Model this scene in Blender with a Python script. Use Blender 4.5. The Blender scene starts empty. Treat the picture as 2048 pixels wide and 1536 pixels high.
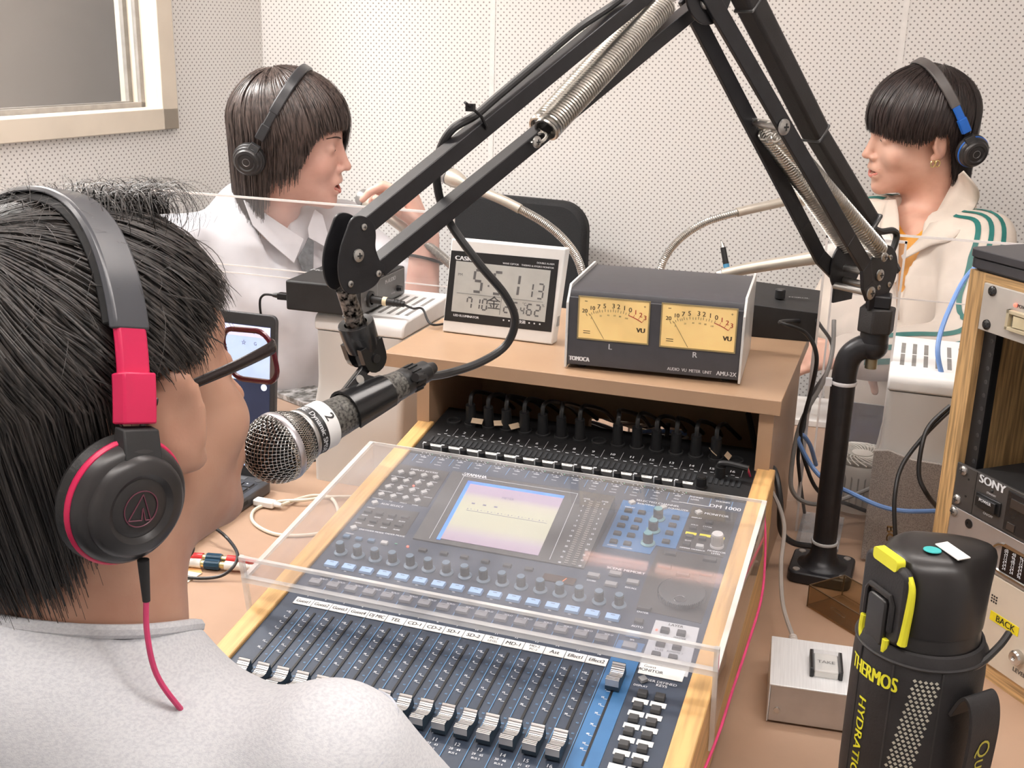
import bpy, math, random
import numpy as np
from mathutils import Vector, Matrix, Quaternion
random.seed(7); RNG = np.random.default_rng(7)
S = bpy.context.scene
COL = S.collection
PI = math.pi
# ---------------------------------------------------------------- camera
F = 2292.67
CAMP = Vector((0.58013, -0.96404, 0.58295))
MR = Vector((0.942566, 0.333192, 0.023517))      # image right
MD = Vector((0.120555, -0.273686, -0.954234))    # image down
MF = Vector((-0.311507, 0.902263, -0.298135))    # view direction
cd = bpy.data.cameras.new('camera'); cam = bpy.data.objects.new('camera', cd); COL.objects.link(cam)
cm = Matrix.Identity(4)
for i in range(3):
    cm[i][0] = MR[i]; cm[i][1] = -MD[i]; cm[i][2] = -MF[i]; cm[i][3] = CAMP[i]
cam.matrix_world = cm
cd.sensor_width = 36; cd.lens = F/2048*36; cd.clip_start = 0.02
S.camera = cam
# ---------------------------------------------------------------- world, exposure
w = bpy.data.worlds.new('world'); S.world = w; w.use_nodes = True
w.node_tree.nodes['Background'].inputs[0].default_value = (0.9, 0.93, 1.0, 1)
w.node_tree.nodes['Background'].inputs[1].default_value = 0.35
S.view_settings.view_transform = 'Standard'; S.view_settings.look = 'None'
S.view_settings.gamma = 1; S.view_settings.exposure = 0.0; S.view_settings.use_curve_mapping = False
T = -0.115            # desk top
FLOOR = T-0.72
CEIL = FLOOR+2.45
TILT = math.radians(9.0157)
# ---------------------------------------------------------------- ceiling lamps (area lights)
def area(name, loc, sx, sy, power, rot=(0, 0, 0), col=(1, 0.98, 0.95)):
    l = bpy.data.lights.new(name, 'AREA'); l.shape = 'RECTANGLE'; l.size = sx; l.size_y = sy; l.energy = power; l.color = col
    o = bpy.data.objects.new(name, l); COL.objects.link(o); o.location = loc; o.rotation_euler = rot
    return o
LAMPS = [(-0.60, 0.45), (0.55, 0.50), (0.35, -0.75), (-0.9, -0.7), (1.25, -0.5)]
LAMP_DIR = 0.06
for lx, ly in LAMPS:
    area('ceiling_lamp_light', (lx, ly, CEIL-0.075), 1.15, 0.16, 15.0, (0, 0, LAMP_DIR), (1, 0.985, 0.965))
# ---------------------------------------------------------------- point helpers (pixel of the photograph -> place in the room)
def ray(px, py):
    return MR*((px-1024)/F)+MD*((py-768)/F)+MF
def atd(px, py, d): return CAMP+ray(px, py)*d
def atz(px, py, z):
    r = ray(px, py); return CAMP+r*((z-CAMP.z)/r.z)
def aty(px, py, y):
    r = ray(px, py); return CAMP+r*((y-CAMP.y)/r.y)
def atpl(px, py, p0, n):
    r = ray(px, py); return CAMP+r*((Vector(p0)-CAMP).dot(n)/r.dot(n))
# ---------------------------------------------------------------- materials
MATS = {}
def mat(name, col, rough=0.5, metal=0.0, var=0.06, scale=40.0, bump=0.0, bscale=200.0, spec=0.5, emit=0.0, sss=0.0, trans=0.0, alpha=1.0, coat=0.0, dark=None, stretch=None):
    if name in MATS: return MATS[name]
    m = bpy.data.materials.new(name); m.use_nodes = True
    nt = m.node_tree; b = nt.nodes['Principled BSDF']
    c = (*col, 1)
    b.inputs['Base Color'].default_value = c
    b.inputs['Roughness'].default_value = rough; b.inputs['Metallic'].default_value = metal
    b.inputs['Specular IOR Level'].default_value = spec
    if coat: b.inputs['Coat Weight'].default_value = coat
    tc = nt.nodes.new('ShaderNodeTexCoord')
    src = tc.outputs['Object']
    if stretch:
        mp = nt.nodes.new('ShaderNodeMapping'); mp.inputs['Scale'].default_value = stretch
        nt.links.new(src, mp.inputs['Vector']); src = mp.outputs[0]
    n = nt.nodes.new('ShaderNodeTexNoise'); n.inputs['Scale'].default_value = scale; n.inputs['Detail'].default_value = 3
    nt.links.new(src, n.inputs['Vector'])
    mx = nt.nodes.new('ShaderNodeMix'); mx.data_type = 'RGBA'
    d = dark if dark else tuple(max(0, x*(1-var*2)) for x in col)
    l = tuple(min(1, x*(1+var)) for x in col)
    mx.inputs[6].default_value = (*d, 1); mx.inputs[7].default_value = (*l, 1)
    rp = nt.nodes.new('ShaderNodeMapRange'); rp.inputs[1].default_value = 0.35; rp.inputs[2].default_value = 0.6
    nt.links.new(n.outputs[0], rp.inputs[0]); nt.links.new(rp.outputs[0], mx.inputs[0])
    nt.links.new(mx.outputs[2], b.inputs['Base Color'])
    if bump:
        n2 = nt.nodes.new('ShaderNodeTexNoise'); n2.inputs['Scale'].default_value = bscale; n2.inputs['Detail'].default_value = 4
        nt.links.new(src, n2.inputs['Vector'])
        bp = nt.nodes.new('ShaderNodeBump'); bp.inputs['Strength'].default_value = bump; bp.inputs['Distance'].default_value = 0.002
        nt.links.new(n2.outputs[0], bp.inputs['Height']); nt.links.new(bp.outputs[0], b.inputs['Normal'])
    if emit:
        nt.links.new(mx.outputs[2], b.inputs['Emission Color']); b.inputs['Emission Strength'].default_value = emit
    if sss:
        b.inputs['Subsurface Weight'].default_value = sss; b.inputs['Subsurface Radius'].default_value = (0.012, 0.005, 0.003); b.inputs['Subsurface Scale'].default_value = 1.0
    if trans: b.inputs['Transmission Weight'].default_value = trans
    b.inputs['Alpha'].default_value = alpha
    MATS[name] = m
    return m
def clear(name, tint=(0.96, 0.97, 0.97), refl=0.10, haze=0.0, hazecol=(0.9, 0.9, 0.92)):
    """thin clear acrylic: see-through sheet with a fresnel reflection and a little haze"""
    if name in MATS: return MATS[name]
    m = bpy.data.materials.new(name); m.use_nodes = True; nt = m.node_tree
    for nn in list(nt.nodes): nt.nodes.remove(nn)
    out = nt.nodes.new('ShaderNodeOutputMaterial')
    tr = nt.nodes.new('ShaderNodeBsdfTransparent'); tr.inputs[0].default_value = (*tint, 1)
    gl = nt.nodes.new('ShaderNodeBsdfGlossy'); gl.inputs['Roughness'].default_value = 0.03
    df = nt.nodes.new('ShaderNodeBsdfDiffuse'); df.inputs[0].default_value = (*hazecol, 1)
    fr = nt.nodes.new('ShaderNodeFresnel'); fr.inputs[0].default_value = 1.49
    ge = nt.nodes.new('ShaderNodeNewGeometry'); bf = nt.nodes.new('ShaderNodeMath'); bf.operation = 'SUBTRACT'; bf.inputs[0].default_value = 1.0; nt.links.new(ge.outputs['Backfacing'], bf.inputs[1])
    b2_ = nt.nodes.new('ShaderNodeMath'); b2_.operation = 'MULTIPLY'; nt.links.new(bf.outputs[0], b2_.inputs[0]); nt.links.new(fr.outputs[0], b2_.inputs[1])
    ml = nt.nodes.new('ShaderNodeMath'); ml.operation = 'MULTIPLY'; ml.inputs[1].default_value = refl*10
    nt.links.new(b2_.outputs[0], ml.inputs[0])
    m1 = nt.nodes.new('ShaderNodeMixShader'); m2 = nt.nodes.new('ShaderNodeMixShader')
    ns = nt.nodes.new('ShaderNodeTexNoise'); ns.inputs['Scale'].default_value = 14; tcn = nt.nodes.new('ShaderNodeTexCoord')
    nt.links.new(tcn.outputs['Object'], ns.inputs['Vector'])
    hz = nt.nodes.new('ShaderNodeMath'); hz.operation = 'MULTIPLY'; hz.inputs[1].default_value = haze*2
    nt.links.new(ns.outputs[0], hz.inputs[0])
    nt.links.new(hz.outputs[0], m1.inputs[0]); nt.links.new(tr.outputs[0], m1.inputs[1]); nt.links.new(df.outputs[0], m1.inputs[2])
    nt.links.new(ml.outputs[0], m2.inputs[0]); nt.links.new(m1.outputs[0], m2.inputs[1]); nt.links.new(gl.outputs[0], m2.inputs[2])
    nt.links.new(m2.outputs[0], out.inputs[0])
    MATS[name] = m
    return m
# ---------------------------------------------------------------- mesh builder
_tc = {}
def textmesh(s, font_bold=False):
    """glyph outlines of a string as triangles/ngons, height 1, centred"""
    if s in _tc: return _tc[s]
    cu = bpy.data.curves.new('t', 'FONT'); cu.body = s; cu.align_x = 'CENTER'; cu.align_y = 'CENTER'; cu.resolution_u = 3
    o = bpy.data.objects.new('t', cu); COL.objects.link(o)
    bpy.context.view_layer.update()
    dg = bpy.context.evaluated_depsgraph_get()
    me = bpy.data.meshes.new_from_object(o.evaluated_get(dg))
    vs = [tuple(v.co) for v in me.vertices]; fs = [tuple(p.vertices) for p in me.polygons]
    bpy.data.objects.remove(o); bpy.data.curves.remove(cu); bpy.data.meshes.remove(me)
    _tc[s] = (vs, fs); return _tc[s]
def frame(z, up=None):
    z = Vector(z).normalized()
    up = Vector(up) if up is not None else (Vector((0, 0, 1)) if abs(z.z) < 0.95 else Vector((1, 0, 0)))
    x = up.cross(z)
    if x.length < 1e-6: x = Vector((1, 0, 0)).cross(z)
    x.normalize(); y = z.cross(x)
    return x, y, z
class MB:
    def __init__(s): s.v = []; s.f = []; s.m = []; s.X = Matrix.Identity(4); s.mi = 0
    def add(s, vs, fs, X=None):
        n = len(s.v); A = s.X @ X if X is not None else s.X
        s.v += [A @ Vector(p) for p in vs]; s.f += [tuple(i+n for i in f) for f in fs]; s.m += [s.mi]*len(fs)
        return s
    def box(s, c, d, X=None, taper=1.0, ty=None):
        x, y, z = d[0]/2, d[1]/2, d[2]/2; t = taper; u = ty if ty is not None else taper
        vs = [(-x, -y, -z), (x, -y, -z), (x, y, -z), (-x, y, -z), (-x*t, -y*u, z), (x*t, -y*u, z), (x*t, y*u, z), (-x*t, y*u, z)]
        vs = [(a+c[0], b+c[1], e+c[2]) for a, b, e in vs]
        return s.add(vs, [(0, 3, 2, 1), (4, 5, 6, 7), (0, 1, 5, 4), (1, 2, 6, 5), (2, 3, 7, 6), (3, 0, 4, 7)], X)
    def b2(s, a, b, X=None):
        return s.box([(a[i]+b[i])/2 for i in range(3)], [abs(b[i]-a[i]) for i in range(3)], X)
    def hexa(s, p, X=None):      # 8 points: bottom 4, top 4
        return s.add(p, [(0, 3, 2, 1), (4, 5, 6, 7), (0, 1, 5, 4), (1, 2, 6, 5), (2, 3, 7, 6), (3, 0, 4, 7)], X)
    def rbox(s, c, d, r, n=4, X=None, axis=2):     # box with rounded vertical edges
        x, y = d[0]/2-r, d[1]/2-r; pr = []
        for cx, cy, a0 in ((x, y, 0), (-x, y, 90), (-x, -y, 180), (x, -y, 270)):
            for k in range(n+1):
                a = math.radians(a0+90*k/n); pr.append((cx+r*math.cos(a), cy+r*math.sin(a)))
        Y = Matrix.Translation(c) @ {2: Matrix.Identity(4), 1: Matrix.Rotation(PI/2, 4, 'X'), 0: Matrix.Rotation(PI/2, 4, 'Y')}[axis]
        return s.prism(pr, -d[2]/2, d[2]/2, (X @ Y) if X is not None else Y)
    def prism(s, pr, z0, z1, X=None):
        n = len(pr)
        vs = [(p[0], p[1], z0) for p in pr]+[(p[0], p[1], z1) for p in pr]
        fs = [tuple(range(n-1, -1, -1)), tuple(range(n, 2*n))]+[(i, (i+1) % n, (i+1) % n+n, i+n) for i in range(n)]
        return s.add(vs, fs, X)
    def lathe(s, pr, n=24, X=None, cap=True):      # (r,z) profile
        vs = []; fs = []
        for r, z in pr:
            for k in range(n):
                a = 2*PI*k/n; vs.append((r*math.cos(a), r*math.sin(a), z))
        for i in range(len(pr)-1):
            for k in range(n):
                fs.append((i*n+k, i*n+(k+1) % n, (i+1)*n+(k+1) % n, (i+1)*n+k))
        if cap:
            if pr[0][0] > 1e-6: fs.append(tuple(range(n-1, -1, -1)))
            if pr[-1][0] > 1e-6: fs.append(tuple(range((len(pr)-1)*n, len(pr)*n)))
        return s.add(vs, fs, X)
    def cyl(s, a, b, r, r2=None, n=16):
        a = Vector(a); b = Vector(b); x, y, z = frame(b-a); X = Matrix((x, y, z)).transposed().to_4x4(); X.translation = a
        return s.lathe([(r, 0), (r2 if r2 is not None else r, (b-a).length)], n, X)
    def tube(s, pts, r, n=8, closed=False, flat=None, up=None, cap=True):
        pts = [Vector(p) for p in pts]; m = len(pts); vs = []; fs = []
        rr = r if hasattr(r, '__len__') else [r]*m
        t0 = (pts[1]-pts[0]).normalized(); x, y, z = frame(t0, up)
        for i in range(m):
            if closed: t = pts[(i+1) % m]-pts[i-1]
            else: t = pts[min(i+1, m-1)]-pts[max(i-1, 0)]
            t.normalize()
            x = (x-t*x.dot(t))
            if x.length < 1e-6: x = frame(t)[0]
            x.normalize(); y = t.cross(x)
            for k in range(n):
                a = 2*PI*k/n+(PI/n if n == 4 else 0)
                vs.append(pts[i]+x*math.cos(a)*rr[i]+y*math.sin(a)*rr[i]*(flat if flat else 1))
        mm = m if closed else m-1
        for i in range(mm):
            j = (i+1) % m
            for k in range(n): fs.append((i*n+k, i*n+(k+1) % n, j*n+(k+1) % n, j*n+k))
        if not closed and cap: fs += [tuple(range(n-1, -1, -1)), tuple(range((m-1)*n, m*n))]
        return s.add(vs, fs)
    def bar(s, a, b, wd, th, up):       # rectangular bar; wd along side axis, th along up
        a = Vector(a); b = Vector(b); x, y, z = frame(b-a, up)   # x = up x z (side), y ~ up
        X = Matrix((x, y, z)).transposed().to_4x4(); X.translation = (a+b)/2
        return s.box((0, 0, 0), (wd, th, (b-a).length), X)
    def sphere(s, c, r, n=16, m=10, X=None):
        rx, ry, rz = r if hasattr(r, '__len__') else (r, r, r)
        Y = Matrix.Translation(c) @ Matrix.Diagonal((rx, ry, rz, 1))
        if X is not None: Y = X @ Y
        return s.lathe([(math.sin(PI*i/m) if 0 < i < m else 1e-7, -math.cos(PI*i/m)) for i in range(m+1)], n, Y, cap=False)
    def text(s, t, pos, h, X=None, rot=0, depth=0.0, sx=1.0, slant=0.0, fatten=0.0):
        vs, fs = textmesh(t)
        Y = Matrix.Translation(pos) @ Matrix.Rotation(rot, 4, 'Z')
        k = h/0.69
        vs = [(p[0]*k*sx+slant*p[1]*k, p[1]*k, 0) for p in vs]
        if X is not None: Y = X @ Y
        s.add(vs, fs, Y)
        if fatten:
            for dx in (-fatten, fatten):
                s.add([(p[0]+dx, p[1], 1e-5) for p in vs], fs, Y)
        return s
    def quad(s, a, b, c, d): return s.add([a, b, c, d], [(0, 1, 2, 3)])
    def build(s, name, mats, parent=None, bevel=0.0, smooth=35, local=False, seg=2, solid=0.0, sub=0):
        if not isinstance(mats, (list, tuple)): mats = [mats]
        me = bpy.data.meshes.new(name)
        if parent is not None and not local:
            inv = WM[parent.name].inverted(); vs = [inv @ v for v in s.v]; base = None
        elif parent is None and not local:
            a = np.array([tuple(v) for v in s.v]); base = Vector(((a[:, 0].min()+a[:, 0].max())/2, (a[:, 1].min()+a[:, 1].max())/2, a[:, 2].min()))
            vs = [v-base for v in s.v]
        else: vs = s.v; base = None
        me.from_pydata([tuple(v) for v in vs], [], s.f)
        for m_ in mats: me.materials.append(m_)
        if len(mats) > 1: me.polygons.foreach_set('material_index', s.m)
        me.update()
        if smooth:
            me.shade_smooth(); me.set_sharp_from_angle(angle=math.radians(smooth))
        o = bpy.data.objects.new(name, me); COL.objects.link(o)
        if base is not None: o.location = base
        WM[o.name] = Matrix.Translation(base) if base is not None else (WM[parent.name].copy() if parent is not None else Matrix.Identity(4))
        if parent is not None: o.parent = parent
        if solid:
            q = o.modifiers.new('solid', 'SOLIDIFY'); q.thickness = solid; q.offset = 0
        if bevel:
            q = o.modifiers.new('bevel', 'BEVEL'); q.width = bevel; q.segments = seg; q.limit_method = 'ANGLE'; q.angle_limit = math.radians(40); q.harden_normals = False
        if sub:
            q = o.modifiers.new('sub', 'SUBSURF'); q.levels = sub; q.render_levels = sub
        return o
WM = {}
def tag(o, label=None, cat=None, group=None, kind=None):
    if label: o['label'] = label
    if cat: o['category'] = cat
    if group: o['group'] = group
    if kind: o['kind'] = kind
    return o
def empty(name, X, label=None, cat=None, group=None, parent=None):
    o = bpy.data.objects.new(name, None); COL.objects.link(o); o.empty_display_size = 0.02
    if not isinstance(X, Matrix): X = Matrix.Translation(X)
    if parent is not None:
        o.parent = parent; o.matrix_local = WM[parent.name].inverted() @ X
    else: o.matrix_world = X
    WM[o.name] = X.copy()
    return tag(o, label, cat, group)
def dupo(o, parent, loc, rotz=None, name=None):
    """copy one part (shared mesh) to another place on its thing, in local coordinates"""
    c = o.copy(); COL.objects.link(c); c.parent = parent; c.location = loc
    if rotz is not None: c.rotation_euler = (0, 0, rotz)
    WM[c.name] = WM[parent.name] @ Matrix.Translation(loc)
    return c
def copy_tree(o, loc, label):
    c = o.copy(); COL.objects.link(c); c.location = loc; c['label'] = label
    for ch in o.children:
        k = ch.copy(); COL.objects.link(k); k.parent = c
        for g in ch.children:
            d = g.copy(); COL.objects.link(d); d.parent = k
    return c
def struct(o): o['kind'] = 'structure'; return o
def smoothpts(P, n=8, closed=False):
    """Catmull-Rom through the points"""
    P = [Vector(p) for p in P]; m = len(P); out = []
    for i in range(m if closed else m-1):
        g = (lambda k: P[k % m]) if closed else (lambda k: P[max(0, min(m-1, k))])
        p0, p1, p2, p3 = g(i-1), g(i), g(i+1), g(i+2)
        for j in range(n):
            t = j/n
            out.append(0.5*((2*p1)+(p2-p0)*t+(2*p0-5*p1+4*p2-p3)*t*t+(3*p1-p0-3*p2+p3)*t**3))
    if not closed: out.append(P[-1])
    return out
# ================================================================ the room
wall_m = bpy.data.materials.new('perforated_board'); wall_m.use_nodes = True
def perf():
    nt = wall_m.node_tree; b = nt.nodes['Principled BSDF']; b.inputs['Roughness'].default_value = 0.7
    tc = nt.nodes.new('ShaderNodeTexCoord')
    mp = nt.nodes.new('ShaderNodeMapping'); mp.inputs['Rotation'].default_value = (0, math.radians(45), 0)
    p = 0.0151/math.sqrt(2); mp.inputs['Scale'].default_value = (1/p, 1/p, 1/p)
    mp.vector_type = 'TEXTURE'; mp.inputs['Scale'].default_value = (p, p, p)
    nt.links.new(tc.outputs['Object'], mp.inputs[0])
    sx = nt.nodes.new('ShaderNodeSeparateXYZ'); nt.links.new(mp.outputs[0], sx.inputs[0])
    sq = []
    for k in (0, 2):
        fr = nt.nodes.new('ShaderNodeMath'); fr.operation = 'FRACT'; nt.links.new(sx.outputs[k], fr.inputs[0])
        sb = nt.nodes.new('ShaderNodeMath'); sb.operation = 'SUBTRACT'; sb.inputs[1].default_value = 0.5; nt.links.new(fr.outputs[0], sb.inputs[0])
        ml = nt.nodes.new('ShaderNodeMath'); ml.operation = 'MULTIPLY'; nt.links.new(sb.outputs[0], ml.inputs[0]); nt.links.new(sb.outputs[0], ml.inputs[1]); sq.append(ml)
    ad = nt.nodes.new('ShaderNodeMath'); ad.operation = 'ADD'; nt.links.new(sq[0].outputs[0], ad.inputs[0]); nt.links.new(sq[1].outputs[0], ad.inputs[1])
    rt = nt.nodes.new('ShaderNodeMath'); rt.operation = 'SQRT'; nt.links.new(ad.outputs[0], rt.inputs[0])
    mr = nt.nodes.new('ShaderNodeMapRange'); mr.inputs[1].default_value = 0.15; mr.inputs[2].default_value = 0.235; nt.links.new(rt.outputs[0], mr.inputs[0])
    mx = nt.nodes.new('ShaderNodeMix'); mx.data_type = 'RGBA'; mx.inputs[6].default_value = (0.33, 0.31, 0.30, 1); mx.inputs[7].default_value = (0.81, 0.80, 0.78, 1)
    nt.links.new(mr.outputs[0], mx.inputs[0]); nt.links.new(mx.outputs[2], b.inputs['Base Color'])
perf()
M_trim = mat('cream_painted_wood', (0.74, 0.66, 0.55), 0.45, var=0.03, scale=8)
M_white = mat('white_paint', (0.84, 0.83, 0.81), 0.6, var=0.02)
WP = atd(1400, 300, 2.8); WD = Vector((math.sin(math.radians(86.4)), math.cos(math.radians(86.4)), 0)); WN = Vector((WD.y, -WD.x, 0))
def wallx(px, py): return (atpl(px, py, WP, WN)-WP).dot(WD)
s_corner = wallx(527, 150)
corner = WP+WD*s_corner
LD = Vector((math.sin(math.radians(9)), math.cos(math.radians(9)), 0))     # left wall runs this way (away)
LN = Vector((LD.y, -LD.x, 0))
def wallobj(name, p, d, x0, x1, holes=None, th=0.1):
    """a wall standing on the floor, local x along it, with rectangular openings"""
    o = MB(); xs = [x0]+([holes[0], holes[1]] if holes else [])+[x1]
    h = CEIL-FLOOR
    if holes:
        hx0, hx1, hz0, hz1 = holes
        o.b2((x0, 0, 0), (hx0, th, h)); o.b2((hx1, 0, 0), (x1, th, h)); o.b2((hx0, 0, 0), (hx1, th, hz0)); o.b2((hx0, 0, hz1), (hx1, th, h))
    else: o.b2((x0, 0, 0), (x1, th, h))
    ob = o.build(name, wall_m, local=True, smooth=0)
    a = math.atan2(d.y, d.x); ob.matrix_world = Matrix.Translation((p.x, p.y, FLOOR)) @ Matrix.Rotation(a, 4, 'Z')
    WM[ob.name] = ob.matrix_world.copy()
    return struct(ob)
wallobj('wall_back', WP, WD, s_corner-0.1, 2.4)
# left wall: local x runs towards the corner (end) ; opening for the window
wc = (atpl(348, 256, corner, LN)-corner).dot(LD)      # window's right outer edge measured from corner
wz = atpl(348, 256, corner, LN).z-FLOOR
lw = wallobj('wall_left', corner, LD, -3.6, 0.0, (wc-1.3+0.03, wc-0.03, wz+0.03, wz+0.95), th=0.12)
rw = WP+WD*2.0
wallobj('wall_right', rw, Vector((0.0, -1, 0)), -0.2, 4.4)
wallobj('wall_front', Vector((-1.9, -2.1, 0)), Vector((-1, 0, 0)), -4.0, 0.2)
struct(MB().b2((-2.6, -2.4, FLOOR-0.1), (2.6, 2.4, FLOOR)).build('floor', mat('grey_carpet', (0.16, 0.17, 0.2), 0.95, var=0.15, scale=300, bump=0.4)))
struct(MB().b2((-2.6, -2.4, CEIL), (2.6, 2.4, CEIL+0.1)).build('ceiling', M_white))
# joint strips between the boards of the back wall
for k, (px, py) in enumerate(((985, 100), (1805, 80))):
    s = wallx(px, py); p = WP+WD*s
    o = MB().b2((-0.006, -0.0015, 0), (0.006, 0.001, CEIL-FLOOR)).build('trim_%d' % (k+1), M_white, local=True, smooth=0)
    o.matrix_world = Matrix.Translation((p.x, p.y, FLOOR)) @ Matrix.Rotation(math.atan2(WD.y, WD.x), 4, 'Z'); WM[o.name] = o.matrix_world.copy(); struct(o)
# window in the left wall
XW = Matrix.Translation((corner.x, corner.y, FLOOR)) @ Matrix.Rotation(math.atan2(LD.y, LD.x), 4, 'Z')
win = empty('window_1', XW @ Matrix.Translation((wc-0.65, 0, wz))); struct(win)
fr = MB(); fr.X = XW
fw = 0.055
a0, a1, z0, z1 = wc-1.3, wc, wz, wz+0.98
for a, b, c, d in ((a0, a1, z0, z0+0.05), (a0, a1, z1-0.05, z1), (a0, a0+0.05, z0, z1), (a1-0.05, a1, z0, z1)):
    fr.b2((a, -0.018, c), (b, 0.0, d))
for a, b, c, d in ((a0+0.02, a1-0.02, z0+0.02, z0+0.05), (a0+0.02, a1-0.02, z1-0.05, z1-0.02), (a0+0.02, a0+0.05, z0, z1), (a1-0.045, a1-0.02, z0+0.02, z1)):
    fr.b2((a, -0.002, c), (b, 0.125, d))
fr.build('window_frame', M_trim, win, bevel=0.002)
g = MB(); g.X = XW
for yy in (0.05, 0.09):
    for a, b, c, d in ((a0+0.05, a1-0.045, z0+0.05, z0+0.062), (a0+0.05, a1-0.045, z1-0.062, z1-0.05), (a1-0.057, a1-0.045, z0+0.05, z1-0.05), (a0+0.05, a0+0.062, z0+0.05, z1-0.05)):
        g.b2((a, yy-0.006, c), (b, yy+0.006, d))
g.build('glazing_bead', mat('grey_bead', (0.33, 0.31, 0.29), 0.5), win)
g = MB(); g.X = XW; g.b2((a0+0.05, 0.045, z0+0.05), (a1-0.045, 0.051, z1-0.05))
g.build('pane', clear('window_glass', (0.9, 0.9, 0.9), 0.1), win)
# what the window looks onto: the next room's panelled partition
o = MB(); o.X = XW
o.b2((-3.4, 0.62, 0), (0.9, 0.66, CEIL-FLOOR))
for s_, in ((-0.62,), (-0.50,), (-0.36,)):
    pass
struct(o.build('wall_outer', mat('grey_beige_panel', (0.50, 0.455, 0.415), 0.55, var=0.02, scale=3)))
o = MB(); o.X = XW
for a in (-1.02, -0.85, -0.60, -0.52): o.b2((a, 0.612, 0), (a+0.008, 0.622, CEIL-FLOOR))
struct(o.build('trim_3', mat('dark_joint', (0.16, 0.15, 0.145), 0.6)))
o = MB(); o.X = XW; o.b2((-3.4, 0.56, 0), (-1.55, 0.60, CEIL-FLOOR))
struct(o.build('trim_4', mat('pale_grey_panel', (0.62, 0.62, 0.62), 0.5, var=0.02)))
area('next_room_light', tuple(XW @ Vector((-1.3, 0.38, 2.3))), 1.2, 0.2, 110)
# ceiling lamp fittings
M_lamp = mat('lamp_diffuser', (1.0, 0.78, 0.66), 0.5, var=0.0, emit=6.0)
M_lampbody = mat('lamp_body', (0.85, 0.85, 0.85), 0.5)
for k, (lx, ly) in enumerate(LAMPS):
    X = Matrix.Translation((lx, ly, CEIL-0.06)) @ Matrix.Rotation(LAMP_DIR, 4, 'Z')
    e = empty('ceiling_lamp', X, 'white twin-tube ceiling lamp '+('over the laptop and the left screen', 'over the meter box and boom arm', 'behind the camera over the mixer', 'in the near left corner of the ceiling', 'in the near right corner of the ceiling')[k], 'lamp')
    MB().b2((-0.62, -0.09, 0), (0.62, 0.09, 0.06)).build('lamp_housing', M_lampbody, e, local=True)
    for yy in (-0.05, 0.05):
        o = MB().cyl((-0.59, yy, -0.016), (0.59, yy, -0.016), 0.014).build('tube', M_lamp, e, local=True)
        o.visible_shadow = True
# ---------------------------------------------------------------- desk
M_desk = mat('brown_laminate', (0.415, 0.275, 0.19), 0.42, var=0.012, scale=25, bump=0.02, bscale=600)
M_deskedge = mat('laminate_edge', (0.46, 0.30, 0.19), 0.5, var=0.03)
desk = empty('desk', (0.2, 0.5, FLOOR), 'wide brown laminate desk carrying the mixer and all the gear', 'desk')
o = MB()
pr = [(-1.12, -0.22), (1.75, -0.22), (1.75, 1.28), (-0.34, 1.28), (-0.34, 0.945), (-0.97, 0.945)]
o.prism(pr, T-0.03, T); o.build('desk_top', M_desk, desk, bevel=0.002)
for x, y in ((-0.9, -0.12), (1.65, -0.12), (1.65, 1.2), (-0.28, 1.2), (-0.9, 0.90)):
    MB().b2((x-0.025, y-0.025, FLOOR), (x+0.025, y+0.025, T-0.03)).build('leg', mat('grey_steel', (0.45, 0.45, 0.46), 0.4, 0.6), desk)
# ---------------------------------------------------------------- the little bridge shelf over the mixer
SH0, SH1, SHF, SHB, SHZ = -0.069, 0.459, 0.380, 0.728, 0.160
M_shelf = mat('tan_laminate', (0.41, 0.265, 0.165), 0.36, var=0.012, scale=25, bump=0.02, bscale=500)
M_shelfin = mat('shaded_brown_board', (0.25, 0.16, 0.085), 0.6, var=0.04, scale=30)  # darker than the shelf laminate: shade inside is put into this brown
shelf = empty('desk_shelf', (0.195, 0.55, T), 'tan laminate bridge shelf spanning the back of the mixer', 'shelf')
MB().b2((SH0, SHF, SHZ-0.019), (SH1, SHB, SHZ)).build('shelf_board', M_shelf, shelf, bevel=0.0008)
MB().b2((SH0+0.045, SHF+0.012, T), (SH0+0.063, SHB-0.01, SHZ-0.0195)).build('side_panel', M_shelf, shelf)
MB().b2((SH1-0.026, SHF+0.012, T), (SH1-0.008, SHB-0.01, SHZ-0.0195)).build('side_panel', M_shelf, shelf)
# back board with an opening for the cables
bk = MB(); yb0, yb1 = SHF+0.215, SHF+0.232
pa = aty(1178, 828, yb0); pb = aty(1376, 852, yb0); hz1 = pa.z-0.004; hx0 = pa.x; hx1 = pb.x; hz0 = hz1-0.07
X0, X1 = SH0+0.0635, SH1-0.0265
bk.b2((X0, yb0, T), (hx0, yb1, SHZ-0.0195)); bk.b2((hx1, yb0, T), (X1, yb1, SHZ-0.0195))
bk.b2((hx0, yb0, hz1), (hx1, yb1, SHZ-0.0195)); bk.b2((hx0, yb0, T), (hx1, yb1, hz0))
for cx, sgn in ((hx0, 1), (hx1, -1)):       # rounded corners of the opening
    r = 0.009; pr = [(0, 0)]+[(sgn*(r-r*math.sin(a)), -(r-r*math.cos(a))) for a in [PI/2*k/5 for k in range(6)]]
    X = Matrix.Translation((cx, yb1, hz1)) @ Matrix.Rotation(PI/2, 4, 'X')
    bk.prism(pr, 0, yb1-yb0, X)
bk.build('back_panel', M_shelfin, shelf)

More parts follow.
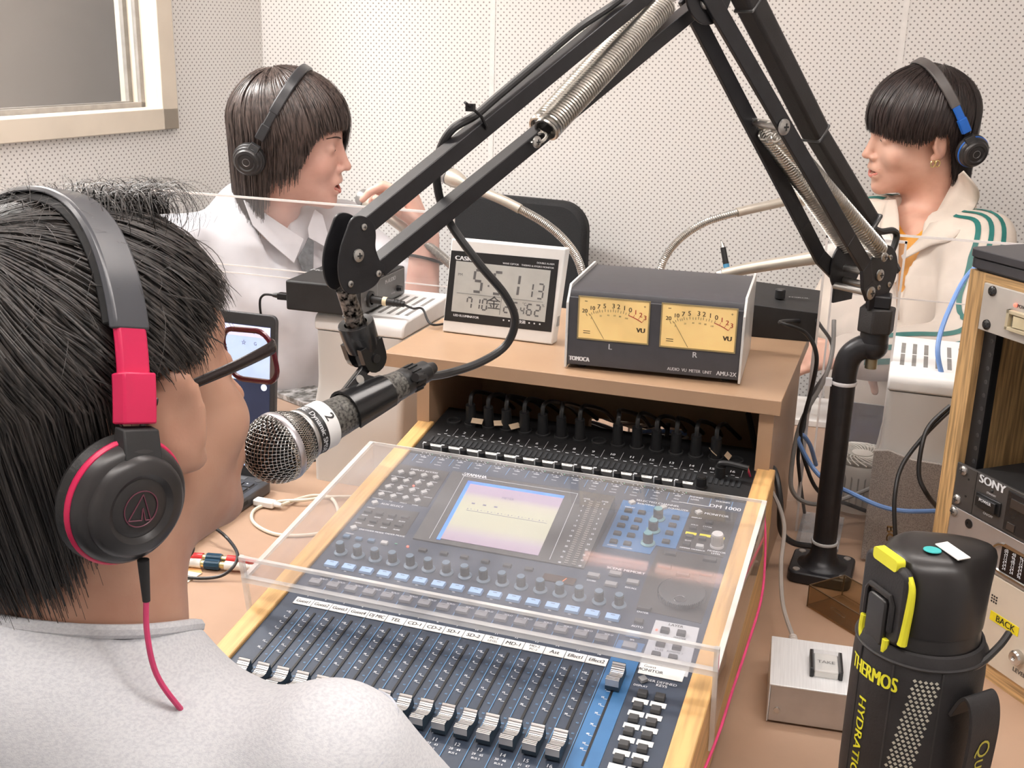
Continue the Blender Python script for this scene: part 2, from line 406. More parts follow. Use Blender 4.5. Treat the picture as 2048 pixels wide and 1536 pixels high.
X = Matrix.Translation((-0.005, 1.636, CEIL-0.05))
e = empty('ceiling_lamp', X, 'short pink-tinted tube lamp on the ceiling near the back wall', 'lamp')
MB().b2((-0.22, -0.03, 0), (0.22, 0.03, 0.05)).build('lamp_housing', M_lampbody, e, local=True)
for x0, x1 in ((-0.208, -0.018), (0.008, 0.200)):
    o = MB()
    for yy in (-0.010, 0.010): o.cyl((x0, yy, -0.012), (x1, yy, -0.012), 0.006)
    o.build('tube', mat('pink_tube', (1.0, 0.62, 0.50), 0.5, var=0.0, emit=6.0), e, local=True)
# ================================================================ the mixing console
XM = Matrix.Rotation(TILT, 4, 'X')
def loc(X, px, py, h=0.0):
    """where the line of sight through a pixel meets the plane z=h of frame X (local x, y)"""
    n = (X.to_3x3() @ Vector((0, 0, 1))); p0 = X @ Vector((0, 0, h)); P = atpl(px, py, p0, n)
    q = X.inverted() @ P; return q.x, q.y
def mx(px, py, h=0.0): return loc(XM, px, py, h)
mix = empty('mixing_console', XM, 'dark blue digital mixing console with light wooden cheeks, rows of faders and a lit screen', 'mixer')
M_panel = mat('slate_blue_panel', (0.040, 0.055, 0.085), 0.42, var=0.04, scale=30, bump=0.05, bscale=900)
M_panel2 = mat('graphite_panel', (0.045, 0.043, 0.042), 0.4, var=0.04, scale=30)
M_black = mat('black_plastic', (0.012, 0.012, 0.013), 0.4, var=0.1)
M_blackm = mat('matt_black', (0.015, 0.015, 0.016), 0.6, var=0.1)
M_blue = mat('mid_blue_panel', (0.045, 0.155, 0.34), 0.42, var=0.03)
M_lt = mat('pale_grey_panel2', (0.52, 0.53, 0.55), 0.5, var=0.02)
M_oak = mat('light_oak', (0.66, 0.40, 0.16), 0.42, var=0.10, scale=9, stretch=(14, 1.2, 14), bump=0.05, bscale=60)
M_paper = mat('white_paper', (0.82, 0.81, 0.78), 0.6, var=0.02)
M_ink = mat('black_ink', (0.03, 0.03, 0.03), 0.6)
M_wtext = mat('white_print', (0.75, 0.77, 0.8), 0.5, var=0.0)
M_btext = mat('blue_print', (0.12, 0.30, 0.55), 0.5, var=0.0)
M_chrome = mat('bright_steel', (0.62, 0.61, 0.59), 0.22, 1.0, var=0.05)
M_sel = mat('light_blue_key', (0.33, 0.50, 0.76), 0.4, var=0.02)
M_key = mat('grey_key', (0.28, 0.28, 0.285), 0.45, var=0.03)
M_dkey = mat('dark_grey_key', (0.055, 0.055, 0.058), 0.45, var=0.03)
M_dia = mat('pale_grey_key', (0.46, 0.46, 0.455), 0.45, var=0.03)
M_knob = mat('grey_rubber_knob', (0.085, 0.095, 0.105), 0.5, var=0.05)
M_collar = mat('blue_grey_collar', (0.13, 0.19, 0.25), 0.4)
M_yel = mat('yellow_tape', (0.80, 0.66, 0.02), 0.5)
V0, V1, U1 = -0.262, 0.452, 0.436
def wedge(u0, u1, v0, v1, h, zb):
    t = [XM @ Vector(p) for p in ((u0, v0, h), (u1, v0, h), (u1, v1, h), (u0, v1, h))]
    b = [Vector((p.x, p.y, zb)) for p in t]
    return MB().hexa(b+t)
wedge(0.0005, U1-0.0005, V0, V1, 0.0, T+0.004).build('chassis', M_panel, mix)
for u0, u1 in ((-0.0225, 0.0), (U1, U1+0.0225)):
    wedge(u0, u1, V0-0.004, 0.402, 0.0035, T+0.012).build('wooden_cheek', M_oak, mix, bevel=0.0015)
def plate(name, m, pts, h=0.0006, th=0.0012):
    o = MB(); o.prism(pts, h-th, h); return o.build(name, m, mix, local=True, smooth=0)
def rect(a, b, c, d): return [(a, b), (c, b), (c, d), (a, d)]
plate('rear_panel', mat('rear_black', (0.006, 0.006, 0.007), 0.6), rect(0.001, 0.318, U1-0.001, V1), 0.0006)
def c6(x, y): return (650+x/3.4133, 820+y/3.4133)
def c7(x, y): return (1100+x/3.7236, 850+y/3.7236)
def c9(x, y): return (900+x/3.4133, 1150+y/3.4133)
def U(p): return mx(*p)
# coloured fields of the panel
plate('display_access_field', M_panel2, [U(c6(395, 350)), U(c6(850, 425)), U(c6(700, 665)), U(c6(330, 600)), U(c6(265, 600))][:5], 0.0005)
plate('aux_field', M_panel2, [U(c6(290, 660)), U(c6(645, 700)), U(c6(545, 860)), U(c6(180, 790))][::-1], 0.0005)
plate('routing_field', M_blue, [U(c7(545, 560)), U(c7(1040, 655)), U(c7(935, 925)), U(c7(790, 900)), U(c7(745, 965)), U(c7(388, 905))], 0.0007)
plate('monitor_field', M_panel2, [U(c7(1060, 610)), U(c7(1400, 660)), U(c7(1290, 990)), U(c7(950, 930))], 0.0007)
plate('cursor_field', M_panel2, [U(c7(810, 925)), U(c7(1280, 990)), U(c7(1210, 1240)), U(c7(1125, 1480)), U(c7(640, 1370)), U(c7(700, 1180))], 0.0004)
plate('stereo_field', M_blue, rect(0.356, V0+0.001, 0.3835, 0.0), 0.0007)
plate('stereo_key_field', M_blue, [U(c9(1150, 445)), U(c9(1330, 475)), U(c9(1290, 560)), U(c9(1110, 530))], 0.0007)
plate('layer_field', M_lt, [U(c9(1405, 310)), U(c9(1702, 365)), U(c9(1620, 700)), U(c9(1285, 640))], 0.0007)
FU = lambda i: 0.0242+0.021315*i
# fine printed lines between the channels, slots
ln = MB()
for i in range(16):
    u = FU(i)+0.0107
    ln.b2((u-0.0003, -0.185, 0.0007), (u+0.0003, -0.017, 0.0009))
    ln.b2((u-0.0003, 0.008, 0.0007), (u+0.0003, 0.045, 0.0009))
for i in range(17):
    u = 0.0125+0.0255*i
    ln.b2((u-0.0003, 0.298, 0.0007), (u+0.0003, 0.316, 0.0009))
ln.build('divider_print', M_btext, mix, local=True, smooth=0)
ln = MB()
for i in range(1, 17):
    u = 0.0120+0.0255*i
    ln.b2((u-0.0002, 0.375, 0.0007), (u+0.0002, 0.395, 0.0009))
wt = MB(); bt = MB()
sl = MB()
for i in range(17):
    u = FU(i) if i < 16 else 0.3697
    sl.b2((u-0.0012, -0.147, 0.0002), (u+0.0012, -0.0245 if i < 16 else -0.020, 0.0010))
    marks = (('+10', -0.031), ('5', -0.0395), ('0', -0.048), ('5', -0.0575), ('10', -0.069), ('15', -0.0805), ('20', -0.0905))
    if i == 16: marks = (('5', -0.048), ('10', -0.059), ('15', -0.069), ('20', -0.081), ('30', -0.096), ('40', -0.109), ('50', -0.121), ('60', -0.128))
    for s_, v in marks:
        wt.text(s_, (u-0.0062, v+0.0006, 0.0011), 0.0021, fatten=0.00012)
        wt.b2((u-0.0052, v-0.0013, 0.0009), (u-0.0014, v-0.0009, 0.0011))
    if i < 16:
        for s_, v in (('0', -0.0285), ('5', -0.0375), ('10', -0.047), ('15', -0.059), ('20', -0.070), ('30', -0.086), ('40', -0.098), ('50', -0.112), ('60', -0.119), ('70', -0.125)):
            bt.text(s_, (u+0.0068, v, 0.0011), 0.0019)
sl.build('fader_slots', M_black, mix, local=True, smooth=0)
# fader caps
M_cap = mat('silver_cap', (0.60, 0.585, 0.575), 0.3, 0.55, var=0.04)
M_capside = mat('dark_blue_cap_side', (0.03, 0.05, 0.07), 0.4)
def capmesh():
    o = MB(); L = 0.0265; W = 0.0128
    n = 14; prof = []
    for k in range(n+1):
        t = k/n; y = -L/2+L*t
        z = 0.0145-0.0052*math.sin(PI*min(1, max(0, (t-0.22)/0.78)))**0.8 if t > 0.22 else 0.0145
        prof.append((y, z))
    # silver top with a finger hollow and grip ribs
    for k in range(n):
        (ya, za), (yb, zb) = prof[k], prof[k+1]
        ym = ya+(yb-ya)*0.62
        o.add([(-W/2, ya, za), (W/2, ya, za), (W/2, ym, (za+zb)/2), (-W/2, ym, (za+zb)/2), (-W/2, yb, zb-0.0005), (W/2, yb, zb-0.0005)], [(0, 1, 2, 3), (3, 2, 5, 4)])
    o.add([(-W/2, -L/2, 0.0145), (W/2, -L/2, 0.0145), (W/2, -L/2-0.0008, 0.0075), (-W/2, -L/2-0.0008, 0.0075)], [(0, 3, 2, 1)])
    o.mi = 1
    for s_ in (-1, 1):
        x = s_*W/2; vs = [(x, y, z) for y, z in prof]+[(x*1.06, L/2+0.001, 0.0022), (x*1.06, -L/2-0.0008, 0.0022)]
        o.add(vs, [tuple(range(len(vs)))[::s_]])
    o.add([(-W/2, L/2, prof[-1][1]), (W/2, L/2, prof[-1][1]), (W/2*1.06, L/2+0.001, 0.0022), (-W/2*1.06, L/2+0.001, 0.0022)], [(0, 1, 2, 3)])
    o.add([(-W/2, -L/2-0.0008, 0.0075), (W/2, -L/2-0.0008, 0.0075), (W/2, -L/2, 0.0022), (-W/2, -L/2, 0.0022)], [(0, 1, 2, 3)])
    o.b2((-0.001, -0.003, -0.002), (0.001, 0.003, 0.004))
    return o
cap0 = capmesh().build('fader_knob', [M_cap, M_capside], mix, local=True, smooth=25)
CV = -0.1365
cap0.location = (FU(0), CV, 0)
for i in range(1, 16): dupo(cap0, mix, (FU(i), CV, 0))
dupo(cap0, mix, (0.3697, -0.0350, 0))
# rotary encoders
def knobmesh(r, h, rc, m=24):
    o = MB(); o.lathe([(r*0.92, 0.002), (r*0.9, h*0.9), (r*0.8, h), (0, h)], m)
    for k in range(m):
        a = 2*PI*k/m; X = Matrix.Rotation(a, 4, 'Z'); o.box((r*0.92, 0, h*0.48), (0.0006, 0.0007, h*0.86), X)
    o.mi = 1
    o.lathe([(rc, 0), (rc, 0.0018), (r*1.02, 0.0032), (r*0.9, 0.0032)], m)
    o.lathe([(r*0.86, h-0.0012), (r*0.82, h+0.0002), (r*0.5, h+0.0004), (0, h+0.0004)], m)
    return o
k0 = knobmesh(0.0051, 0.0145, 0.0077).build('encoder_knob', [M_knob, M_collar], mix, local=True)
k0.location = (0.0206, 0.083, 0)
for i in range(1, 16): dupo(k0, mix, (0.0206+0.02147*i, 0.083-0.0001*i, 0))
M_teal = mat('teal_knob_cap', (0.16, 0.33, 0.36), 0.4)
k1 = knobmesh(0.0058, 0.0150, 0.0082).build('equalizer_knob', [M_knob, M_teal], mix, local=True)
eqp = [U(c7(805, 702)), U(c7(768, 790)), U(c7(729, 885))]
k1.location = (*eqp[0], 0)
for p in eqp[1:]: dupo(k1, mix, (*p, 0))
k2 = knobmesh(0.0072, 0.017, 0.0078).build('monitor_level_knob', [mat('ivory_knob', (0.52, 0.50, 0.47), 0.4), mat('ivory_cap', (0.62, 0.61, 0.6), 0.4)], mix, local=True)
k2.location = (*U(c7(1243, 905)), 0); k2['label'] = 'ivory monitor level knob'
# keys
def keymesh(w, d, h, notch=False, t=0.9):
    o = MB(); o.box((0, 0, h/2), (w, d, h), taper=t)
    if notch: o.mi = 1; o.box((0, d*0.2, h), (w*0.3, d*0.07, 0.0003))
    return o
def keys(name, w, d, h, m, pts, notch=False, rot=0.0):
    k = keymesh(w, d, h, notch).build(name, [m, M_ink] if notch else m, mix, local=True, bevel=0.0004, seg=1)
    k.location = (*pts[0], 0.0004); k.rotation_euler = (0, 0, rot)
    for p in pts[1:]: dupo(k, mix, (*p, 0.0004), rot)
    return k
keys('select_key', 0.0152, 0.0098, 0.0032, M_sel, [(0.0216+0.02134*i, 0.0587) for i in range(16)], True)
keys('solo_key', 0.0128, 0.0040, 0.0026, M_dkey, [(0.0260+0.02127*i, 0.0378) for i in range(16)])
keys('on_key', 0.0138, 0.0088, 0.0032, M_key, [(0.0205+0.02130*i, 0.0238) for i in range(16)], True)
for i in range(16):
    wt.text('SEL', (0.0206+0.02134*i, 0.0518, 0.0009), 0.0018)
    wt.text('SOLO', (0.0262+0.02127*i, 0.0318, 0.0009), 0.0024, fatten=0.0001)
    wt.text(str(i+1), (0.0245+0.0213*i, 0.0085-0.0085, 0.0009), 0.0028, fatten=0.0001)
    wt.text(str(i+1), (FU(i)-0.001, -0.1560, 0.0009), 0.0040, fatten=0.0001)
    wt.text('%d   %d' % (17+i, 33+i), (FU(i)-0.001, -0.1620, 0.0009), 0.0026)
    wt.text('AUX %d' % (i+1) if i < 8 else 'BUS %d' % (i-7), (FU(i)-0.001, -0.1668, 0.0009), 0.0022)
    wt.text(str(i+1), (0.0246+0.02554*i, 0.386, 0.0009), 0.0050, fatten=0.0003)
    for dx, dv in ((-0.006, -0.0125), (0.002, -0.0085), (0.008, -0.0125)):
        wt.b2((0.0246+0.02554*i+dx-0.0022, 0.386+dv-0.0004, 0.0008), (0.0246+0.02554*i+dx+0.0022, 0.386+dv+0.0004, 0.001))
    # gain scale marks and PEAK legends
    u = 0.0222+0.02554*i
    if i < 14:
        for k in range(7):
            a = math.radians(-40+k*43); wt.box((u+0.0075*math.sin(a), 0.3195+0.0035*math.cos(a)-0.002, 0.001), (0.0016, 0.0007, 0.0003))
        wt.text('GAIN', (u+0.001, 0.3105, 0.0009), 0.0020, fatten=0.0002)
        wt.text('PEAK', (u+0.001, 0.3030, 0.0009), 0.0020)
        if i < 3 or i > 8: wt.text('SIGNAL', (u+0.001, 0.2965, 0.0009), 0.0019)
keys('diamond_key', 0.0074, 0.0074, 0.0030, M_dia, [U(c6(x, y)) for x, y in ((520, 432), (597, 442), (678, 455), (758, 468), (475, 483), (556, 493), (637, 505), (718, 518), (432, 532), (515, 543), (597, 556), (678, 570), (387, 584), (468, 597), (552, 608), (633, 625), (342, 640), (197, 812))]
     +[U(c7(612, 585)), U(c7(846, 621)), U(c7(1108, 658))], rot=PI/4)
keys('small_key', 0.0098, 0.0052, 0.0030, M_dkey, [U(c6(x, y)) for x, y in ((295, 700), (375, 715), (460, 728), (548, 740), (250, 750), (333, 768), (420, 780), (505, 795), (668, 965), (812, 988), (952, 1012), (1095, 1042), (1245, 1070), (1393, 1095))])
keys('encoder_mode_key', 0.0088, 0.0058, 0.0030, mat('steel_blue_key', (0.10, 0.19, 0.30), 0.4), [U(c6(x, y)) for x, y in ((150, 870), (232, 888), (318, 900))])
keys('fader_mode_key', 0.0088, 0.0058, 0.0030, M_dia, [U(c6(407, 915))])
keys('routing_key', 0.0092, 0.0064, 0.0034, M_dkey, [U(c7(x, y)) for x, y in ((583, 648), (683, 662), (555, 703), (656, 718), (529, 757), (630, 774), (502, 816), (603, 832), (474, 877), (576, 893), (935, 700), (912, 757), (888, 814), (863, 878))])
keys('monitor_key', 0.0090, 0.0064, 0.0034, M_dkey, [U(c7(x, y)) for x, y in ((1185, 735), (1065, 775), (1165, 790), (1040, 840), (1137, 855), (1018, 897))])
keys('talkback_key', 0.0090, 0.0064, 0.0034, M_dia, [U(c7(1115, 915))])
keys('navigation_key', 0.0150, 0.0062, 0.0032, M_dkey, [U(c7(x, y)) for x, y in ((893, 965), (1190, 1012), (855, 1062), (990, 1122), (1165, 1120), (702, 1372))])
keys('scene_key', 0.0142, 0.0072, 0.0032, M_key, [U(c7(x, y)) for x, y in ((325, 1130), (487, 1117), (455, 1195), (617, 1180))])
keys('auto_key', 0.0096, 0.0066, 0.0034, M_dkey, [U(c9(1290, 325))])
keys('stereo_select_key', 0.0150, 0.0080, 0.0032, M_sel, [U(c9(1252, 415))])
keys('stereo_on_key', 0.0150, 0.0100, 0.0032, M_key, [U(c9(1225, 492))])
keys('layer_key', 0.0092, 0.0070, 0.0042, M_dkey, [U(c9(x, y)) for x, y in ((1467, 390), (1578, 410), (1437, 482), (1548, 505), (1405, 557), (1520, 577))])
ud = ((1315, 825), (1435, 850), (1285, 908), (1405, 935), (1252, 993), (1375, 1020), (1220, 1081), (1345, 1110), (1187, 1173), (1313, 1200), (1153, 1265), (1280, 1298))
up_ = [U(c9(x, y)) for x, y in ud]
du = np.mean([up_[i+1][0]-up_[i][0] for i in range(0, 12, 2)]); u_l = np.mean([p[0] for p in up_[::2]]); vs_ = [(up_[i][1]+up_[i+1][1])/2 for i in range(0, 12, 2)]
keys('user_defined_key', 0.0098, 0.0078, 0.0050, M_dkey, [(u_l+du*k, v) for v in vs_ for k in (0, 1)])
lb = MB()
for v in vs_:
    for k in (0, 1): MB().b2((u_l+du*k-0.0072, v-0.0118, 0.0004), (u_l+du*k+0.0074, v-0.0052, 0.0009)).build('key_label', M_paper, mix, local=True, smooth=0)
d0 = U(c9(1317, 722))
keys('udk_display_key', 0.0078, 0.0078, 0.0034, M_key, [d0], rot=PI/4)
wt.text('USER DEFINED', (d0[0]+0.0165, d0[1]+0.0015, 0.0009), 0.0033, fatten=0.00012)
wt.text('KEYS', (d0[0]+0.0185, d0[1]-0.0030, 0.0009), 0.0033, fatten=0.00012)
wt.text('DISPLAY', (d0[0]-0.0003, d0[1]-0.0085, 0.0009), 0.0025)
# paper name strips above the faders
names = ['Guest1', 'Guest2', 'Guest3', 'Guest4', 'DJ MIC', 'TEL', 'CD-1', 'CD-2', 'SD-1', 'SD-2', 'PC-1', 'MD-1', 'MD-2', 'Ast', 'Effect1', 'Effect2']
ink = MB()
for i, nme in enumerate(names):
    u = FU(i)+0.0005
    MB().b2((u-0.0103, -0.0158, 0.0004), (u+0.0103, -0.0046, 0.0009)).build('name_label', M_paper, mix, local=True, smooth=0)
    two = {'PC-1': ('PC-1', 'LEVEL'), 'MD-2': ('MD-2', 'PC-2')}.get(nme)
    if two:
        ink.text(two[0], (u, -0.0076, 0.001), 0.0032, fatten=0.0001); ink.text(two[1], (u, -0.0124, 0.001), 0.0028)
    else: ink.text(nme, (u, -0.0102, 0.001), 0.0048, fatten=0.00014, sx=0.82 if len(nme) > 5 else 1, slant=0.1)
    # narrow labels over the gain knobs
    if i < 14:
        ug = 0.0250+0.02554*i
        MB().b2((ug-0.0100, 0.3400, 0.0008), (ug+0.0100, 0.3450, 0.0016)).build('gain_label', M_paper, mix, local=True, smooth=0); ink.text(nme, (ug+0.002, 0.3427, 0.0018), 0.0026)
lb.b2((0.3862, -0.0155, 0.0004), (0.4290, 0.0030, 0.0009)); 
ink.text('Guest', (0.3955, -0.0035, 0.001), 0.0034); ink.text('MONITOR', (0.3965, -0.0090, 0.001), 0.0038, fatten=0.0001)
lb.build('monitor_label', M_paper, mix, local=True, smooth=0)
lb = MB()
for x, y in ((1050, 812), (1155, 828), (1258, 845)):
    p = U(c7(x, y)); MB().b2((p[0]-0.0062, p[1]-0.0024, 0.0004), (p[0]+0.0062, p[1]+0.0024, 0.0010)).build('tape_label', M_yel, mix, local=True, smooth=0)
# gain knobs (small, black with a white pointer) under the rear labels
gk = MB(); gk.lathe([(0.0062, 0), (0.0062, 0.002), (0.0048, 0.003), (0.0045, 0.010), (0, 0.0105)], 16); gk.mi = 1
gk.box((-0.0035, 0.0018, 0.0105), (0.0042, 0.0014, 0.0012)); gk.box((-0.0055, 0.0008, 0.006), (0.0014, 0.0014, 0.008))
g0 = gk.build('gain_knob', [M_black, M_wtext], mix, local=True); g0.location = (0.0205, 0.3290, 0)
for i in range(1, 14): dupo(g0, mix, (0.0205+0.02554*i, 0.3290, 0))
pk = knobmesh(0.0065, 0.016, 0.0075).build('phones_level_knob', [M_blackm, M_black], mix, local=True); pk.location = (*mx(1402, 975), 0)
# vent slots and connectors of the rear part
vn = MB()
for i in range(60):
    u = 0.012+i*0.0069
    if u > 0.425: break
    vn.b2((u, 0.350, 0.0004), (u+0.0035, 0.366, 0.0016))
vn.build('vent_ribs', mat('rear_rib', (0.025, 0.027, 0.03), 0.5), mix, local=True, smooth=0)
cn = MB()
for i in range(16):
    u = 0.0246+0.02554*i
    cn.lathe([(0.0098, 0), (0.0098, 0.004), (0.008, 0.0045), (0.008, 0.001)], 16, Matrix.Translation((u, 0.412, 0)), cap=False)
cn.build('input_sockets', M_blackm, mix, local=True)
# SOLO.. other legends
def L(t, p, h, f=0.00012): wt.text(t, (p[0], p[1], 0.0010), h, fatten=f)
L('DISPLAY ACCESS', U(c6(678, 422)), 0.0034); L('AUX SELECT', U(c6(458, 655)), 0.0036)
L('ENCODER MODE', U(c6(318, 832)), 0.0028); L('FADER MODE', U(c6(478, 858)), 0.0028)
for k in range(8): L('AUX%d' % (k+1), U(c6(*((272, 722), (358, 738), (442, 752), (525, 766), (228, 775), (312, 793), (400, 807), (487, 822))[k])), 0.0022)
for x, y, t in ((500, 460, 'AUTOMATION'), (580, 470, 'DIO'), (662, 483, 'SETUP'), (742, 497, 'UTILITY'), (455, 512, 'MIDI'), (540, 522, 'REMOTE'), (622, 538, 'METER'), (700, 548, 'VIEW'), (415, 560, 'PAN/ROUTING'), (510, 575, 'INSERT'), (620, 590, 'INPUT'), (703, 602, 'OUTPUT'), (360, 610, 'DYNAMICS'), (450, 628, 'EQ'), (535, 640, 'EFFECT'), (615, 655, 'SCENE'), (315, 672, 'DISPLAY'), (170, 848, 'DISPLAY')): L(t, U(c6(x, y)), 0.0019, 0.0001)
L('SELECTED CHANNEL', U(c7(803, 588)), 0.0038); L('ROUTING', U(c7(715, 598)), 0.0032); L('EQUALIZER', U(c7(955, 634)), 0.0032)
L('MONITOR', U(c7(1240, 676)), 0.0042); L('DM 1000', U(c7(1303, 622)), 0.0068, 0.0002)
wt.b2((U(c7(960, 578))[0], U(c7(960, 578))[1]-0.0003, 0.0008), (U(c7(1185, 606))[0], U(c7(960, 578))[1]+0.0004, 0.001))
L('SCENE MEMORY', U(c7(565, 1090)), 0.0040); L('STORE', U(c7(308, 1165)), 0.0024); L('RECALL', U(c7(602, 1220)), 0.0026)
L('ENTER', U(c7(690, 1402)), 0.0028); L('PHONES', U(c7(1288, 580)), 0.0030); L('PHONES', U(c7(1090, 545)), 0.0030); L('LEVEL', U(c7(1080, 562)), 0.0028)
L('MONITOR', U(c7(1240, 950)), 0.0030); L('LEVEL', U(c7(1235, 965)), 0.0028); L('DIMMER TALKBACK', U(c7(1060, 930)), 0.0022)
L('DISPLAY', U(c7(595, 618)), 0.0022); L('CLEAR', U(c7(1172, 765)), 0.0024); L('SOLO', U(c7(1075, 750)), 0.0022); L('SLOT', U(c7(1028, 866)), 0.0022); L('DISPLAY', U(c7(1092, 697)), 0.0022)
L('STEREO', U(c7(462, 902)), 0.0022); L('FOLLOW', U(c7(568, 922)), 0.0022); L('AUTO', U(c9(1278, 358)), 0.0030); L('SEL', U(c9(1245, 448)), 0.0024)
ink.text('LAYER', (*U(c9(1542, 352)), 0.001), 0.0036, fatten=0.0001)
ink.text('17-32', (*U(c9(1425, 516)), 0.001), 0.0026); ink.text('REMOTE 2', (*U(c9(1535, 535)), 0.001), 0.0024); ink.text('1-16', (*U(c9(1455, 425)), 0.001), 0.0026); ink.text('MASTER', (*U(c9(1568, 438)), 0.001), 0.0024)
ink.build('ink_lettering', M_ink, mix, local=True, smooth=0)
bt.build('blue_lettering', M_btext, mix, local=True, smooth=0)
# parameter wheel
wc_ = U((1363.5, 1192))
wm = MB(); wm.lathe([(0.0250, 0.0), (0.0250, 0.003), (0.0240, 0.0055), (0.0215, 0.0060), (0.0, 0.0056)], 64)
for k in range(72):
    X = Matrix.Rotation(2*PI*k/72, 4, 'Z'); wm.box((0.0246, 0, 0.0032), (0.0016, 0.0010, 0.0046), X)
wheel = wm.build('parameter_wheel', mat('charcoal_wheel', (0.05, 0.05, 0.052), 0.35, var=0.02), mix, local=True); wheel.location = (*wc_, 0.001)
WM[wheel.name] = XM @ Matrix.Translation((*wc_, 0.001))
dm = MB(); dm.lathe([(0.0066, 0.0062), (0.0060, 0.0066), (0.0045, 0.0060), (0, 0.0057)], 24, Matrix.Translation((0.001, -0.0150, 0)))
dm.build('finger_dimple', mat('dimple', (0.03, 0.03, 0.032), 0.25), wheel, local=True)
# small lamps
M_red = mat('red_lamp', (1.0, 0.12, 0.08), 0.4, emit=2.0); M_grn = mat('green_lamp', (0.4, 1.0, 0.3), 0.4, emit=1.0)
o = MB()
for p in (c6(605, 522), c6(565, 937), c9(1410, 380)): o.box((*U(p), 0.001), (0.0022, 0.0022, 0.0012))
o.build('red_lamp', M_red, mix, local=True)
o = MB()
for i in range(14): o.box((0.0315+0.02554*i, 0.3200, 0.001), (0.0014, 0.0014, 0.001))
o.box((*U(c6(485, 918)), 0.001), (0.003, 0.0012, 0.001))
o.build('green_lamp', mat('green_mark', (0.10, 0.35, 0.22), 0.4), mix, local=True)
# ---------------------------------------------------------------- tilted display pod
vb = (mx(824, 1079)[1]+mx(1160, 1137)[1])/2
XP = XM @ Matrix.Translation((0, vb, 0.0015)) @ Matrix.Rotation(math.radians(10.5), 4, 'X')
bl = loc(XP, 824, 1079); br = loc(XP, 1166, 1140); tl = loc(XP, 903, 946); tr = loc(XP, 1232, 988)
tv = (tl[1]+tr[1])/2
tl = (tl[0], tv); tr = (tr[0], tv); bl = (bl[0], 0.0); br = (br[0], 0.0)
pod = MB()
tp = [XP @ Vector((*p, 0)) for p in (bl, br, tr, tl)]
iM = XM.inverted()
bp_ = []
for p in tp: q = iM @ p; bp_.append(XM @ Vector((q.x, q.y, 0.0)))
pod.hexa(bp_+tp)
podo = pod.build('display_bezel', mat('bezel_grey', (0.050, 0.048, 0.047), 0.4, var=0.03), mix)
def podobj(mb, name, m):
    mb.X = XP; return mb
o = MB(); o.X = XP
q = [loc(XP, 938, 967.5), loc(XP, 1123.8, 996.8), loc(XP, 1079.2, 1112.4), loc(XP, 884.4, 1077.8)]
x0_, x1_ = (q[0][0]+q[3][0])/2, (q[1][0]+q[2][0])/2; y1_, y0_ = (q[0][1]+q[1][1])/2, (q[2][1]+q[3][1])/2
LCD = (x0_, x1_, y0_, y1_)
o.b2((x0_, y0_, -0.001), (x1_, y1_, 0.0006))
# LCD material: pale yellow-green centre, mauve top and bottom
ml = bpy.data.materials.new('lcd'); ml.use_nodes = True
def lcdm():
    nt = ml.node_tree; b = nt.nodes['Principled BSDF']; b.inputs['Roughness'].default_value = 0.25
    tc = nt.nodes.new('ShaderNodeTexCoord'); sx = nt.nodes.new('ShaderNodeSeparateXYZ'); nt.links.new(tc.outputs['Generated'], sx.inputs[0])
    cr = nt.nodes.new('ShaderNodeValToRGB'); nt.links.new(sx.outputs[1], cr.inputs[0])
    el = cr.color_ramp.elements; el[0].position = 0.0; el[0].color = (0.36, 0.28, 0.36, 1); el[1].position = 1.0; el[1].color = (0.38, 0.30, 0.40, 1)
    for p, c in ((0.12, (0.40, 0.34, 0.40)), (0.28, (0.46, 0.46, 0.36)), (0.6, (0.47, 0.47, 0.35)), (0.76, (0.46, 0.44, 0.36)), (0.86, (0.38, 0.31, 0.40))):
        e = el.new(p); e.color = (*c, 1)
    nt.links.new(cr.outputs[0], b.inputs['Base Color']); nt.links.new(cr.outputs[0], b.inputs['Emission Color']); b.inputs['Emission Strength'].default_value = 0.20
lcdm()
lcd = o.build('screen', ml, mix)
o = MB(); o.X = XP
o.b2((x0_-0.0045, y0_-0.002, -0.001), (x0_, y1_+0.0045, 0.0007)); o.b2((x0_-0.0045, y1_, -0.001), (x1_, y1_+0.0045, 0.0007))
o.build('screen_backlight_edge', mat('blue_edge', (0.05, 0.20, 0.75), 0.4, emit=0.7), mix)
o = MB(); o.X = XP; yy = y0_+(y1_-y0_)*0.53
o.b2((x0_+0.012, yy, 0.0006), (x1_-0.006, yy+0.0004, 0.0008))
for k in range(24): o.b2((x0_+0.012+k*0.0042, yy+0.0022+0.0006*(k % 3), 0.0006), (x0_+0.0132+k*0.0042, yy+0.0036, 0.0008))
for k in range(3): o.b2((x0_+0.014+k*0.014, yy+0.012, 0.0006), (x0_+0.018+k*0.014, yy+0.014, 0.0008))
o.text('METER', ((x0_+x1_)/2-0.005, y1_-0.016, 0.0009), 0.0035)
o.build('screen_marks', mat('lcd_ink', (0.18, 0.17, 0.28), 0.5), mix)
o = MB(); o.X = XP
by0, by1 = 0.004, tv-0.006
a_, b_ = loc(XP, 849, 1082)[0], loc(XP, 1155, 998)[0]
for p, r in (((x0_-0.013, by1), (b_-0.002, by1+0.0004)), ((x0_-0.013, by0), (x0_-0.0126, by1)), ((b_-0.0024, by0), (b_-0.002, by1))):
    o.b2((*p, 0.0001), (*r, 0.0004))
yp = loc(XP, 948, 959); o.text('YAMAHA', (yp[0]+0.001, tv-0.0028+0.0, 0.0006), 0.0046, fatten=0.0003, sx=0.95)
c_ = (yp[0]-0.0145, tv-0.0028)
o.X = XP @ Matrix.Translation((*c_, 0.0005)); 
o.lathe([(0.0030, 0), (0.0026, 0.0002)], 24, cap=False)
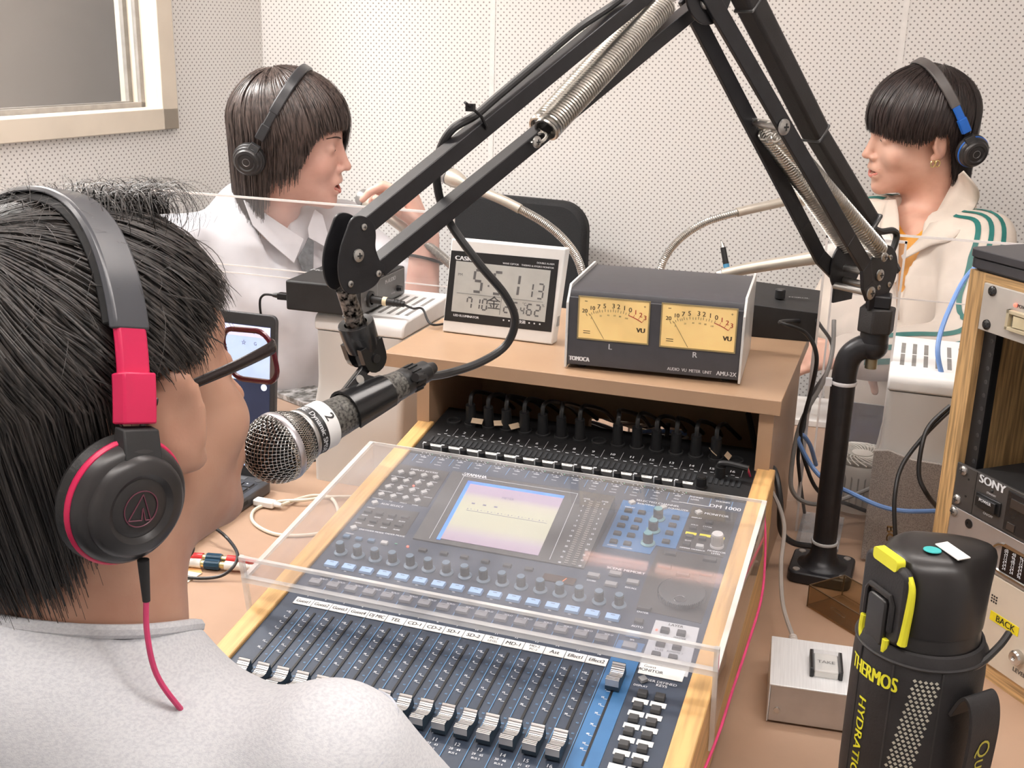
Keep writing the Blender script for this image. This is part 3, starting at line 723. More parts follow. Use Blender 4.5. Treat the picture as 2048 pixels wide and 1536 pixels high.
for k in range(3):
    a = PI/2+2*PI*k/3; o.tube([(0, 0, 0), (0.0026*math.cos(a), 0.0026*math.sin(a), 0)], 0.0003, 4)
    for dd in (-0.25, 0.25): o.tube([(0.0014*math.cos(a+dd), 0.0014*math.sin(a+dd), 0), (0.0026*math.cos(a+dd*0.8), 0.0026*math.sin(a+dd*0.8), 0)], 0.00015, 4)
o.X = XP
m0, m1 = loc(XP, 1177, 1004), loc(XP, 1133.4, 1127.7); m2, m3 = loc(XP, 1192, 1007), loc(XP, 1148, 1130.6)
mxs = ((m0[0]+m1[0])/2+0.001, (m2[0]+m3[0])/2+0.001); my0, my1 = m1[1], m0[1]
for k in range(13):
    y = my1-(my1-my0)*k/12; t = ['0', '2', '4', '6', '9', '12', '15', '18', '24', '30', '36', '42', '48'][k]
    o.text(t, (mxs[0]-0.0072, y, 0.0006), 0.0024, fatten=0.0001); o.text(t, (mxs[1]+0.0072, y, 0.0006), 0.0024, fatten=0.0001)
o.text('OVER', (mxs[0]-0.006, my1+0.004, 0.0006), 0.0022); o.text('OVER', (mxs[1]+0.007, my1+0.004, 0.0006), 0.0022)
o.build('bezel_lettering', M_wtext, mix, smooth=0)
for xx in mxs:
    o = MB(); o.X = XP
    for k in range(32):
        y = my0+(my1-my0)*k/31; o.b2((xx-0.0022, y, 0), (xx+0.0022, y+0.0022, 0.0008))
    o.build('level_meter', mat('meter_segment', (0.20, 0.185, 0.17), 0.4), mix, smooth=0)
# two-digit scene display
o = MB(); p = U((1118, 1160)); o.b2((p[0]-0.018, p[1]-0.006, 0), (p[0]+0.018, p[1]+0.006, 0.0014))
o.build('scene_display', mat('brown_display', (0.06, 0.035, 0.025), 0.2), mix, local=True)
o = MB(); o.tube([(p[0]+0.005, p[1]-0.003, 0.0016), (p[0]+0.0075, p[1]+0.003, 0.0016)], 0.0004, 4); o.build('lit_digit', mat('orange_digit', (0.9, 0.22, 0.08), 0.4, emit=0.7), mix, local=True)
wt.build('white_lettering', M_wtext, mix, local=True, smooth=0)
ln.build('rear_divider_print', M_lt, mix, local=True, smooth=0)
# ---------------------------------------------------------------- clear acrylic cover on the console
HC = 0.030
cv = empty('acrylic_cover', XM @ Matrix.Translation((0.214, 0.12, 0)), 'clear acrylic cover bridging the knobs and screen of the mixer', 'cover')
M_acr = clear('clear_acrylic', (0.965, 0.965, 0.975), 0.10, haze=0.055, hazecol=(0.95, 0.95, 1.0))
M_acre = clear('acrylic_edge', (0.95, 0.95, 0.95), 0.12, haze=0.42, hazecol=(0.95, 0.94, 0.92))
cu0, cu1, cv0, cv1 = -0.0335, 0.4635, -0.030, 0.276
def cb(name, m, a, b):
    o = MB(); o.X = XM; o.b2(a, b); return o.build(name, m, cv, smooth=0)
cb('top_plate', M_acr, (cu0+0.004, cv0+0.004, HC), (cu1-0.004, cv1, HC+0.003))
cb('front_lip', M_acr, (cu0, cv0, HC-0.001), (cu1, cv0+0.003, HC+0.028))
for u in (cu0, cu1-0.003): cb('side_plate', M_acr, (u, cv0+0.004, -0.040), (u+0.003, cv1, HC+0.0005))
e = MB(); e.X = XM
e.b2((cu0-0.0003, cv0-0.0005, HC+0.0250), (cu1+0.0003, cv0+0.0035, HC+0.0285))
e.b2((cu0-0.0003, cv0-0.0008, HC-0.003), (cu1+0.0003, cv0+0.005, HC+0.0035))
e.b2((cu0-0.0005, cv0+0.003, HC-0.0005), (cu0+0.0050, cv1, HC+0.0035)); e.b2((cu1-0.0050, cv0+0.003, HC-0.0005), (cu1+0.0005, cv1, HC+0.0035))
for u in (cu0, cu1-0.004): e.b2((u-0.0003, cv0-0.0005, -0.062 if u > 0 else -0.035), (u+0.0043, cv0+0.0045, HC+0.0285))
e.b2((cu0, cv1-0.0008, HC-0.0002), (cu1, cv1+0.0008, HC+0.0032))
e.build('polished_edges', M_acre, cv, smooth=0)
# ================================================================ things on the shelf
def fr_(o, xdir, tilt=0.0):
    """frame standing on a surface: x along its front, y up the front face (leaning back by tilt), z out towards the viewer"""
    x = Vector(xdir).normalized(); z = Vector((x.y, -x.x, 0)).normalized(); y = Vector((0, 0, 1))
    X = Matrix((x, y, z)).transposed().to_4x4(); X.translation = o
    return X @ Matrix.Rotation(-tilt, 4, 'X')
M_sil = mat('brushed_aluminium', (0.60, 0.60, 0.59), 0.38, 0.75, var=0.03, scale=20, stretch=(1, 30, 1))
M_silw = mat('silver_paint', (0.70, 0.70, 0.69), 0.35, 0.2, var=0.02)
M_char = mat('charcoal_metal', (0.058, 0.058, 0.066), 0.42, var=0.03, scale=60, bump=0.05, bscale=1500)
# ---- VU meter unit
p0 = atz(1128, 736, SHZ); p1 = atz(1480, 771, SHZ)
XVU = fr_(p0+Vector((0, 0, 0.002)), p1-p0); VW = (p1-p0).length
vu = empty('vu_meter', XVU, 'charcoal box with two amber needle meters and silver end plates, on the shelf', 'meter unit')
VH = 0.103; VD = 0.178
o = MB(); o.X = XVU
o.prism([(0.0035, 0.004), (VW-0.0035, 0.004), (VW-0.0035, VH-0.010), (0.0035, VH-0.010)], -0.006, -0.001)
o.build('front_panel', M_char, vu, bevel=0.0006)
o = MB(); o.X = XVU @ Matrix.Rotation(PI/2, 4, 'Y')      # profile in (z->x, y)
pr = [(0.006, 0.004), (0.006, VH-0.0105), (0.010, VH-0.003), (0.014, VH-0.001), (VD-0.002, VH-0.001), (VD-0.002, 0.004)]
o.prism(pr, 0.0032, VW-0.0032); o.build('case', M_char, vu)
for x in (0, VW-0.0032):
    o = MB(); o.X = XVU @ Matrix.Rotation(PI/2, 4, 'Y'); q = 0.006
    o.prism([(-0.001, 0.0), (-0.001, VH-0.017), (0.016, VH+0.004), (VD-0.004, VH+0.004), (VD, VH), (VD, 0.0)], x, x+0.0032)
    e_ = o.build('end_plate', M_silw, vu, bevel=0.0005)
for x in (0.02, VW-0.02):
    for z in (0.02, VD-0.02):
        o = MB(); o.X = XVU; o.cyl((x, -0.002, -z), (x, 0.004, -z), 0.006); o.build('foot', M_black, vu)
M_amber = mat('amber_scale', (0.88, 0.66, 0.32), 0.45, var=0.05, scale=18, emit=0.32)
M_redp = mat('red_print', (0.55, 0.05, 0.04), 0.5)
def c2(x, y): return (850+x/2.7307, 450+y/2.7307)
def meterwin(tl, tr, br, bl, needle):
    a, b, c, d = [loc(XVU, *p) for p in (tl, tr, br, bl)]
    x0, x1 = (a[0]+d[0])/2, (b[0]+c[0])/2; y1, y0 = (a[1]+b[1])/2, (c[1]+d[1])/2
    w, h = x1-x0, y1-y0
    o = MB(); o.X = XVU
    o.b2((x0-0.0016, y0-0.0016, -0.0012), (x1+0.0016, y0, 0.0006)); o.b2((x0-0.0016, y1, -0.0012), (x1+0.0016, y1+0.0016, 0.0006))
    o.b2((x0-0.0016, y0, -0.0012), (x0, y1, 0.0006)); o.b2((x1, y0, -0.0012), (x1+0.0016, y1, 0.0006))
    m = o.build('meter_window', mat('brass_rim', (0.45, 0.35, 0.17), 0.3, 0.5), vu)
    o = MB(); o.X = XVU; o.b2((x0, y0, -0.0012), (x1, y1, -0.0006)); o.build('dial_face', M_amber, m)
    k = MB(); k.X = XVU; rd = MB(); rd.X = XVU
    cx, cy = x0+w*0.49, y0-h*0.62; R = h*1.32
    A = lambda t: math.radians(118-60*t)
    P = lambda t, r: (cx+r*math.cos(A(t)), cy+r*math.sin(A(t)))
    vals = [('20', 0.0), ('10', 0.13), ('7', 0.235), ('5', 0.33), ('3', 0.47), ('2', 0.55), ('1', 0.645), ('0', 0.74), ('1', 0.83), ('2', 0.92), ('3', 1.0)]
    for i, (s_, t) in enumerate(vals):
        q = P(t, R+h*0.135); tgt = k
        (k if i < 8 else rd).text(s_, (*q, -0.0003), 0.0058 if len(s_) < 2 else 0.0050, fatten=0.00016)
        a_, b_ = P(t, R-h*0.0), P(t, R+h*0.07)
        (k if i < 8 else rd).tube([(*a_, -0.0004), (*b_, -0.0004)], 0.00035, 4)
    for t in (0.045, 0.09, 0.17, 0.2, 0.28, 0.38, 0.425, 0.51, 0.6, 0.69):
        a_, b_ = P(t, R-h*0.01), P(t, R+h*0.045); k.tube([(*a_, -0.0004), (*b_, -0.0004)], 0.0003, 4)
    rd.tube([(*P(0.74+0.26*j/8, R), -0.0004) for j in range(9)], 0.0006, 4)
    k.text('VU', (x1-w*0.10, y0+h*0.30, -0.0003), 0.0058, fatten=0.0005)
    k.text('+', (x1-w*0.06, y1-h*0.12, -0.0003), 0.004); k.b2((x0+w*0.075, y1-h*0.10, -0.0005), (x0+w*0.115, y1-h*0.085, -0.0003))
    for j in range(2): k.b2((x0+w*0.07, y0+h*(0.17-0.05*j), -0.0005), (x0+w*0.17, y0+h*(0.185-0.05*j), -0.0003))
    for j, t in enumerate((0.05, 0.235, 0.38, 0.5, 0.6, 0.72)): q = P(t, R-h*0.09); k.text(('0', '20', '40', '60', '80', '100')[j], (*q, -0.0003), 0.0020)
    k.build('scale_print', mat('brown_ink', (0.10, 0.07, 0.04), 0.6), m, smooth=0); rd.build('red_scale', M_redp, m, smooth=0)
    o = MB(); o.X = XVU
    n0 = (x0+w*0.375, y0+0.001); n1 = P(0.06, R+h*0.02)
    o.tube([(*n0, 0.0004), (*n1, 0.0004)], 0.00028, 4); o.build('needle', M_ink, m)
    o = MB(); o.X = XVU; o.b2((x0, y0, 0.0008), (x1, y1, 0.0012)); o.build('meter_glass', clear('meter_glass', (0.97, 0.95, 0.9), 0.08), m, smooth=0)
    return (x0+x1)/2
xa = meterwin(c2(848, 392), c2(1224, 424), c2(1214, 650), c2(834, 612), 0)
xb = meterwin(c2(1302, 430), c2(1702, 465), c2(1690, 694), c2(1284, 660), 0)
o = MB(); o.X = XVU
lp = loc(XVU, *c2(1010, 668)); o.text('L', (*lp, -0.0008), 0.0072, fatten=0.0002)
lp = loc(XVU, *c2(1472, 712)); o.text('R', (*lp, -0.0008), 0.0072, fatten=0.0002)
lp = loc(XVU, *c2(841, 732)); o.text('TOMOCA', (*lp, -0.0008), 0.0056, fatten=0.0006, sx=0.74)
lp = loc(XVU, *c2(1443, 797)); o.text('AUDIO  VU  METER  UNIT', (*lp, -0.0008), 0.0040, fatten=0.0001, sx=0.84)
lp = loc(XVU, *c2(1645, 816)); o.text('AMU-2X', (*lp, -0.0008), 0.0054, fatten=0.0002, sx=0.86)
o.build('front_lettering', M_wtext, vu, smooth=0)
# ---- digital clock
p0 = atz(884, 664, SHZ); p1 = atz(1104, 691, SHZ)
XC = fr_(p0+Vector((0, 0, 0.001)), p1-p0, math.radians(4)); CW = (p1-p0).length
ck = empty('digital_clock', XC, 'white framed digital clock and thermometer standing on the shelf', 'clock')
def rnd(x0, y0, x1, y1, r, n=4):
    pr = []
    for cx, cy, a0 in ((x1-r, y1-r, 0), (x0+r, y1-r, 90), (x0+r, y0+r, 180), (x1-r, y0+r, 270)):
        for k in range(n+1): a = math.radians(a0+90*k/n); pr.append((cx+r*math.cos(a), cy+r*math.sin(a)))
    return pr
tl_ = loc(XC, 903, 477); tr_ = loc(XC, 1131, 498); CH = (tl_[1]+tr_[1])/2
o = MB(); o.X = XC; o.prism([(0, 0), (CW, 0), (tr_[0], CH), (tl_[0], CH)], -0.022, 0); o.build('case', mat('white_abs', (0.78, 0.78, 0.77), 0.35, var=0.01), ck, bevel=0.002)
q = [loc(XC, *c2(x, y)) for x, y in ((105, 520), (690, 585), (732, 190), (145, 138))]
o = MB(); o.X = XC; o.prism(q, -0.001, 0.0006); o.build('black_bezel', M_black, ck, smooth=0)
q = [loc(XC, *c2(x, y)) for x, y in ((145, 470), (655, 530), (688, 248), (172, 195))]
o = MB(); o.X = XC; o.prism(q, 0.0003, 0.0010); o.build('liquid_crystal_panel', mat('lcd_grey', (0.47, 0.48, 0.46), 0.3, var=0.03), ck, smooth=0)
qa, qb, qc, qd = [Vector((*p, 0)) for p in q]
def lcp(u, v): return (qa*(1-u)+qb*u)*(1-v)+(qd*(1-u)+qc*u)*v
SEG = {'0': 'abcdef', '1': 'bc', '2': 'abged', '3': 'abgcd', '4': 'fgbc', '5': 'afgcd', '6': 'afgedc', '7': 'abcf', '8': 'abcdefg', '9': 'abcdfg'}
def seg7(o, ch, x, y, w, h, t, z=0.0012):
    sl = 0.10
    def pt(a, b): return (x+a*w+b*h*sl, y+b*h, z)
    S_ = {'a': ((0, 1), (1, 1)), 'g': ((0, .5), (1, .5)), 'd': ((0, 0), (1, 0)), 'f': ((0, .5), (0, 1)), 'e': ((0, 0), (0, .5)), 'b': ((1, .5), (1, 1)), 'c': ((1, 0), (1, .5))}
    for s_ in SEG[ch]:
        (a, b), (c, d) = S_[s_]
        if s_ in 'agd': A0, A1 = pt(a+0.1, b), pt(c-0.1, d); o.quad((A0[0], A0[1]-t/2, z), (A1[0], A1[1]-t/2, z), (A1[0], A1[1]+t/2, z), (A0[0], A0[1]+t/2, z))
        else: A0, A1 = pt(a, b+0.06), pt(c, d-0.06); o.quad((A0[0]-t/2, A0[1], z), (A0[0]+t/2, A0[1], z), (A1[0]+t/2, A1[1], z), (A1[0]-t/2, A1[1], z))
o = MB(); o.X = XC
for ch, u, v, w_, h_ in (('5', 0.21, 0.44, 0.085, 0.42), ('5', 0.42, 0.44, 0.085, 0.42), ('1', 0.60, 0.44, 0.085, 0.42), ('1', 0.80, 0.44, 0.035, 0.28), ('3', 0.89, 0.44, 0.055, 0.28),
                         ('7', 0.16, 0.10, 0.048, 0.21), ('1', 0.255, 0.10, 0.04, 0.21), ('0', 0.325, 0.10, 0.048, 0.21), ('2', 0.56, 0.10, 0.048, 0.21), ('5', 0.65, 0.10, 0.048, 0.21), ('4', 0.735, 0.10, 0.035, 0.14), ('6', 0.80, 0.10, 0.048, 0.21), ('2', 0.885, 0.10, 0.048, 0.21)):
    p = lcp(u, v); W_ = (qb-qa).length; H_ = (qd-qa).length
    seg7(o, ch, p.x, p.y, w_*W_, h_*H_, 0.0036 if h_ > 0.3 else 0.0021 if h_ > 0.2 else 0.0016)
p = lcp(0.365, 0.56); o.b2((p.x, p.y, 0.0011), (p.x+0.0025, p.y+0.0025, 0.0013)); p = lcp(0.372, 0.72); o.b2((p.x, p.y, 0.0011), (p.x+0.0025, p.y+0.0025, 0.0013))
a_, b_ = lcp(0.04, 0.38), lcp(0.96, 0.38); o.tube([(a_.x, a_.y, 0.0011), (b_.x, b_.y, 0.0011)], 0.0003, 4)
a_, b_ = lcp(0.52, 0.04), lcp(0.525, 0.38); o.tube([(a_.x, a_.y, 0.0011), (b_.x, b_.y, 0.0011)], 0.0003, 4)
p = lcp(0.45, 0.24); o.text('金', (p.x, p.y, 0.0012), 0.014, fatten=0.0003); p = lcp(0.77, 0.30); o.text('°C', (p.x, p.y, 0.0012), 0.004); p = lcp(0.965, 0.31); o.text('%', (p.x, p.y, 0.0012), 0.004); p = lcp(0.06, 0.74); o.text('PM', (p.x, p.y, 0.0012), 0.004)
o.build('lcd_digits', mat('lcd_dark', (0.12, 0.12, 0.125), 0.4), ck, smooth=0)
o = MB(); o.X = XC
p = loc(XC, *c2(215, 183)); o.text('CASIO', (p[0]+0.001, p[1], 0.0011), 0.0058, fatten=0.0006, sx=1.2)
p = loc(XC, *c2(565, 222)); o.text('WAVE CEPTOR    THERMO & HYGRO MONITOR', (p[0], p[1], 0.0011), 0.0024, fatten=0.0001)
p = loc(XC, *c2(660, 213)); o.text('DOUBLE ALARM', (p[0], p[1]+0.0006, 0.0011), 0.0024, fatten=0.0001)
p = loc(XC, *c2(222, 498)); o.text('LED ILLUMINATOR', (p[0]+0.001, p[1], 0.0011), 0.0032, fatten=0.0002)
p = loc(XC, *c2(530, 530)); o.text('快適', (p[0], p[1], 0.0011), 0.0038, fatten=0.0002)
for x in (430, 460, 570, 598, 628):
    p = loc(XC, *c2(x, 519+(x-430)*0.11)); o.b2((p[0]-0.001, p[1]-0.001, 0.0008), (p[0]+0.001, p[1]+0.001, 0.0011))
o.build('bezel_lettering', M_wtext, ck, smooth=0)
o = MB(); o.X = XC
for y in (0.025, 0.05, 0.075, 0.095): o.b2((CW+0.0004+0.0, y, -0.017), (CW+0.0035, y+0.014, -0.008))
o.build('side_buttons', mat('grey_button', (0.3, 0.3, 0.3), 0.4), ck)
# ---- black audio interface with a knob behind the VU meter
bx = empty('audio_interface', (0.43, 0.69, SHZ), 'black wedge box with one round knob behind the meter box on the shelf', 'audio interface')
o = MB(); X = Matrix.Translation((0.395, 0.695, SHZ)) @ Matrix.Rotation(math.radians(4), 4, 'Z')
o.X = X; o.hexa([(-0.06, -0.02, 0.0), (0.076, -0.02, 0.0), (0.076, 0.09, 0.0), (-0.06, 0.09, 0.0), (-0.06, -0.02, 0.050), (0.076, -0.02, 0.043), (0.076, 0.09, 0.053), (-0.06, 0.09, 0.062)])
o.build('case', M_blackm, bx, bevel=0.001)
o = MB(); o.X = X; o.lathe([(0.0075, 0), (0.0075, 0.012), (0.006, 0.0135), (0, 0.0135)], 14, Matrix.Translation((0.018, 0.022, 0.0515))); o.build('knob', M_black, bx)
o = MB(); o.X = X; o.text('EDIROL', (0.045, 0.03, 0.0525), 0.006, fatten=0.0003); o.build('lettering', mat('grey_print', (0.3, 0.3, 0.3), 0.5), bx, smooth=0)
# ================================================================ white towers with slotted tops
M_wht = mat('off_white_plastic', (0.66, 0.645, 0.62), 0.38, var=0.015, scale=6)
M_wht2 = mat('bright_white_plastic', (0.80, 0.80, 0.795), 0.35, var=0.01)
M_slot = mat('vent_shadow', (0.22, 0.21, 0.20), 0.7)
def tower(x0, x1, y0, y1, label, grille=False, zt=0.158):
    t = empty('vented_tower', ((x0+x1)/2, (y0+y1)/2, T), label, 'tower unit', 'pair of slotted towers on the desk')
    o = MB(); zs = 0.130; H = zs-T
    n = 16; secs = []
    for k in range(n+1):
        z = T+H*k/n; u = k/n; bul = 0.006*math.exp(-((u-0.50)/0.10)**2)+(0.007 if u < 0.5 else 0.0)*min(1, (0.5-u)/0.1 if u < 0.5 else 0)
        secs.append((z, y0-bul, x0-bul*0.8))
    r = 0.010; vs = []; m = 0
    for z, yf, xl in secs:
        pr = rnd(xl, yf, x1, y1, r, 3); m = len(pr); vs += [(p[0], p[1], z) for p in pr]
    fs = [(i*m+j, i*m+(j+1) % m, (i+1)*m+(j+1) % m, (i+1)*m+j) for i in range(n) for j in range(m)]+[tuple(range(m-1, -1, -1)), tuple(range(n*m, n*m+m))]
    o.add(vs, fs); o.build('body', M_wht, t)
    # cap: rounded front-top edge
    pr = [(y0-0.001, zs+0.0012), (y0-0.001, zt-0.016)]+[(y0-0.001+0.014*(1-math.cos(a)), zt-0.016+0.014*math.sin(a)) for a in [PI/2*k/5 for k in range(1, 6)]]+[(y1, zt+0.004), (y1, zs+0.0012)]
    o = MB(); X = Matrix(((0, 0, 1, 0), (1, 0, 0, 0), (0, 1, 0, 0), (0, 0, 0, 1)))
    o.prism(pr, x0-0.001, x1+0.001, X); o.build('cap', M_wht2, t, bevel=0.003)
    o = MB(); n = 9
    for k in range(n):
        x = x0+0.014+(x1-x0-0.028)*k/(n-1)
        for a_, b_ in ((0.22, 0.50), (0.53, 0.80)):
            ya, yb = y0+(y1-y0)*a_, y0+(y1-y0)*b_; zz = lambda y: zt-0.002+0.006*(y-y0-0.013)/(y1-y0)
            o.hexa([(x-0.0028, ya, zt-0.01), (x+0.0028, ya, zt-0.01), (x+0.0028, yb, zt-0.01), (x-0.0028, yb, zt-0.01), (x-0.0028, ya, zz(ya)+0.0006), (x+0.0028, ya, zz(ya)+0.0006), (x+0.0028, yb, zz(yb)+0.0006), (x-0.0028, yb, zz(yb)+0.0006)])
    o.build('vent_slots', M_slot, t)
    return t
tower(-0.264, -0.116, 0.548, 0.735, 'white slotted tower on the desk left of the shelf, carrying a black box')
tw = tower(0.577, 0.727, 0.580, 0.765, 'white slotted tower with grey cloth front, beside the oak rack')
gr = mat('grille_cloth', (0.36, 0.325, 0.30), 0.8, var=0.18, scale=900, bump=0.5, bscale=1500)
XG = Matrix.Translation((0, 0.5715, 0)) @ Matrix.Rotation(PI/2, 4, 'X')
o = MB(); o.X = XG; o.prism([(0.5695, T+0.004), (0.728, T+0.004), (0.728, 0.040), (0.62, 0.043), (0.588, 0.052), (0.5695, 0.049)], 0, 0.006)
o.build('cloth_front', gr, tw, bevel=0.001)
lp = loc(XG, 1779, 1082, 0.0062)
o = MB(); o.X = XG @ Matrix.Translation((lp[0], lp[1], 0.0063)) @ Matrix.Rotation(-PI/2+math.radians(3), 4, 'Z'); o.text('BOSE', (0, 0, 0), 0.0105, fatten=0.0006, sx=1.3)
o.build('gold_lettering', mat('gold_print', (0.50, 0.34, 0.16), 0.4, 0.5), tw, smooth=0)
# ---- black audio interface on the left tower
XB = Matrix.Translation((-0.302, 0.528, 0.1622)) @ Matrix.Rotation(math.radians(1.5), 4, 'Z')
mb = empty('audio_interface', XB, 'black audio interface with a plugged headphone lead, lying on the left white tower', 'audio interface')
o = MB(); o.X = XB; o.b2((0, 0, 0.0), (0.122, 0.175, 0.046)); o.build('case', M_blackm, mb, bevel=0.003)
for x, y in ((0.02, 0.02), (0.10, 0.02), (0.02, 0.15), (0.10, 0.15)):
    o = MB(); o.X = XB; o.cyl((x, y, -0.0028), (x, y, 0.001), 0.006); o.build('foot', M_black, mb)
o = MB(); o.X = XB; o.b2((0.1215, 0.006, 0.003), (0.1235, 0.169, 0.044)); o.build('front_plate', mat('grey_plate', (0.10, 0.10, 0.10), 0.4), mb, bevel=0.001)
XBF = XB @ Matrix.Translation((0.1237, 0, 0)) @ Matrix.Rotation(PI/2, 4, 'Z') @ Matrix.Rotation(PI/2, 4, 'X')     # x along the plate (y), y up
o = MB(); o.X = XBF
o.text('M-AUDIO', (0.112, 0.035, 0.0003), 0.0065, fatten=0.0004); o.text('PHONES', (0.122, 0.012, 0.0003), 0.0028); o.text('LEVEL', (0.078, 0.013, 0.0003), 0.0026); o.text('1/2', (0.018, 0.024, 0.0003), 0.004); o.b2((0.062, 0.003, 0), (0.0625, 0.043, 0.0002))
o.X = XB; o.text('MobilePre', (0.035, 0.085, 0.0463), 0.012, rot=PI/2*0, fatten=0.0005)
o.build('lettering', mat('grey_print2', (0.45, 0.45, 0.46), 0.5), mb, smooth=0)
o = MB(); o.X = XBF; o.lathe([(0.0125, 0), (0.0125, 0.004), (0.0085, 0.0045), (0.0085, 0.001)], 20, Matrix.Translation((0.034, 0.021, 0)), cap=False); o.build('socket', M_black, mb)
o = MB(); o.X = XBF; o.lathe([(0.005, 0), (0.0045, 0.008), (0, 0.008)], 14, Matrix.Translation((0.140, 0.016, 0))); o.build('knob', M_black, mb)
# its cables
def cable(name, pts, r, m, label, cat='cable', n=8, group=None, res=10, extra=None):
    o = MB(); o.tube(smoothpts(pts, res), r, n); c = o.build(name, m); tag(c, label, cat, group); return c
def W(X, p): return X @ Vector(p)
q0 = W(XBF, (0.034, 0.021, 0.002)); q1 = W(XBF, (0.036, 0.018, 0.052))
pl = empty('headphone_plug', q0, 'black plug with a cream collar pushed into the black interface on the tower', 'plug')
d = (q1-q0).normalized()
o = MB(); o.cyl(q0, q0+d*0.020, 0.0062); o.cyl(q0+d*0.026, q0+d*0.052, 0.0064, 0.0040); 
for k in range(4): o.cyl(q0+d*(0.036+0.005*k), q0+d*(0.039+0.005*k), 0.0062-0.0005*k)
o.build('barrel', M_black, pl)
o = MB(); o.cyl(q0+d*0.020, q0+d*0.0265, 0.0068); o.build('collar', mat('cream_collar', (0.70, 0.60, 0.40), 0.5), pl)
e1 = q0+d*0.052
cable('headphone_lead', [e1, e1+Vector((0.018, -0.004, -0.004)), atd(845, 618, e1.length*0+1.70), atd(862, 648, 1.66), Vector((-0.045, 0.56, SHZ+0.0022)), Vector((-0.02, 0.62, SHZ+0.0022))], 0.0018, M_black, 'thin black lead running from the cream collared plug onto the shelf')
q0 = W(XB, (0.0, 0.018, 0.016)); pl = empty('usb_plug', q0, 'small black plug in the left side of the black box on the tower', 'plug')
o = MB(); o.X = XB; o.b2((-0.022, 0.012, 0.011), (0.0, 0.024, 0.021)); o.build('shell', M_black, pl, bevel=0.001)
o = MB(); o.cyl(W(XB, (-0.022, 0.018, 0.016)), W(XB, (-0.032, 0.018, 0.016)), 0.0045, 0.0028); o.build('strain_relief', M_black, pl)
a_ = W(XB, (-0.031, 0.018, 0.016))
cable('usb_lead', [a_, a_+Vector((-0.018, 0, -0.002)), a_+Vector((-0.026, 0.002, -0.02)), a_+Vector((-0.026, 0.012, -0.08)), a_+Vector((-0.03, 0.02, -0.18)), Vector((-0.34, 0.56, T+0.003)), Vector((-0.30, 0.62, T+0.003))], 0.0019, M_black, 'thin black lead dropping from the small plug behind the laptop')
# ================================================================ clear desk screens
def screen(name_lbl, x0, x1, y, zt, rails_and_reflections=(), posts=()):
    s = empty('acrylic_screen', ((x0+x1)/2, y, T), name_lbl, 'desk screen')
    o = MB(); o.b2((x0, y, T+0.001), (x1, y+0.003, zt)); o.build('clear_sheet', clear('screen_acrylic', (0.965, 0.965, 0.97), 0.07, haze=0.05), s, smooth=0)
    o = MB(); o.b2((x0, y-0.0004, zt-0.0032), (x1, y+0.0034, zt+0.0003))
    o.b2((x0-0.0003, y-0.0004, T), (x0+0.0028, y+0.0034, zt)); o.b2((x1-0.0028, y-0.0004, T), (x1+0.0003, y+0.0034, zt))
    for z in rails_and_reflections: o.b2((x0, y-0.0012, z), (x1, y, z+0.0022))
    o.build('polished_edge', mat('frosted_edge', (0.80, 0.76, 0.74), 0.25, var=0.02), s, smooth=0)
    o = MB()
    for x in posts: o.b2((x-0.03, y-0.05, T), (x+0.03, y+0.07, T+0.004))
    if posts: o.build('foot', clear('foot_acrylic', (0.93, 0.93, 0.93), 0.1, haze=0.25), s, smooth=0)
    return s
zt_ = aty(600, 402, 0.765).z
screen('clear acrylic screen standing between the laptop and the person in the pale shirt', -0.86, aty(908, 430, 0.765).x, 0.765, zt_, rails_and_reflections=(aty(640, 549, 0.765).z, aty(560, 556, 0.765).z), posts=(-0.7,))
pA, pB = atz(1590, 1062, T), atz(1738, 1085, T)
zr = aty(1700, 474, pA.y).z
s_ = screen('narrow clear acrylic screen standing behind the boom pole', pA.x, pB.x, pA.y, zr, posts=(pA.x+0.035,))
screen('clear acrylic screen in front of the person in the striped jacket', 0.470, 1.05, 0.935, aty(1900, 477, 0.935).z, rails_and_reflections=(aty(1790, 597, 0.935).z,), posts=(0.95,))  # the mid-height strip is a reflection line built as a pale rail
screen('low clear acrylic panel along the back of the shelf', 0.19, 0.466, 0.745, aty(1560, 603, 0.745).z, rails_and_reflections=(aty(1560, 640, 0.745).z,))
# ================================================================ laptop
M_lap = mat('dark_grey_aluminium', (0.075, 0.075, 0.080), 0.42, 0.3, var=0.04)
lx1 = -0.303; lw_ = 0.36; ly0, ly1 = 0.225, 0.472
lap = empty('laptop', (lx1-lw_/2, (ly0+ly1)/2, T), 'open dark grey laptop with a blue screen, left of the mixer', 'laptop')
o = MB(); o.prism(rnd(lx1-lw_, ly0, lx1, ly1, 0.012), T+0.002, T+0.019); o.build('base', M_lap, lap, bevel=0.0015)
o = MB(); o.prism(rnd(lx1-lw_+0.022, ly0+0.105, lx1-0.012, ly1-0.022, 0.003), T+0.0186, T+0.0194); o.build('keyboard_well', mat('well', (0.03, 0.03, 0.032), 0.5), lap)
ky = MB(); 
kx1, ky0_, ky1_ = lx1-0.014, ly0+0.108, ly1-0.026
for r in range(6):
    for c in range(19):
        x = kx1-(c+0.5)*0.0172; y = ky0_+(r+0.5)*(ky1_-ky0_)/6
        ky.box((x, y, T+0.0204), (0.0150, 0.0150, 0.0022), taper=0.92)
ky.build('keys', mat('laptop_key', (0.045, 0.045, 0.048), 0.45), lap, smooth=0)
ky = MB()
for r in range(6):
    for c in range(19):
        x = kx1-(c+0.5)*0.0172; y = ky0_+(r+0.5)*(ky1_-ky0_)/6; ky.b2((x-0.003, y+0.001, T+0.0215), (x-0.0005, y+0.0035, T+0.0217))
ky.build('key_legends', M_wtext, lap, smooth=0)
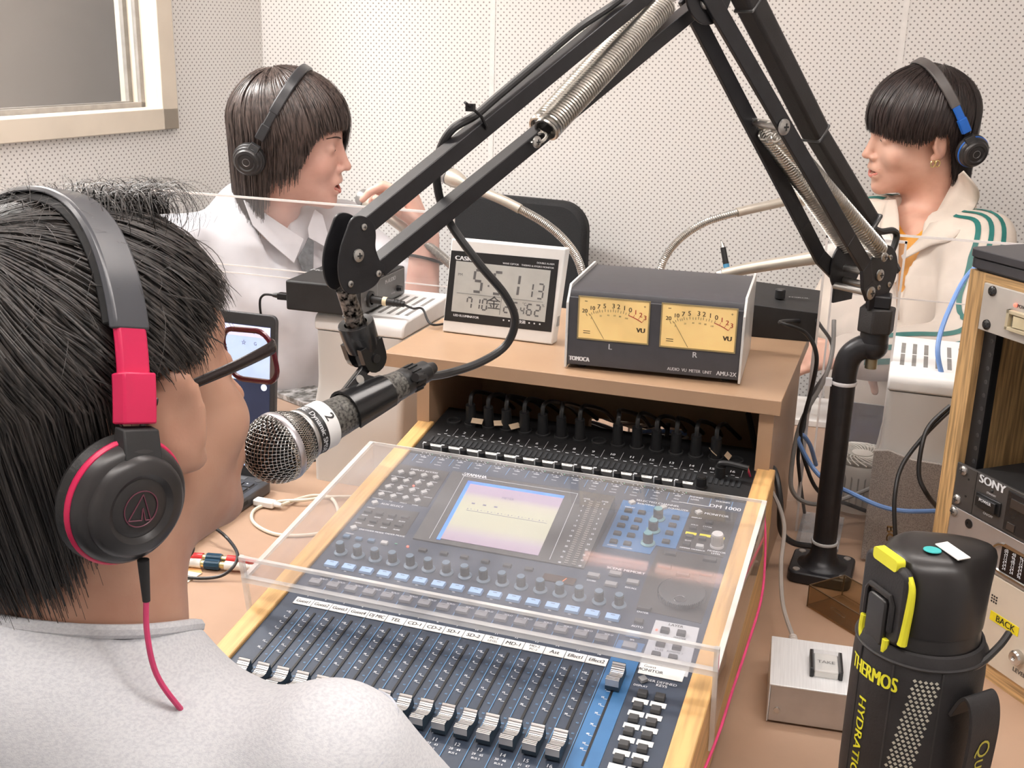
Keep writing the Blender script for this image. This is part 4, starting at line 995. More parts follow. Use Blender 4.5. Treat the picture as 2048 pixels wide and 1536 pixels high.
o = MB(); o.b2((lx1-0.13, ly1-0.018, T+0.0188), (lx1-0.04, ly1-0.006, T+0.0196)); o.build('speaker_grille', mat('grille_grey', (0.2, 0.2, 0.205), 0.4, 0.5), lap)
o = MB(); o.lathe([(0.006, 0), (0.006, 0.0006), (0, 0.0006)], 16, Matrix.Translation((lx1-0.018, ly1-0.012, T+0.019))); o.build('power_button', mat('btn', (0.15, 0.15, 0.155), 0.3, 0.5), lap)
o = MB(); o.b2((lx1-0.058, ly0+0.008, T+0.0192), (lx1-0.020, ly0+0.022, T+0.0196)); o.build('sticker', mat('blue_white_sticker', (0.25, 0.40, 0.80), 0.5), lap, smooth=0)
o = MB(); o.text('LAVIE', (lx1-0.039, ly0+0.015, T+0.0198), 0.008, fatten=0.0005); o.build('sticker_print', mat('navy_ink', (0.02, 0.05, 0.35), 0.5), lap, smooth=0)
o = MB(); o.b2((lx1-0.001, ly0+0.10, T+0.008), (lx1+0.0004, ly0+0.135, T+0.013)); o.b2((lx1-0.001, ly0+0.16, T+0.008), (lx1+0.0004, ly0+0.175, T+0.014)); o.build('ports', M_black, lap)
XL = Matrix.Translation((lx1-lw_, ly1+0.002, T+0.012)) @ Matrix.Rotation(math.radians(84), 4, 'X')     # x right, y up the lid, z to the viewer
LH = 0.262
o = MB(); o.X = XL; o.prism(rnd(0, 0, lw_, LH, 0.010), -0.007, -0.0005); o.build('lid', M_lap, lap, bevel=0.001)
o = MB(); o.X = XL; o.prism(rnd(0.002, 0.004, lw_-0.002, LH-0.002, 0.009), -0.0008, 0.0); o.build('screen_bezel', mat('bezel_black', (0.028, 0.028, 0.03), 0.35), lap)
o = MB(); o.X = XL; sx1 = lw_-0.0095; o.b2((0.0095, 0.022, 0), (sx1, LH-0.018, 0.0004)); sc = o.build('screen', mat('navy_desktop', (0.02, 0.03, 0.07), 0.3, var=0.1, scale=10, emit=0.5), lap, smooth=0)
o = MB(); o.X = XL; o.b2((0.03, 0.158, 0.0004), (sx1-0.0004, LH-0.019, 0.0007)); o.build('browser_window', mat('pale_blue_window', (0.50, 0.66, 0.95), 0.4, var=0.03, emit=0.75), sc, smooth=0)
o = MB(); o.X = XL; o.b2((0.03, LH-0.036, 0.0006), (sx1-0.0004, LH-0.019, 0.0009)); o.build('title_bar', mat('lilac_bar', (0.66, 0.66, 0.93), 0.4, emit=0.8), sc, smooth=0)
o = MB(); o.X = XL
o.text('x', (sx1-0.010, LH-0.029, 0.001), 0.005); o.text('o', (sx1-0.028, LH-0.029, 0.001), 0.004); o.text('-', (sx1-0.046, LH-0.028, 0.001), 0.005)
o.text('☆', (sx1-0.046, LH-0.046, 0.001), 0.006); o.text(':', (sx1-0.008, LH-0.047, 0.001), 0.007); o.text('G', (sx1-0.026, LH-0.046, 0.001), 0.005)
o.build('window_marks', mat('navy_marks', (0.03, 0.05, 0.25), 0.5), sc, smooth=0)
o = MB(); o.X = XL; o.lathe([(0.0052, 0), (0.0052, 0.0003), (0, 0.0003)], 18, Matrix.Translation((sx1-0.010, 0.150, 0.0006))); o.build('round_icon', mat('pale_icon', (0.7, 0.78, 0.95), 0.4, emit=0.8), sc)
o = MB(); o.X = XL; o.b2((sx1-0.045, 0.06, 0.0004), (sx1-0.043, 0.125, 0.0006)); o.b2((0.03, 0.022, 0.0004), (sx1-0.02, 0.042, 0.0006)); o.build('taskbar', mat('light_blue_bar', (0.35, 0.55, 0.9), 0.4, emit=0.6), sc, smooth=0)
# ================================================================ small things on the desk
# white USB plug and its looping cable
u0 = atz(508, 1000, T+0.008); u1 = atz(566, 1012, T+0.007)
us = empty('usb_plug', u0, 'white USB plug in the right side of the laptop', 'plug'); d = (u1-u0).normalized()
X = Matrix.Translation((u0+u1)/2+Vector((-0.003, 0, 0))) @ Matrix.Rotation(math.atan2(d.y, d.x), 4, 'Z')
o = MB(); o.X = X; o.b2((-0.020, -0.0075, -0.0055), (0.014, 0.0075, 0.0045)); o.build('shell', mat('white_plastic', (0.78, 0.77, 0.75), 0.4, var=0.01), us, bevel=0.002)
o = MB(); o.cyl(X @ Vector((0.014, 0, 0)), X @ Vector((0.026, 0, 0)), 0.0045, 0.0032); o.build('strain_relief', MATS['white_plastic'], us)
M_cream = mat('cream_cable', (0.66, 0.62, 0.52), 0.45, var=0.02)
z = T+0.0030
cable('usb_cable', [X @ Vector((0.024, 0, 0)), atz(600, 997, z), atz(630, 991, z+0.001), atz(662, 996, z+0.002), atz(676, 1022, z), atz(668, 1050, z), atz(640, 1066, z), atz(595, 1071, z), atz(550, 1068, z), atz(515, 1052, z), atz(503, 1034, z), atz(515, 1016, z), atz(560, 1003, z+0.003), atz(610, 1000, z+0.006), atz(660, 994, z+0.004), atz(720, 993, z)], 0.0026, M_cream, 'cream USB cable coiled in a loop between laptop and mixer')
# RCA plugs with dark blue couplers
M_redpl = mat('red_plug', (0.70, 0.03, 0.03), 0.4); M_navy = mat('navy_coupler', (0.012, 0.05, 0.09), 0.35); M_gold = mat('gold_contact', (0.75, 0.62, 0.30), 0.25, 0.9)
M_wpl = mat('white_plug', (0.78, 0.75, 0.70), 0.4)
def c10(x, y): return (280+x/4.6548, 900+y/4.6548)
for rowp, mcol, lab, dz in (((250, 975, 1080, 1040), M_redpl, 'red', 0.0), ((235, 1030, 1060, 1095), M_wpl, 'white', 0.0)):
    a = atz(*c10(rowp[0], rowp[1]), T+0.008); b = atz(*c10(rowp[2], rowp[3]), T+0.008); L_ = (b-a).length; d = (b-a).normalized()
    e = empty('cable_coupler', (a+b)/2, 'dark blue coupler joining two %s phono plugs beside the laptop' % lab, 'cable coupler', 'coupled phono plugs')
    fp = lambda t: a+d*L_*t
    o = MB(); o.cyl(fp(0.45), fp(0.62), 0.0065, n=14)
    for k in range(10):
        an = 2*PI*k/10; off = frame(d)[0]*0.0062*math.cos(an)+frame(d)[1]*0.0062*math.sin(an); o.cyl(fp(0.46)+off, fp(0.61)+off, 0.0009, n=6)
    o.build('coupler', M_navy, e)
    o = MB(); o.cyl(fp(0.41), fp(0.45), 0.0048); o.cyl(fp(0.62), fp(0.70), 0.0046); o.build('contact', M_gold, e)
    for t0, t1, t2 in ((0.41, 0.20, 0.0), (0.68, 0.86, 1.0)):
        o = MB(); o.cyl(fp(t0), fp(t1), 0.0062, 0.0055)
        for k in range(7): s0 = t1+(t2-t1)*k/7; o.cyl(fp(s0), fp(s0+(t2-t1)/11), 0.0050-0.0003*k)
        o.cyl(fp(t1), fp(t2), 0.0036, 0.0028); o.build('plug', mcol, e)
    s_ = a-d*0.01
    z = T+0.004
    cable('phono_lead', [fp(0.0), s_+Vector((-0.02, -0.003, -0.003)), s_+Vector((-0.07, -0.01, -0.004))], 0.0026, M_black, 'short black lead entering the %s phono plug' % lab, group='phono leads')
M_blk = mat('black_rubber_cable', (0.020, 0.020, 0.021), 0.42, var=0.05)
z = T+0.0225; zd = T+0.0035
cable('looped_cable', [atz(*c10(330, 830), z), atz(*c10(420, 835), z), atz(*c10(490, 890), z+0.006), atz(*c10(480, 960), T+0.022), atz(*c10(400, 1030), T+0.019), atz(*c10(260, 1075), T+0.010), atz(*c10(170, 1150), zd), atz(*c10(100, 1300), zd), atz(*c10(40, 1450), zd)], 0.0023, M_blk, 'black twin cable looping over the laptop corner towards the desk edge')
cable('looped_cable', [atz(*c10(585, 690), z), atz(*c10(700, 730), z+0.004), atz(*c10(820, 830), T+0.016), atz(*c10(905, 960), T+0.022), atz(*c10(880, 1070), T+0.018), atz(*c10(780, 1160), T+0.008), atz(*c10(640, 1192), zd+0.001), atz(*c10(450, 1185), zd+0.001), atz(*c10(250, 1125), zd+0.001), atz(*c10(120, 1075), zd)], 0.0023, M_blk, 'black twin cable making a wide loop around the phono plugs')
# sheet of paper with an orange corner
e = empty('paper_sheet', atz(340, 1180, T), 'white sheet of paper with an orange printed corner, under the black cable', 'paper')
pc = [atz(292, 1218, T+0.0012), atz(404, 1146, T+0.0012), atz(398, 1135, T+0.0012), atz(300, 1118, T+0.0012), atz(230, 1150, T+0.0012)]
o = MB(); o.prism([(p.x, p.y) for p in pc][::-1], T+0.0006, T+0.0014); o.build('sheet', mat('warm_paper', (0.80, 0.74, 0.62), 0.6), e, smooth=0)
pc = [atz(404, 1146, T+0.0017), atz(402, 1136, T+0.0017), atz(305, 1118, T+0.0017), atz(340, 1135, T+0.0017)]
o = MB(); o.prism([(p.x, p.y) for p in pc][::-1], T+0.0013, T+0.0017); o.build('orange_print', mat('orange_print', (0.85, 0.45, 0.18), 0.6), e, smooth=0)
# black gadget by the elbow
e = empty('smartphone', atz(340, 1285, T), 'glossy black handset with pale edge beside the grey T-shirt sleeve', 'phone')
a, b = atz(395, 1277, T+0.018), atz(289, 1263, T+0.018); d = (a-b).normalized(); X = Matrix.Translation((a.x, a.y, T+0.0005)) @ Matrix.Rotation(math.atan2(d.y, d.x), 4, 'Z')
o = MB(); o.X = X; o.prism(rnd(-0.16, -0.072, 0, 0, 0.010), 0.012, 0.0185); o.build('glass_front', mat('gloss_black', (0.02, 0.02, 0.02), 0.12), e, bevel=0.0015)
o = MB(); o.X = X; o.prism(rnd(-0.158, -0.070, -0.002, -0.002, 0.009), 0.0, 0.0118); o.build('pale_case', mat('pale_case', (0.75, 0.73, 0.70), 0.4), e, bevel=0.001)
o = MB(); o.X = X; o.lathe([(0.0022, 0), (0.0022, 0.0002), (0, 0.0002)], 12, Matrix.Translation((-0.060, -0.012, 0.0186))); o.build('camera_dot', M_silw, e)
# dark phone beyond the laptop; pale reflections are painted into its black
e = atz(600, 792, T); o = MB(); X = Matrix.Translation((e.x, e.y, T)) @ Matrix.Rotation(math.radians(-24), 4, 'Z'); o.X = X; o.prism(rnd(-0.075, -0.04, 0.075, 0.04, 0.01), 0.001, 0.012)
tag(o.build('tablet', mat('black_with_reflections', (0.05, 0.055, 0.05), 0.25, var=0.3, scale=60, dark=(0.5, 0.5, 0.5)), bevel=0.001), 'dark handset with painted pale reflections lying on the desk behind the laptop', 'phone')
# TAKE switch box
a, b = atz(1534, 1445, T), atz(1700, 1470, T); d = (b-a).normalized(); ang = math.atan2(d.y, d.x)
XT = Matrix.Translation((a.x, a.y, T)) @ Matrix.Rotation(ang, 4, 'Z')
tb = empty('switch_box', XT, 'brushed aluminium box with a clear square TAKE button, right of the mixer', 'switch box')
p = loc(XT, 1541, 1272, 0.047)
TD = p[1]
o = MB(); o.X = XT; o.b2((0.0, 0.0, 0.003), (0.105, TD, 0.046)); o.build('base_box', mat('satin_aluminium', (0.55, 0.53, 0.51), 0.4, 0.8, var=0.03), tb, bevel=0.001)
o = MB(); o.X = XT; o.b2((-0.0012, -0.0008, 0.0452), (0.1062, TD+0.0008, 0.0472)); o.b2((-0.0014, -0.0004, 0.002), (0.0, TD, 0.0472)); o.build('lid', mat('bright_lid', (0.74, 0.75, 0.76), 0.35, 0.25, var=0.03, scale=20, stretch=(30, 1, 1)), tb, bevel=0.0006)
o = MB(); o.X = XT
for x in (0.008, 0.097):
    for y in (0.012, TD-0.012): o.cyl((x, y, 0), (x, y, 0.004), 0.005)
o.build('rubber_feet', M_black, tb)
o = MB(); o.X = XT @ Matrix.Rotation(PI/2, 4, 'X'); o.lathe([(0.0034, 0.0), (0.0032, 0.0015), (0.0, 0.0020)], 14, Matrix.Translation((0.0085, 0.017, 0))); o.build('screw', M_chrome, tb)
tq = [loc(XT, x, y, 0.050) for x, y in ((1618, 1310), (1683, 1318), (1685, 1357), (1620, 1350))]
tx0, tx1 = (tq[0][0]+tq[3][0])/2, (tq[1][0]+tq[2][0])/2; ty1, ty0 = (tq[0][1]+tq[1][1])/2, (tq[2][1]+tq[3][1])/2
o = MB(); o.X = XT
for x in (tx0, tx1-0.004): o.b2((x, ty0, 0.047), (x+0.004, ty1, 0.058))
o.b2((tx0, ty1-0.002, 0.047), (tx1, ty1, 0.053)); o.build('button_guard', M_black, tb, bevel=0.0008)
o = MB(); o.X = XT; o.b2((tx0+0.0045, ty0+0.001, 0.047), (tx1-0.0045, ty1-0.0025, 0.0555)); bt_ = o.build('button', mat('milky_button', (0.70, 0.69, 0.66), 0.25, var=0.02), tb, bevel=0.0012)
o = MB(); o.X = XT; o.b2((tx0+0.0025, ty0-0.0005, 0.056), (tx1-0.0025, ty1-0.001, 0.0585)); o.build('clear_flap', clear('flap', (0.95, 0.95, 0.95), 0.12, haze=0.08), tb, smooth=0)
o = MB(); o.X = XT; o.text('TAKE', ((tx0+tx1)/2, (ty0+ty1)/2-0.0005, 0.0557), 0.0058, fatten=0.0002, sx=0.9); o.build('button_text', mat('grey_ink', (0.22, 0.22, 0.22), 0.5), bt_, smooth=0)
# grey cable into the box, with its plug
pq = loc(XT, 1590, 1270, 0.03); pe = XT @ Vector((pq[0], TD, 0.030))
e = empty('din_plug', pe, 'grey and black plug in the back of the aluminium TAKE box', 'plug')
d = Vector((-0.25, 1, 0.35)).normalized()
o = MB(); o.cyl(pe, pe+d*0.012, 0.0070); o.build('black_shell', M_black, e)
o = MB()
for k in range(4): o.cyl(pe+d*(0.011+0.0035*k), pe+d*(0.0138+0.0035*k), 0.0062-0.0005*k)
o.cyl(pe+d*0.011, pe+d*0.026, 0.0045, 0.003); o.build('grey_sleeve', mat('grey_sleeve', (0.45, 0.41, 0.38), 0.5), e)
g0 = pe+d*0.024
M_gry = mat('grey_cable', (0.33, 0.30, 0.275), 0.5, var=0.03)
cable('grey_cable', [g0, atd(1566, 1210, 1.36), atd(1562, 1130, 1.40), atd(1568, 1050, 1.44), atd(1548, 990, 1.46), atd(1515, 945, 1.47), atd(1480, 921, 1.48), atd(1440, 914, 1.50), atd(1400, 912, 1.52), atd(1375, 916, 1.55)], 0.0027, M_gry, 'grey cable running from the TAKE box into the shelf over the mixer')
# pink headphone lead hanging over the mixer's right cheek
M_pink = mat('pink_cable', (0.62, 0.05, 0.16), 0.45)
pj = XM @ Vector((*mx(1440, 955), 0.0))
e = empty('jack_plug', pj, 'black jack plug with a pink lead in the right rear corner of the mixer', 'plug')
o = MB(); u_ = XM.to_3x3() @ Vector((0, 0, 1)); o.cyl(pj, pj+u_*0.016, 0.0065); o.tube(smoothpts([pj+u_*0.014, pj+u_*0.020, pj+u_*0.021+Vector((0.012, 0, 0)), pj+u_*0.019+Vector((0.034, -0.002, 0))], 6), 0.0040, 10); o.build('moulded_shell', M_black, e)
st = pj+u_*0.019+Vector((0.033, -0.002, 0))
cable('pink_lead', [st, atd(1508, 975, 1.43), atd(1524, 1003, 1.38), atd(1530, 1050, 1.35), atd(1530, 1120, 1.30), atd(1522, 1200, 1.23), atd(1492, 1300, 1.15), atd(1462, 1390, 1.09), atd(1440, 1460, 1.05), atd(1410, 1536, 1.01), atd(1380, 1600, 0.99)], 0.0014, M_pink, 'thin pink lead curving down the right side of the mixer to the front')
cable('pink_lead', [atd(1524, 1005, 1.40), atd(1520, 1080, 1.38), atd(1500, 1180, 1.33), atd(1482, 1260, 1.30)], 0.0012, M_pink, 'second thin pink lead hanging behind the acrylic cover')
# black cables behind the mixer's right cheek
cable('black_cable', [Vector((0.40, 0.56, 0.08)), atd(1520, 922, 1.50), atd(1548, 940, 1.47), atd(1560, 1000, 1.46), atd(1562, 1060, 1.49), atd(1585, 1085, 1.52), atd(1620, 1092, 1.53)], 0.0042, M_blk, 'thick black cable looping out of the shelf down to the boom pole')
# smoked acrylic tray with a paper clip
M_smoke = clear('smoked_acrylic', (0.80, 0.72, 0.60), 0.12, haze=0.06, hazecol=(0.25, 0.2, 0.12))
a, b, c = atz(1613, 1212, T+0.001), atz(1752, 1297, T+0.001), atz(1694, 1192, T+0.001)
dx = (b-a).normalized(); Lx = 0.115; ang = math.atan2(dx.y, dx.x)
XR = Matrix.Translation(a) @ Matrix.Rotation(ang, 4, 'Z')
tr_ = empty('smoked_tray', XR, 'open smoked brown acrylic tray at the foot of the boom pole', 'tray')
w_, h_ = 0.062, 0.030; t_ = 0.002
for nme, p, q in (('bottom', (0, 0, 0), (Lx, w_, t_)), ('wall', (0, 0, t_), (Lx, t_, h_)), ('wall', (0, w_-t_, t_), (Lx, w_, h_)), ('wall', (0, t_, t_), (t_, w_-t_, h_)), ('wall', (Lx-t_, t_, t_), (Lx, w_-t_, h_))):
    o = MB(); o.X = XR; o.b2(p, q); o.build(nme, M_smoke, tr_, smooth=0)
o = MB(); o.X = XR
for p, q in (((0, 0, h_-0.001), (Lx, 0.001, h_+0.0003)), ((0, w_-0.001, h_-0.001), (Lx, w_, h_+0.0003)), ((0, 0, h_-0.001), (0.001, w_, h_+0.0003)), ((0, 0, 0), (0.001, 0.001, h_)), ((0, w_-0.001, 0), (0.001, w_, h_))): o.b2(p, q)
o.build('dark_rim', mat('smoke_rim', (0.14, 0.09, 0.05), 0.3), tr_, smooth=0)
o = MB(); o.X = XR; r = 0.0025
o.tube([Vector((0.028, 0.018, 0.0032))+Vector(v) for v in ((0, 0, 0), (0.018, -0.003, 0), (0.021, -0.001, 0), (0.018, 0.003, 0), (-0.004, 0.006, 0), (-0.006, 0.002, 0), (-0.004, -0.001, 0), (0.014, -0.001, 0))], 0.0005, 6)
tag(o.build('paper_clip', M_chrome), 'steel paper clip lying in the smoked tray', 'paper clip')
# white fan lying face up behind the pole
fc = Vector((0.552, 0.765, T)); fan = empty('desk_fan', fc, 'small white fan lying on its back behind the boom pole', 'fan')
M_fan = mat('ivory_fan', (0.72, 0.69, 0.63), 0.4, var=0.02)
o = MB()
o.lathe([(0.048, 0.006), (0.054, 0.045), (0.058, 0.078), (0.056, 0.084), (0.051, 0.082), (0.050, 0.05)], 40, Matrix.Translation(fc), cap=False)
o.build('shell', M_fan, fan)
o = MB()
for k in range(30):
    a0 = 2*PI*k/30; pts = [fc+Vector(((0.014+0.040*t)*math.cos(a0+0.9*t), (0.014+0.040*t)*math.sin(a0+0.9*t), 0.086+0.004*math.sin(PI*t))) for t in [j/6 for j in range(7)]]
    o.tube(pts, 0.0011, 5)
for rr in (0.030, 0.044): o.tube([fc+Vector((rr*math.cos(2*PI*k/32), rr*math.sin(2*PI*k/32), 0.088)) for k in range(32)], 0.0008, 5, closed=True)
o.build('grille', M_fan, fan)
o = MB(); o.lathe([(0.0155, 0.084), (0.0155, 0.089), (0.010, 0.0905), (0, 0.091)], 24, Matrix.Translation(fc)); o.build('hub_cap', M_fan, fan)
o = MB()
for k in range(36):
    a0 = 2*PI*k/36; o.box(tuple(fc+Vector((0.0555*math.cos(a0), 0.0555*math.sin(a0), 0.045))), (0.0022, 0.0022, 0.05))
o.build('side_slots', mat('slot_grey', (0.3, 0.28, 0.25), 0.6), fan)
o = MB(); o.cyl(fc+Vector((0, 0, 0)), fc+Vector((0, 0, 0.010)), 0.030); o.build('motor_base', M_fan, fan)
# dark folder and white paper beyond
o = MB(); o.b2((0.485, 0.975, T+0.0005), (0.75, 1.262, T+0.014))
e = empty('laptop', (0.62, 1.1, T), 'closed dark navy laptop lying on the desk before the striped jacket', 'laptop')
o.build('lid', mat('navy_lid', (0.012, 0.016, 0.035), 0.35, var=0.25, scale=40), e, bevel=0.002)
o = MB(); o.b2((0.485, 1.2625, T+0.010), (0.75, 1.266, T+0.0145)); o.build('silver_edge', M_silw, e)
o = MB(); X = Matrix.Translation((0.445, 1.22, T)) @ Matrix.Rotation(0.1, 4, 'Z'); o.X = X; o.b2((-0.05, -0.10, 0.0006), (0.03, 0.05, 0.012)); tag(o.build('paper_stack', M_paper, bevel=0.001), 'thin stack of white papers on the far side of the desk', 'papers')
# black and grey cables draped at the right end of the shelf
cable('black_cable', [Vector((0.45, 0.70, 0.185)), atd(1560, 645, 1.56), atd(1610, 665, 1.56), atd(1633, 710, 1.56), atd(1625, 770, 1.58), atd(1612, 820, 1.60), atd(1601, 870, 1.62), atd(1612, 930, 1.64), atd(1640, 985, 1.66), atd(1700, 1010, 1.70), Vector((0.60, 0.72, T+0.005))], 0.0030, M_blk, 'black cable dropping from the shelf end behind the boom pole')
cable('black_cable', [Vector((0.458, 0.735, 0.19)), atd(1640, 650, 1.62), atd(1664, 690, 1.66), atd(1655, 740, 1.66), atd(1630, 780, 1.66), atd(1615, 830, 1.66), atd(1597, 900, 1.64), atd(1600, 960, 1.66), Vector((0.48, 0.70, T+0.004))], 0.0026, M_blk, 'thinner black cable crossing behind the first at the shelf end')
cable('grey_cable', [atd(1668, 640, 1.64), atd(1665, 700, 1.63), atd(1648, 760, 1.62), atd(1600, 850, 1.62), atd(1582, 950, 1.62), atd(1590, 990, 1.62), atd(1625, 1008, 1.62), atd(1680, 1000, 1.62), atd(1745, 975, 1.62)], 0.0032, mat('mid_grey_cable', (0.22, 0.21, 0.20), 0.5), 'grey cable curling around the foot of the acrylic screen')
M_lan = mat('light_blue_cable', (0.16, 0.30, 0.62), 0.4, var=0.03)
cable('network_cable', [atd(2060, 493, 1.75), atd(2000, 508, 1.70), atd(1940, 545, 1.62), atd(1900, 615, 1.56), atd(1876, 690, 1.53), atd(1884, 750, 1.53), atd(1904, 800, 1.56), atd(1935, 850, 1.60)], 0.0034, M_lan, 'light blue network cable bowing out beside the oak rack')
cable('network_cable', [atd(1870, 1022, 1.50), atd(1810, 1022, 1.50), atd(1760, 1012, 1.51), atd(1700, 985, 1.54), atd(1650, 960, 1.60), atd(1622, 930, 1.62), atd(1600, 890, 1.62), atd(1597, 876, 1.62), atd(1605, 870, 1.63), atd(1620, 890, 1.65), atd(1632, 930, 1.68)], 0.0032, M_lan, 'light blue network cable crossing behind the boom pole')
cable('power_lead', [atd(1900, 812, 1.47), atd(1860, 850, 1.46), atd(1844, 890, 1.45), atd(1838, 950, 1.45), atd(1855, 990, 1.45), atd(1875, 1015, 1.48)], 0.0030, M_blk, 'black lead curving from the left side of the oak rack')
cable('power_lead', [atd(1900, 820, 1.47), atd(1850, 870, 1.46), atd(1805, 930, 1.45), atd(1790, 990, 1.44), atd(1790, 1060, 1.44), atd(1796, 1110, 1.45)], 0.0028, M_blk, 'black lead hanging in front of the grey loudspeaker')
# cables seen through the opening of the shelf's back board
cols = [M_blk, M_gry, M_cream, M_blk, mat('slate_cable', (0.10, 0.12, 0.17), 0.5), M_gry, M_blk, M_cream, M_gry, M_blk, M_cream, M_gry, M_blk, M_gry]
names_ = ['black', 'grey', 'cream', 'black', 'slate', 'grey', 'black', 'cream', 'grey', 'black', 'cream', 'grey', 'black', 'grey']
rr_ = random.Random(3)
ya = yb1+0.012
for k, mm in enumerate(cols):
    x0 = hx0-0.03+rr_.random()*0.02; x1 = hx1+0.01+rr_.random()*0.03; z0 = hz1-0.005-0.045*rr_.random(); z1_ = z0+(rr_.random()-0.6)*0.04; yy = ya+0.007*k
    cable('bundled_cable', [(x0-0.04, yy, z0-0.02), (x0, yy, z0), ((x0*2+x1)/3, yy+0.004, z0-0.012), ((x0+2*x1)/3, yy, z1_-0.004), (x1, yy+0.003, z1_+0.004), (x1+0.03, yy, z1_-0.02)], 0.0030, mm, '%s cable in the tangle seen through the slot in the shelf back' % names_[k], group='cable tangle behind the shelf, %s' % names_[k], n=6)
lan = aty(1200, 895, yb0-0.004); 
cable('network_cable', [aty(1190, 893, yb0-0.006), aty(1240, 873, yb0-0.008), aty(1300, 862, yb0-0.006), aty(1350, 864, yb0-0.004), aty(1376, 870, yb0+0.004)], 0.0028, M_lan, 'blue network cable lying across the slot in the shelf back', n=8)
cable('black_cable', [aty(1318, 845, yb0-0.004), aty(1312, 880, yb0-0.012), aty(1300, 915, yb0-0.03)], 0.0034, M_blk, 'left of two black cables hanging across the slot in the shelf back')
cable('black_cable', [aty(1336, 846, yb0-0.004), aty(1332, 880, yb0-0.012), aty(1318, 918, yb0-0.03)], 0.0034, M_blk, 'right of two black cables hanging across the slot in the shelf back')
cable('grey_cable', [aty(1376, 873, yb0-0.002), aty(1355, 890, yb0-0.012), aty(1330, 912, yb0-0.03)], 0.0030, M_gry, 'grey cable slanting down at the right end of the slot')
# masking-tape tags and plugs at the rear of the mixer
for k, (px, py) in enumerate(((955, 858), (1000, 862), (1030, 868), (1455, 928), (1425, 920))):
    p = XM @ Vector((*mx(px, py), 0.012)); o = MB(); X = Matrix.Translation(p) @ Matrix.Rotation(0.5*k, 4, 'Z') @ Matrix.Rotation(0.7, 4, 'X')
    o.X = X; o.b2((-0.008, -0.004, -0.0004), (0.008, 0.004, 0.0004)); tag(o.build('cable_tag', mat('masking_tape', (0.50, 0.38, 0.26), 0.6)), ('leftmost', 'second', 'third', 'rightmost', 'fourth')[k]+' masking tape tag from the left among the rear plugs', 'tag', 'masking tape tags')
for k in range(15):
    u = 0.0246+0.02554*k
    if k in (0, 8): continue
    p0_ = XM @ Vector((u, 0.412, 0.001)); nrm = XM.to_3x3() @ Vector((0, 0, 1))
    e = empty('cable_plug', p0_, 'black plug standing in the rear of the mixer, %s' % ('', 'first from the left', 'second from the left', 'third from the left', 'fourth from the left', 'fifth from the left', 'sixth from the left', 'just left of the empty socket', '', 'just right of the empty socket', 'below the left end of the slot', 'below the middle of the slot', 'third from the right', 'second from the right', 'rightmost of the row')[k], 'plug', 'rear input plugs')
    o = MB(); o.cyl(p0_, p0_+nrm*0.03, 0.0078, 0.0065, n=12); o.build('shell', M_black, e)
    o = MB(); o.tube(smoothpts([p0_+nrm*0.028, p0_+nrm*0.042+Vector((0, 0.006, 0)), p0_+nrm*0.040+Vector((0.004*(k % 3-1), 0.03, 0)), p0_+nrm*0.01+Vector((0.006*(k % 2), 0.10, 0)), p0_+Vector((0.01, 0.145, -0.02))], 6), 0.003, 6); o.build('cord', M_black, e)
# ================================================================ boom arm
M_arm = mat('satin_black_steel', (0.020, 0.020, 0.023), 0.36, 0.25, var=0.08, scale=60, bump=0.04, bscale=900)
M_spr = mat('spring_steel', (0.58, 0.56, 0.52), 0.28, 1.0, var=0.06)
M_scr = mat('screw_head', (0.50, 0.49, 0.47), 0.32, 0.9)
M_foam = mat('black_sleeve', (0.022, 0.020, 0.020), 0.55, bump=0.2, bscale=700)
pb = Vector((0.522, 0.503, T))
boom = empty('boom_arm', pb, 'black spring-balanced microphone boom arm screwed to the desk on a bent pole', 'boom arm')
ang = math.radians(-2)
XBP = Matrix.Translation(pb) @ Matrix.Rotation(ang, 4, 'Z')
o = MB(); o.X = XBP; o.prism(rnd(-0.041, -0.041, 0.041, 0.041, 0.012), 0.0005, 0.016); o.build('base_plate', M_arm, boom, bevel=0.002)
o = MB(); o.X = XBP; o.lathe([(0.034, 0.0155), (0.024, 0.020), (0.018, 0.030), (0.0165, 0.045), (0.016, 0.05)], 28, cap=False); o.build('flared_neck', M_arm, boom)
for x, y in ((-0.030, -0.030), (0.030, -0.030), (0.030, 0.030), (-0.030, 0.030)):
    o = MB(); o.X = XBP @ Matrix.Translation((x, y, 0.0158)); o.lathe([(0.0052, 0), (0.0048, 0.0012), (0.002, 0.0016), (0, 0.0012)], 14)
    o.build('screw', M_scr, boom)
o = MB(); o.lathe([(0.0172, 0), (0.0178, 0.001), (0.0178, 0.003), (0.0172, 0.004)], 20, Matrix.Translation(pb+Vector((0, 0, 0.047)))); o.build('cable_tie', mat('clear_tie', (0.5, 0.5, 0.5), 0.4), boom)
ptop = Vector((0.5535, 0.503, 0.247))
o = MB(); o.tube(smoothpts([pb+Vector((0, 0, 0.04)), pb+Vector((0, 0, 0.14)), Vector((0.5225, 0.503, 0.13)), Vector((0.523, 0.503, 0.172)), Vector((0.528, 0.503, 0.194)), Vector((0.541, 0.503, 0.206)), Vector((0.5535, 0.503, 0.208))], 6), 0.0155, 20)
o.build('pole', M_arm, boom)
o = MB(); o.sphere((0.5535, 0.503, 0.209), (0.0185, 0.0185, 0.018)); o.cyl((0.5535, 0.503, 0.21), (0.5535, 0.503, 0.238), 0.0175); o.build('pole_head', M_arm, boom)
o = MB(); o.cyl((0.5535, 0.503, 0.180), (0.5535, 0.503, 0.20), 0.0075); o.build('pivot_pin', mat('dull_brass', (0.28, 0.25, 0.17), 0.4, 0.8), boom)
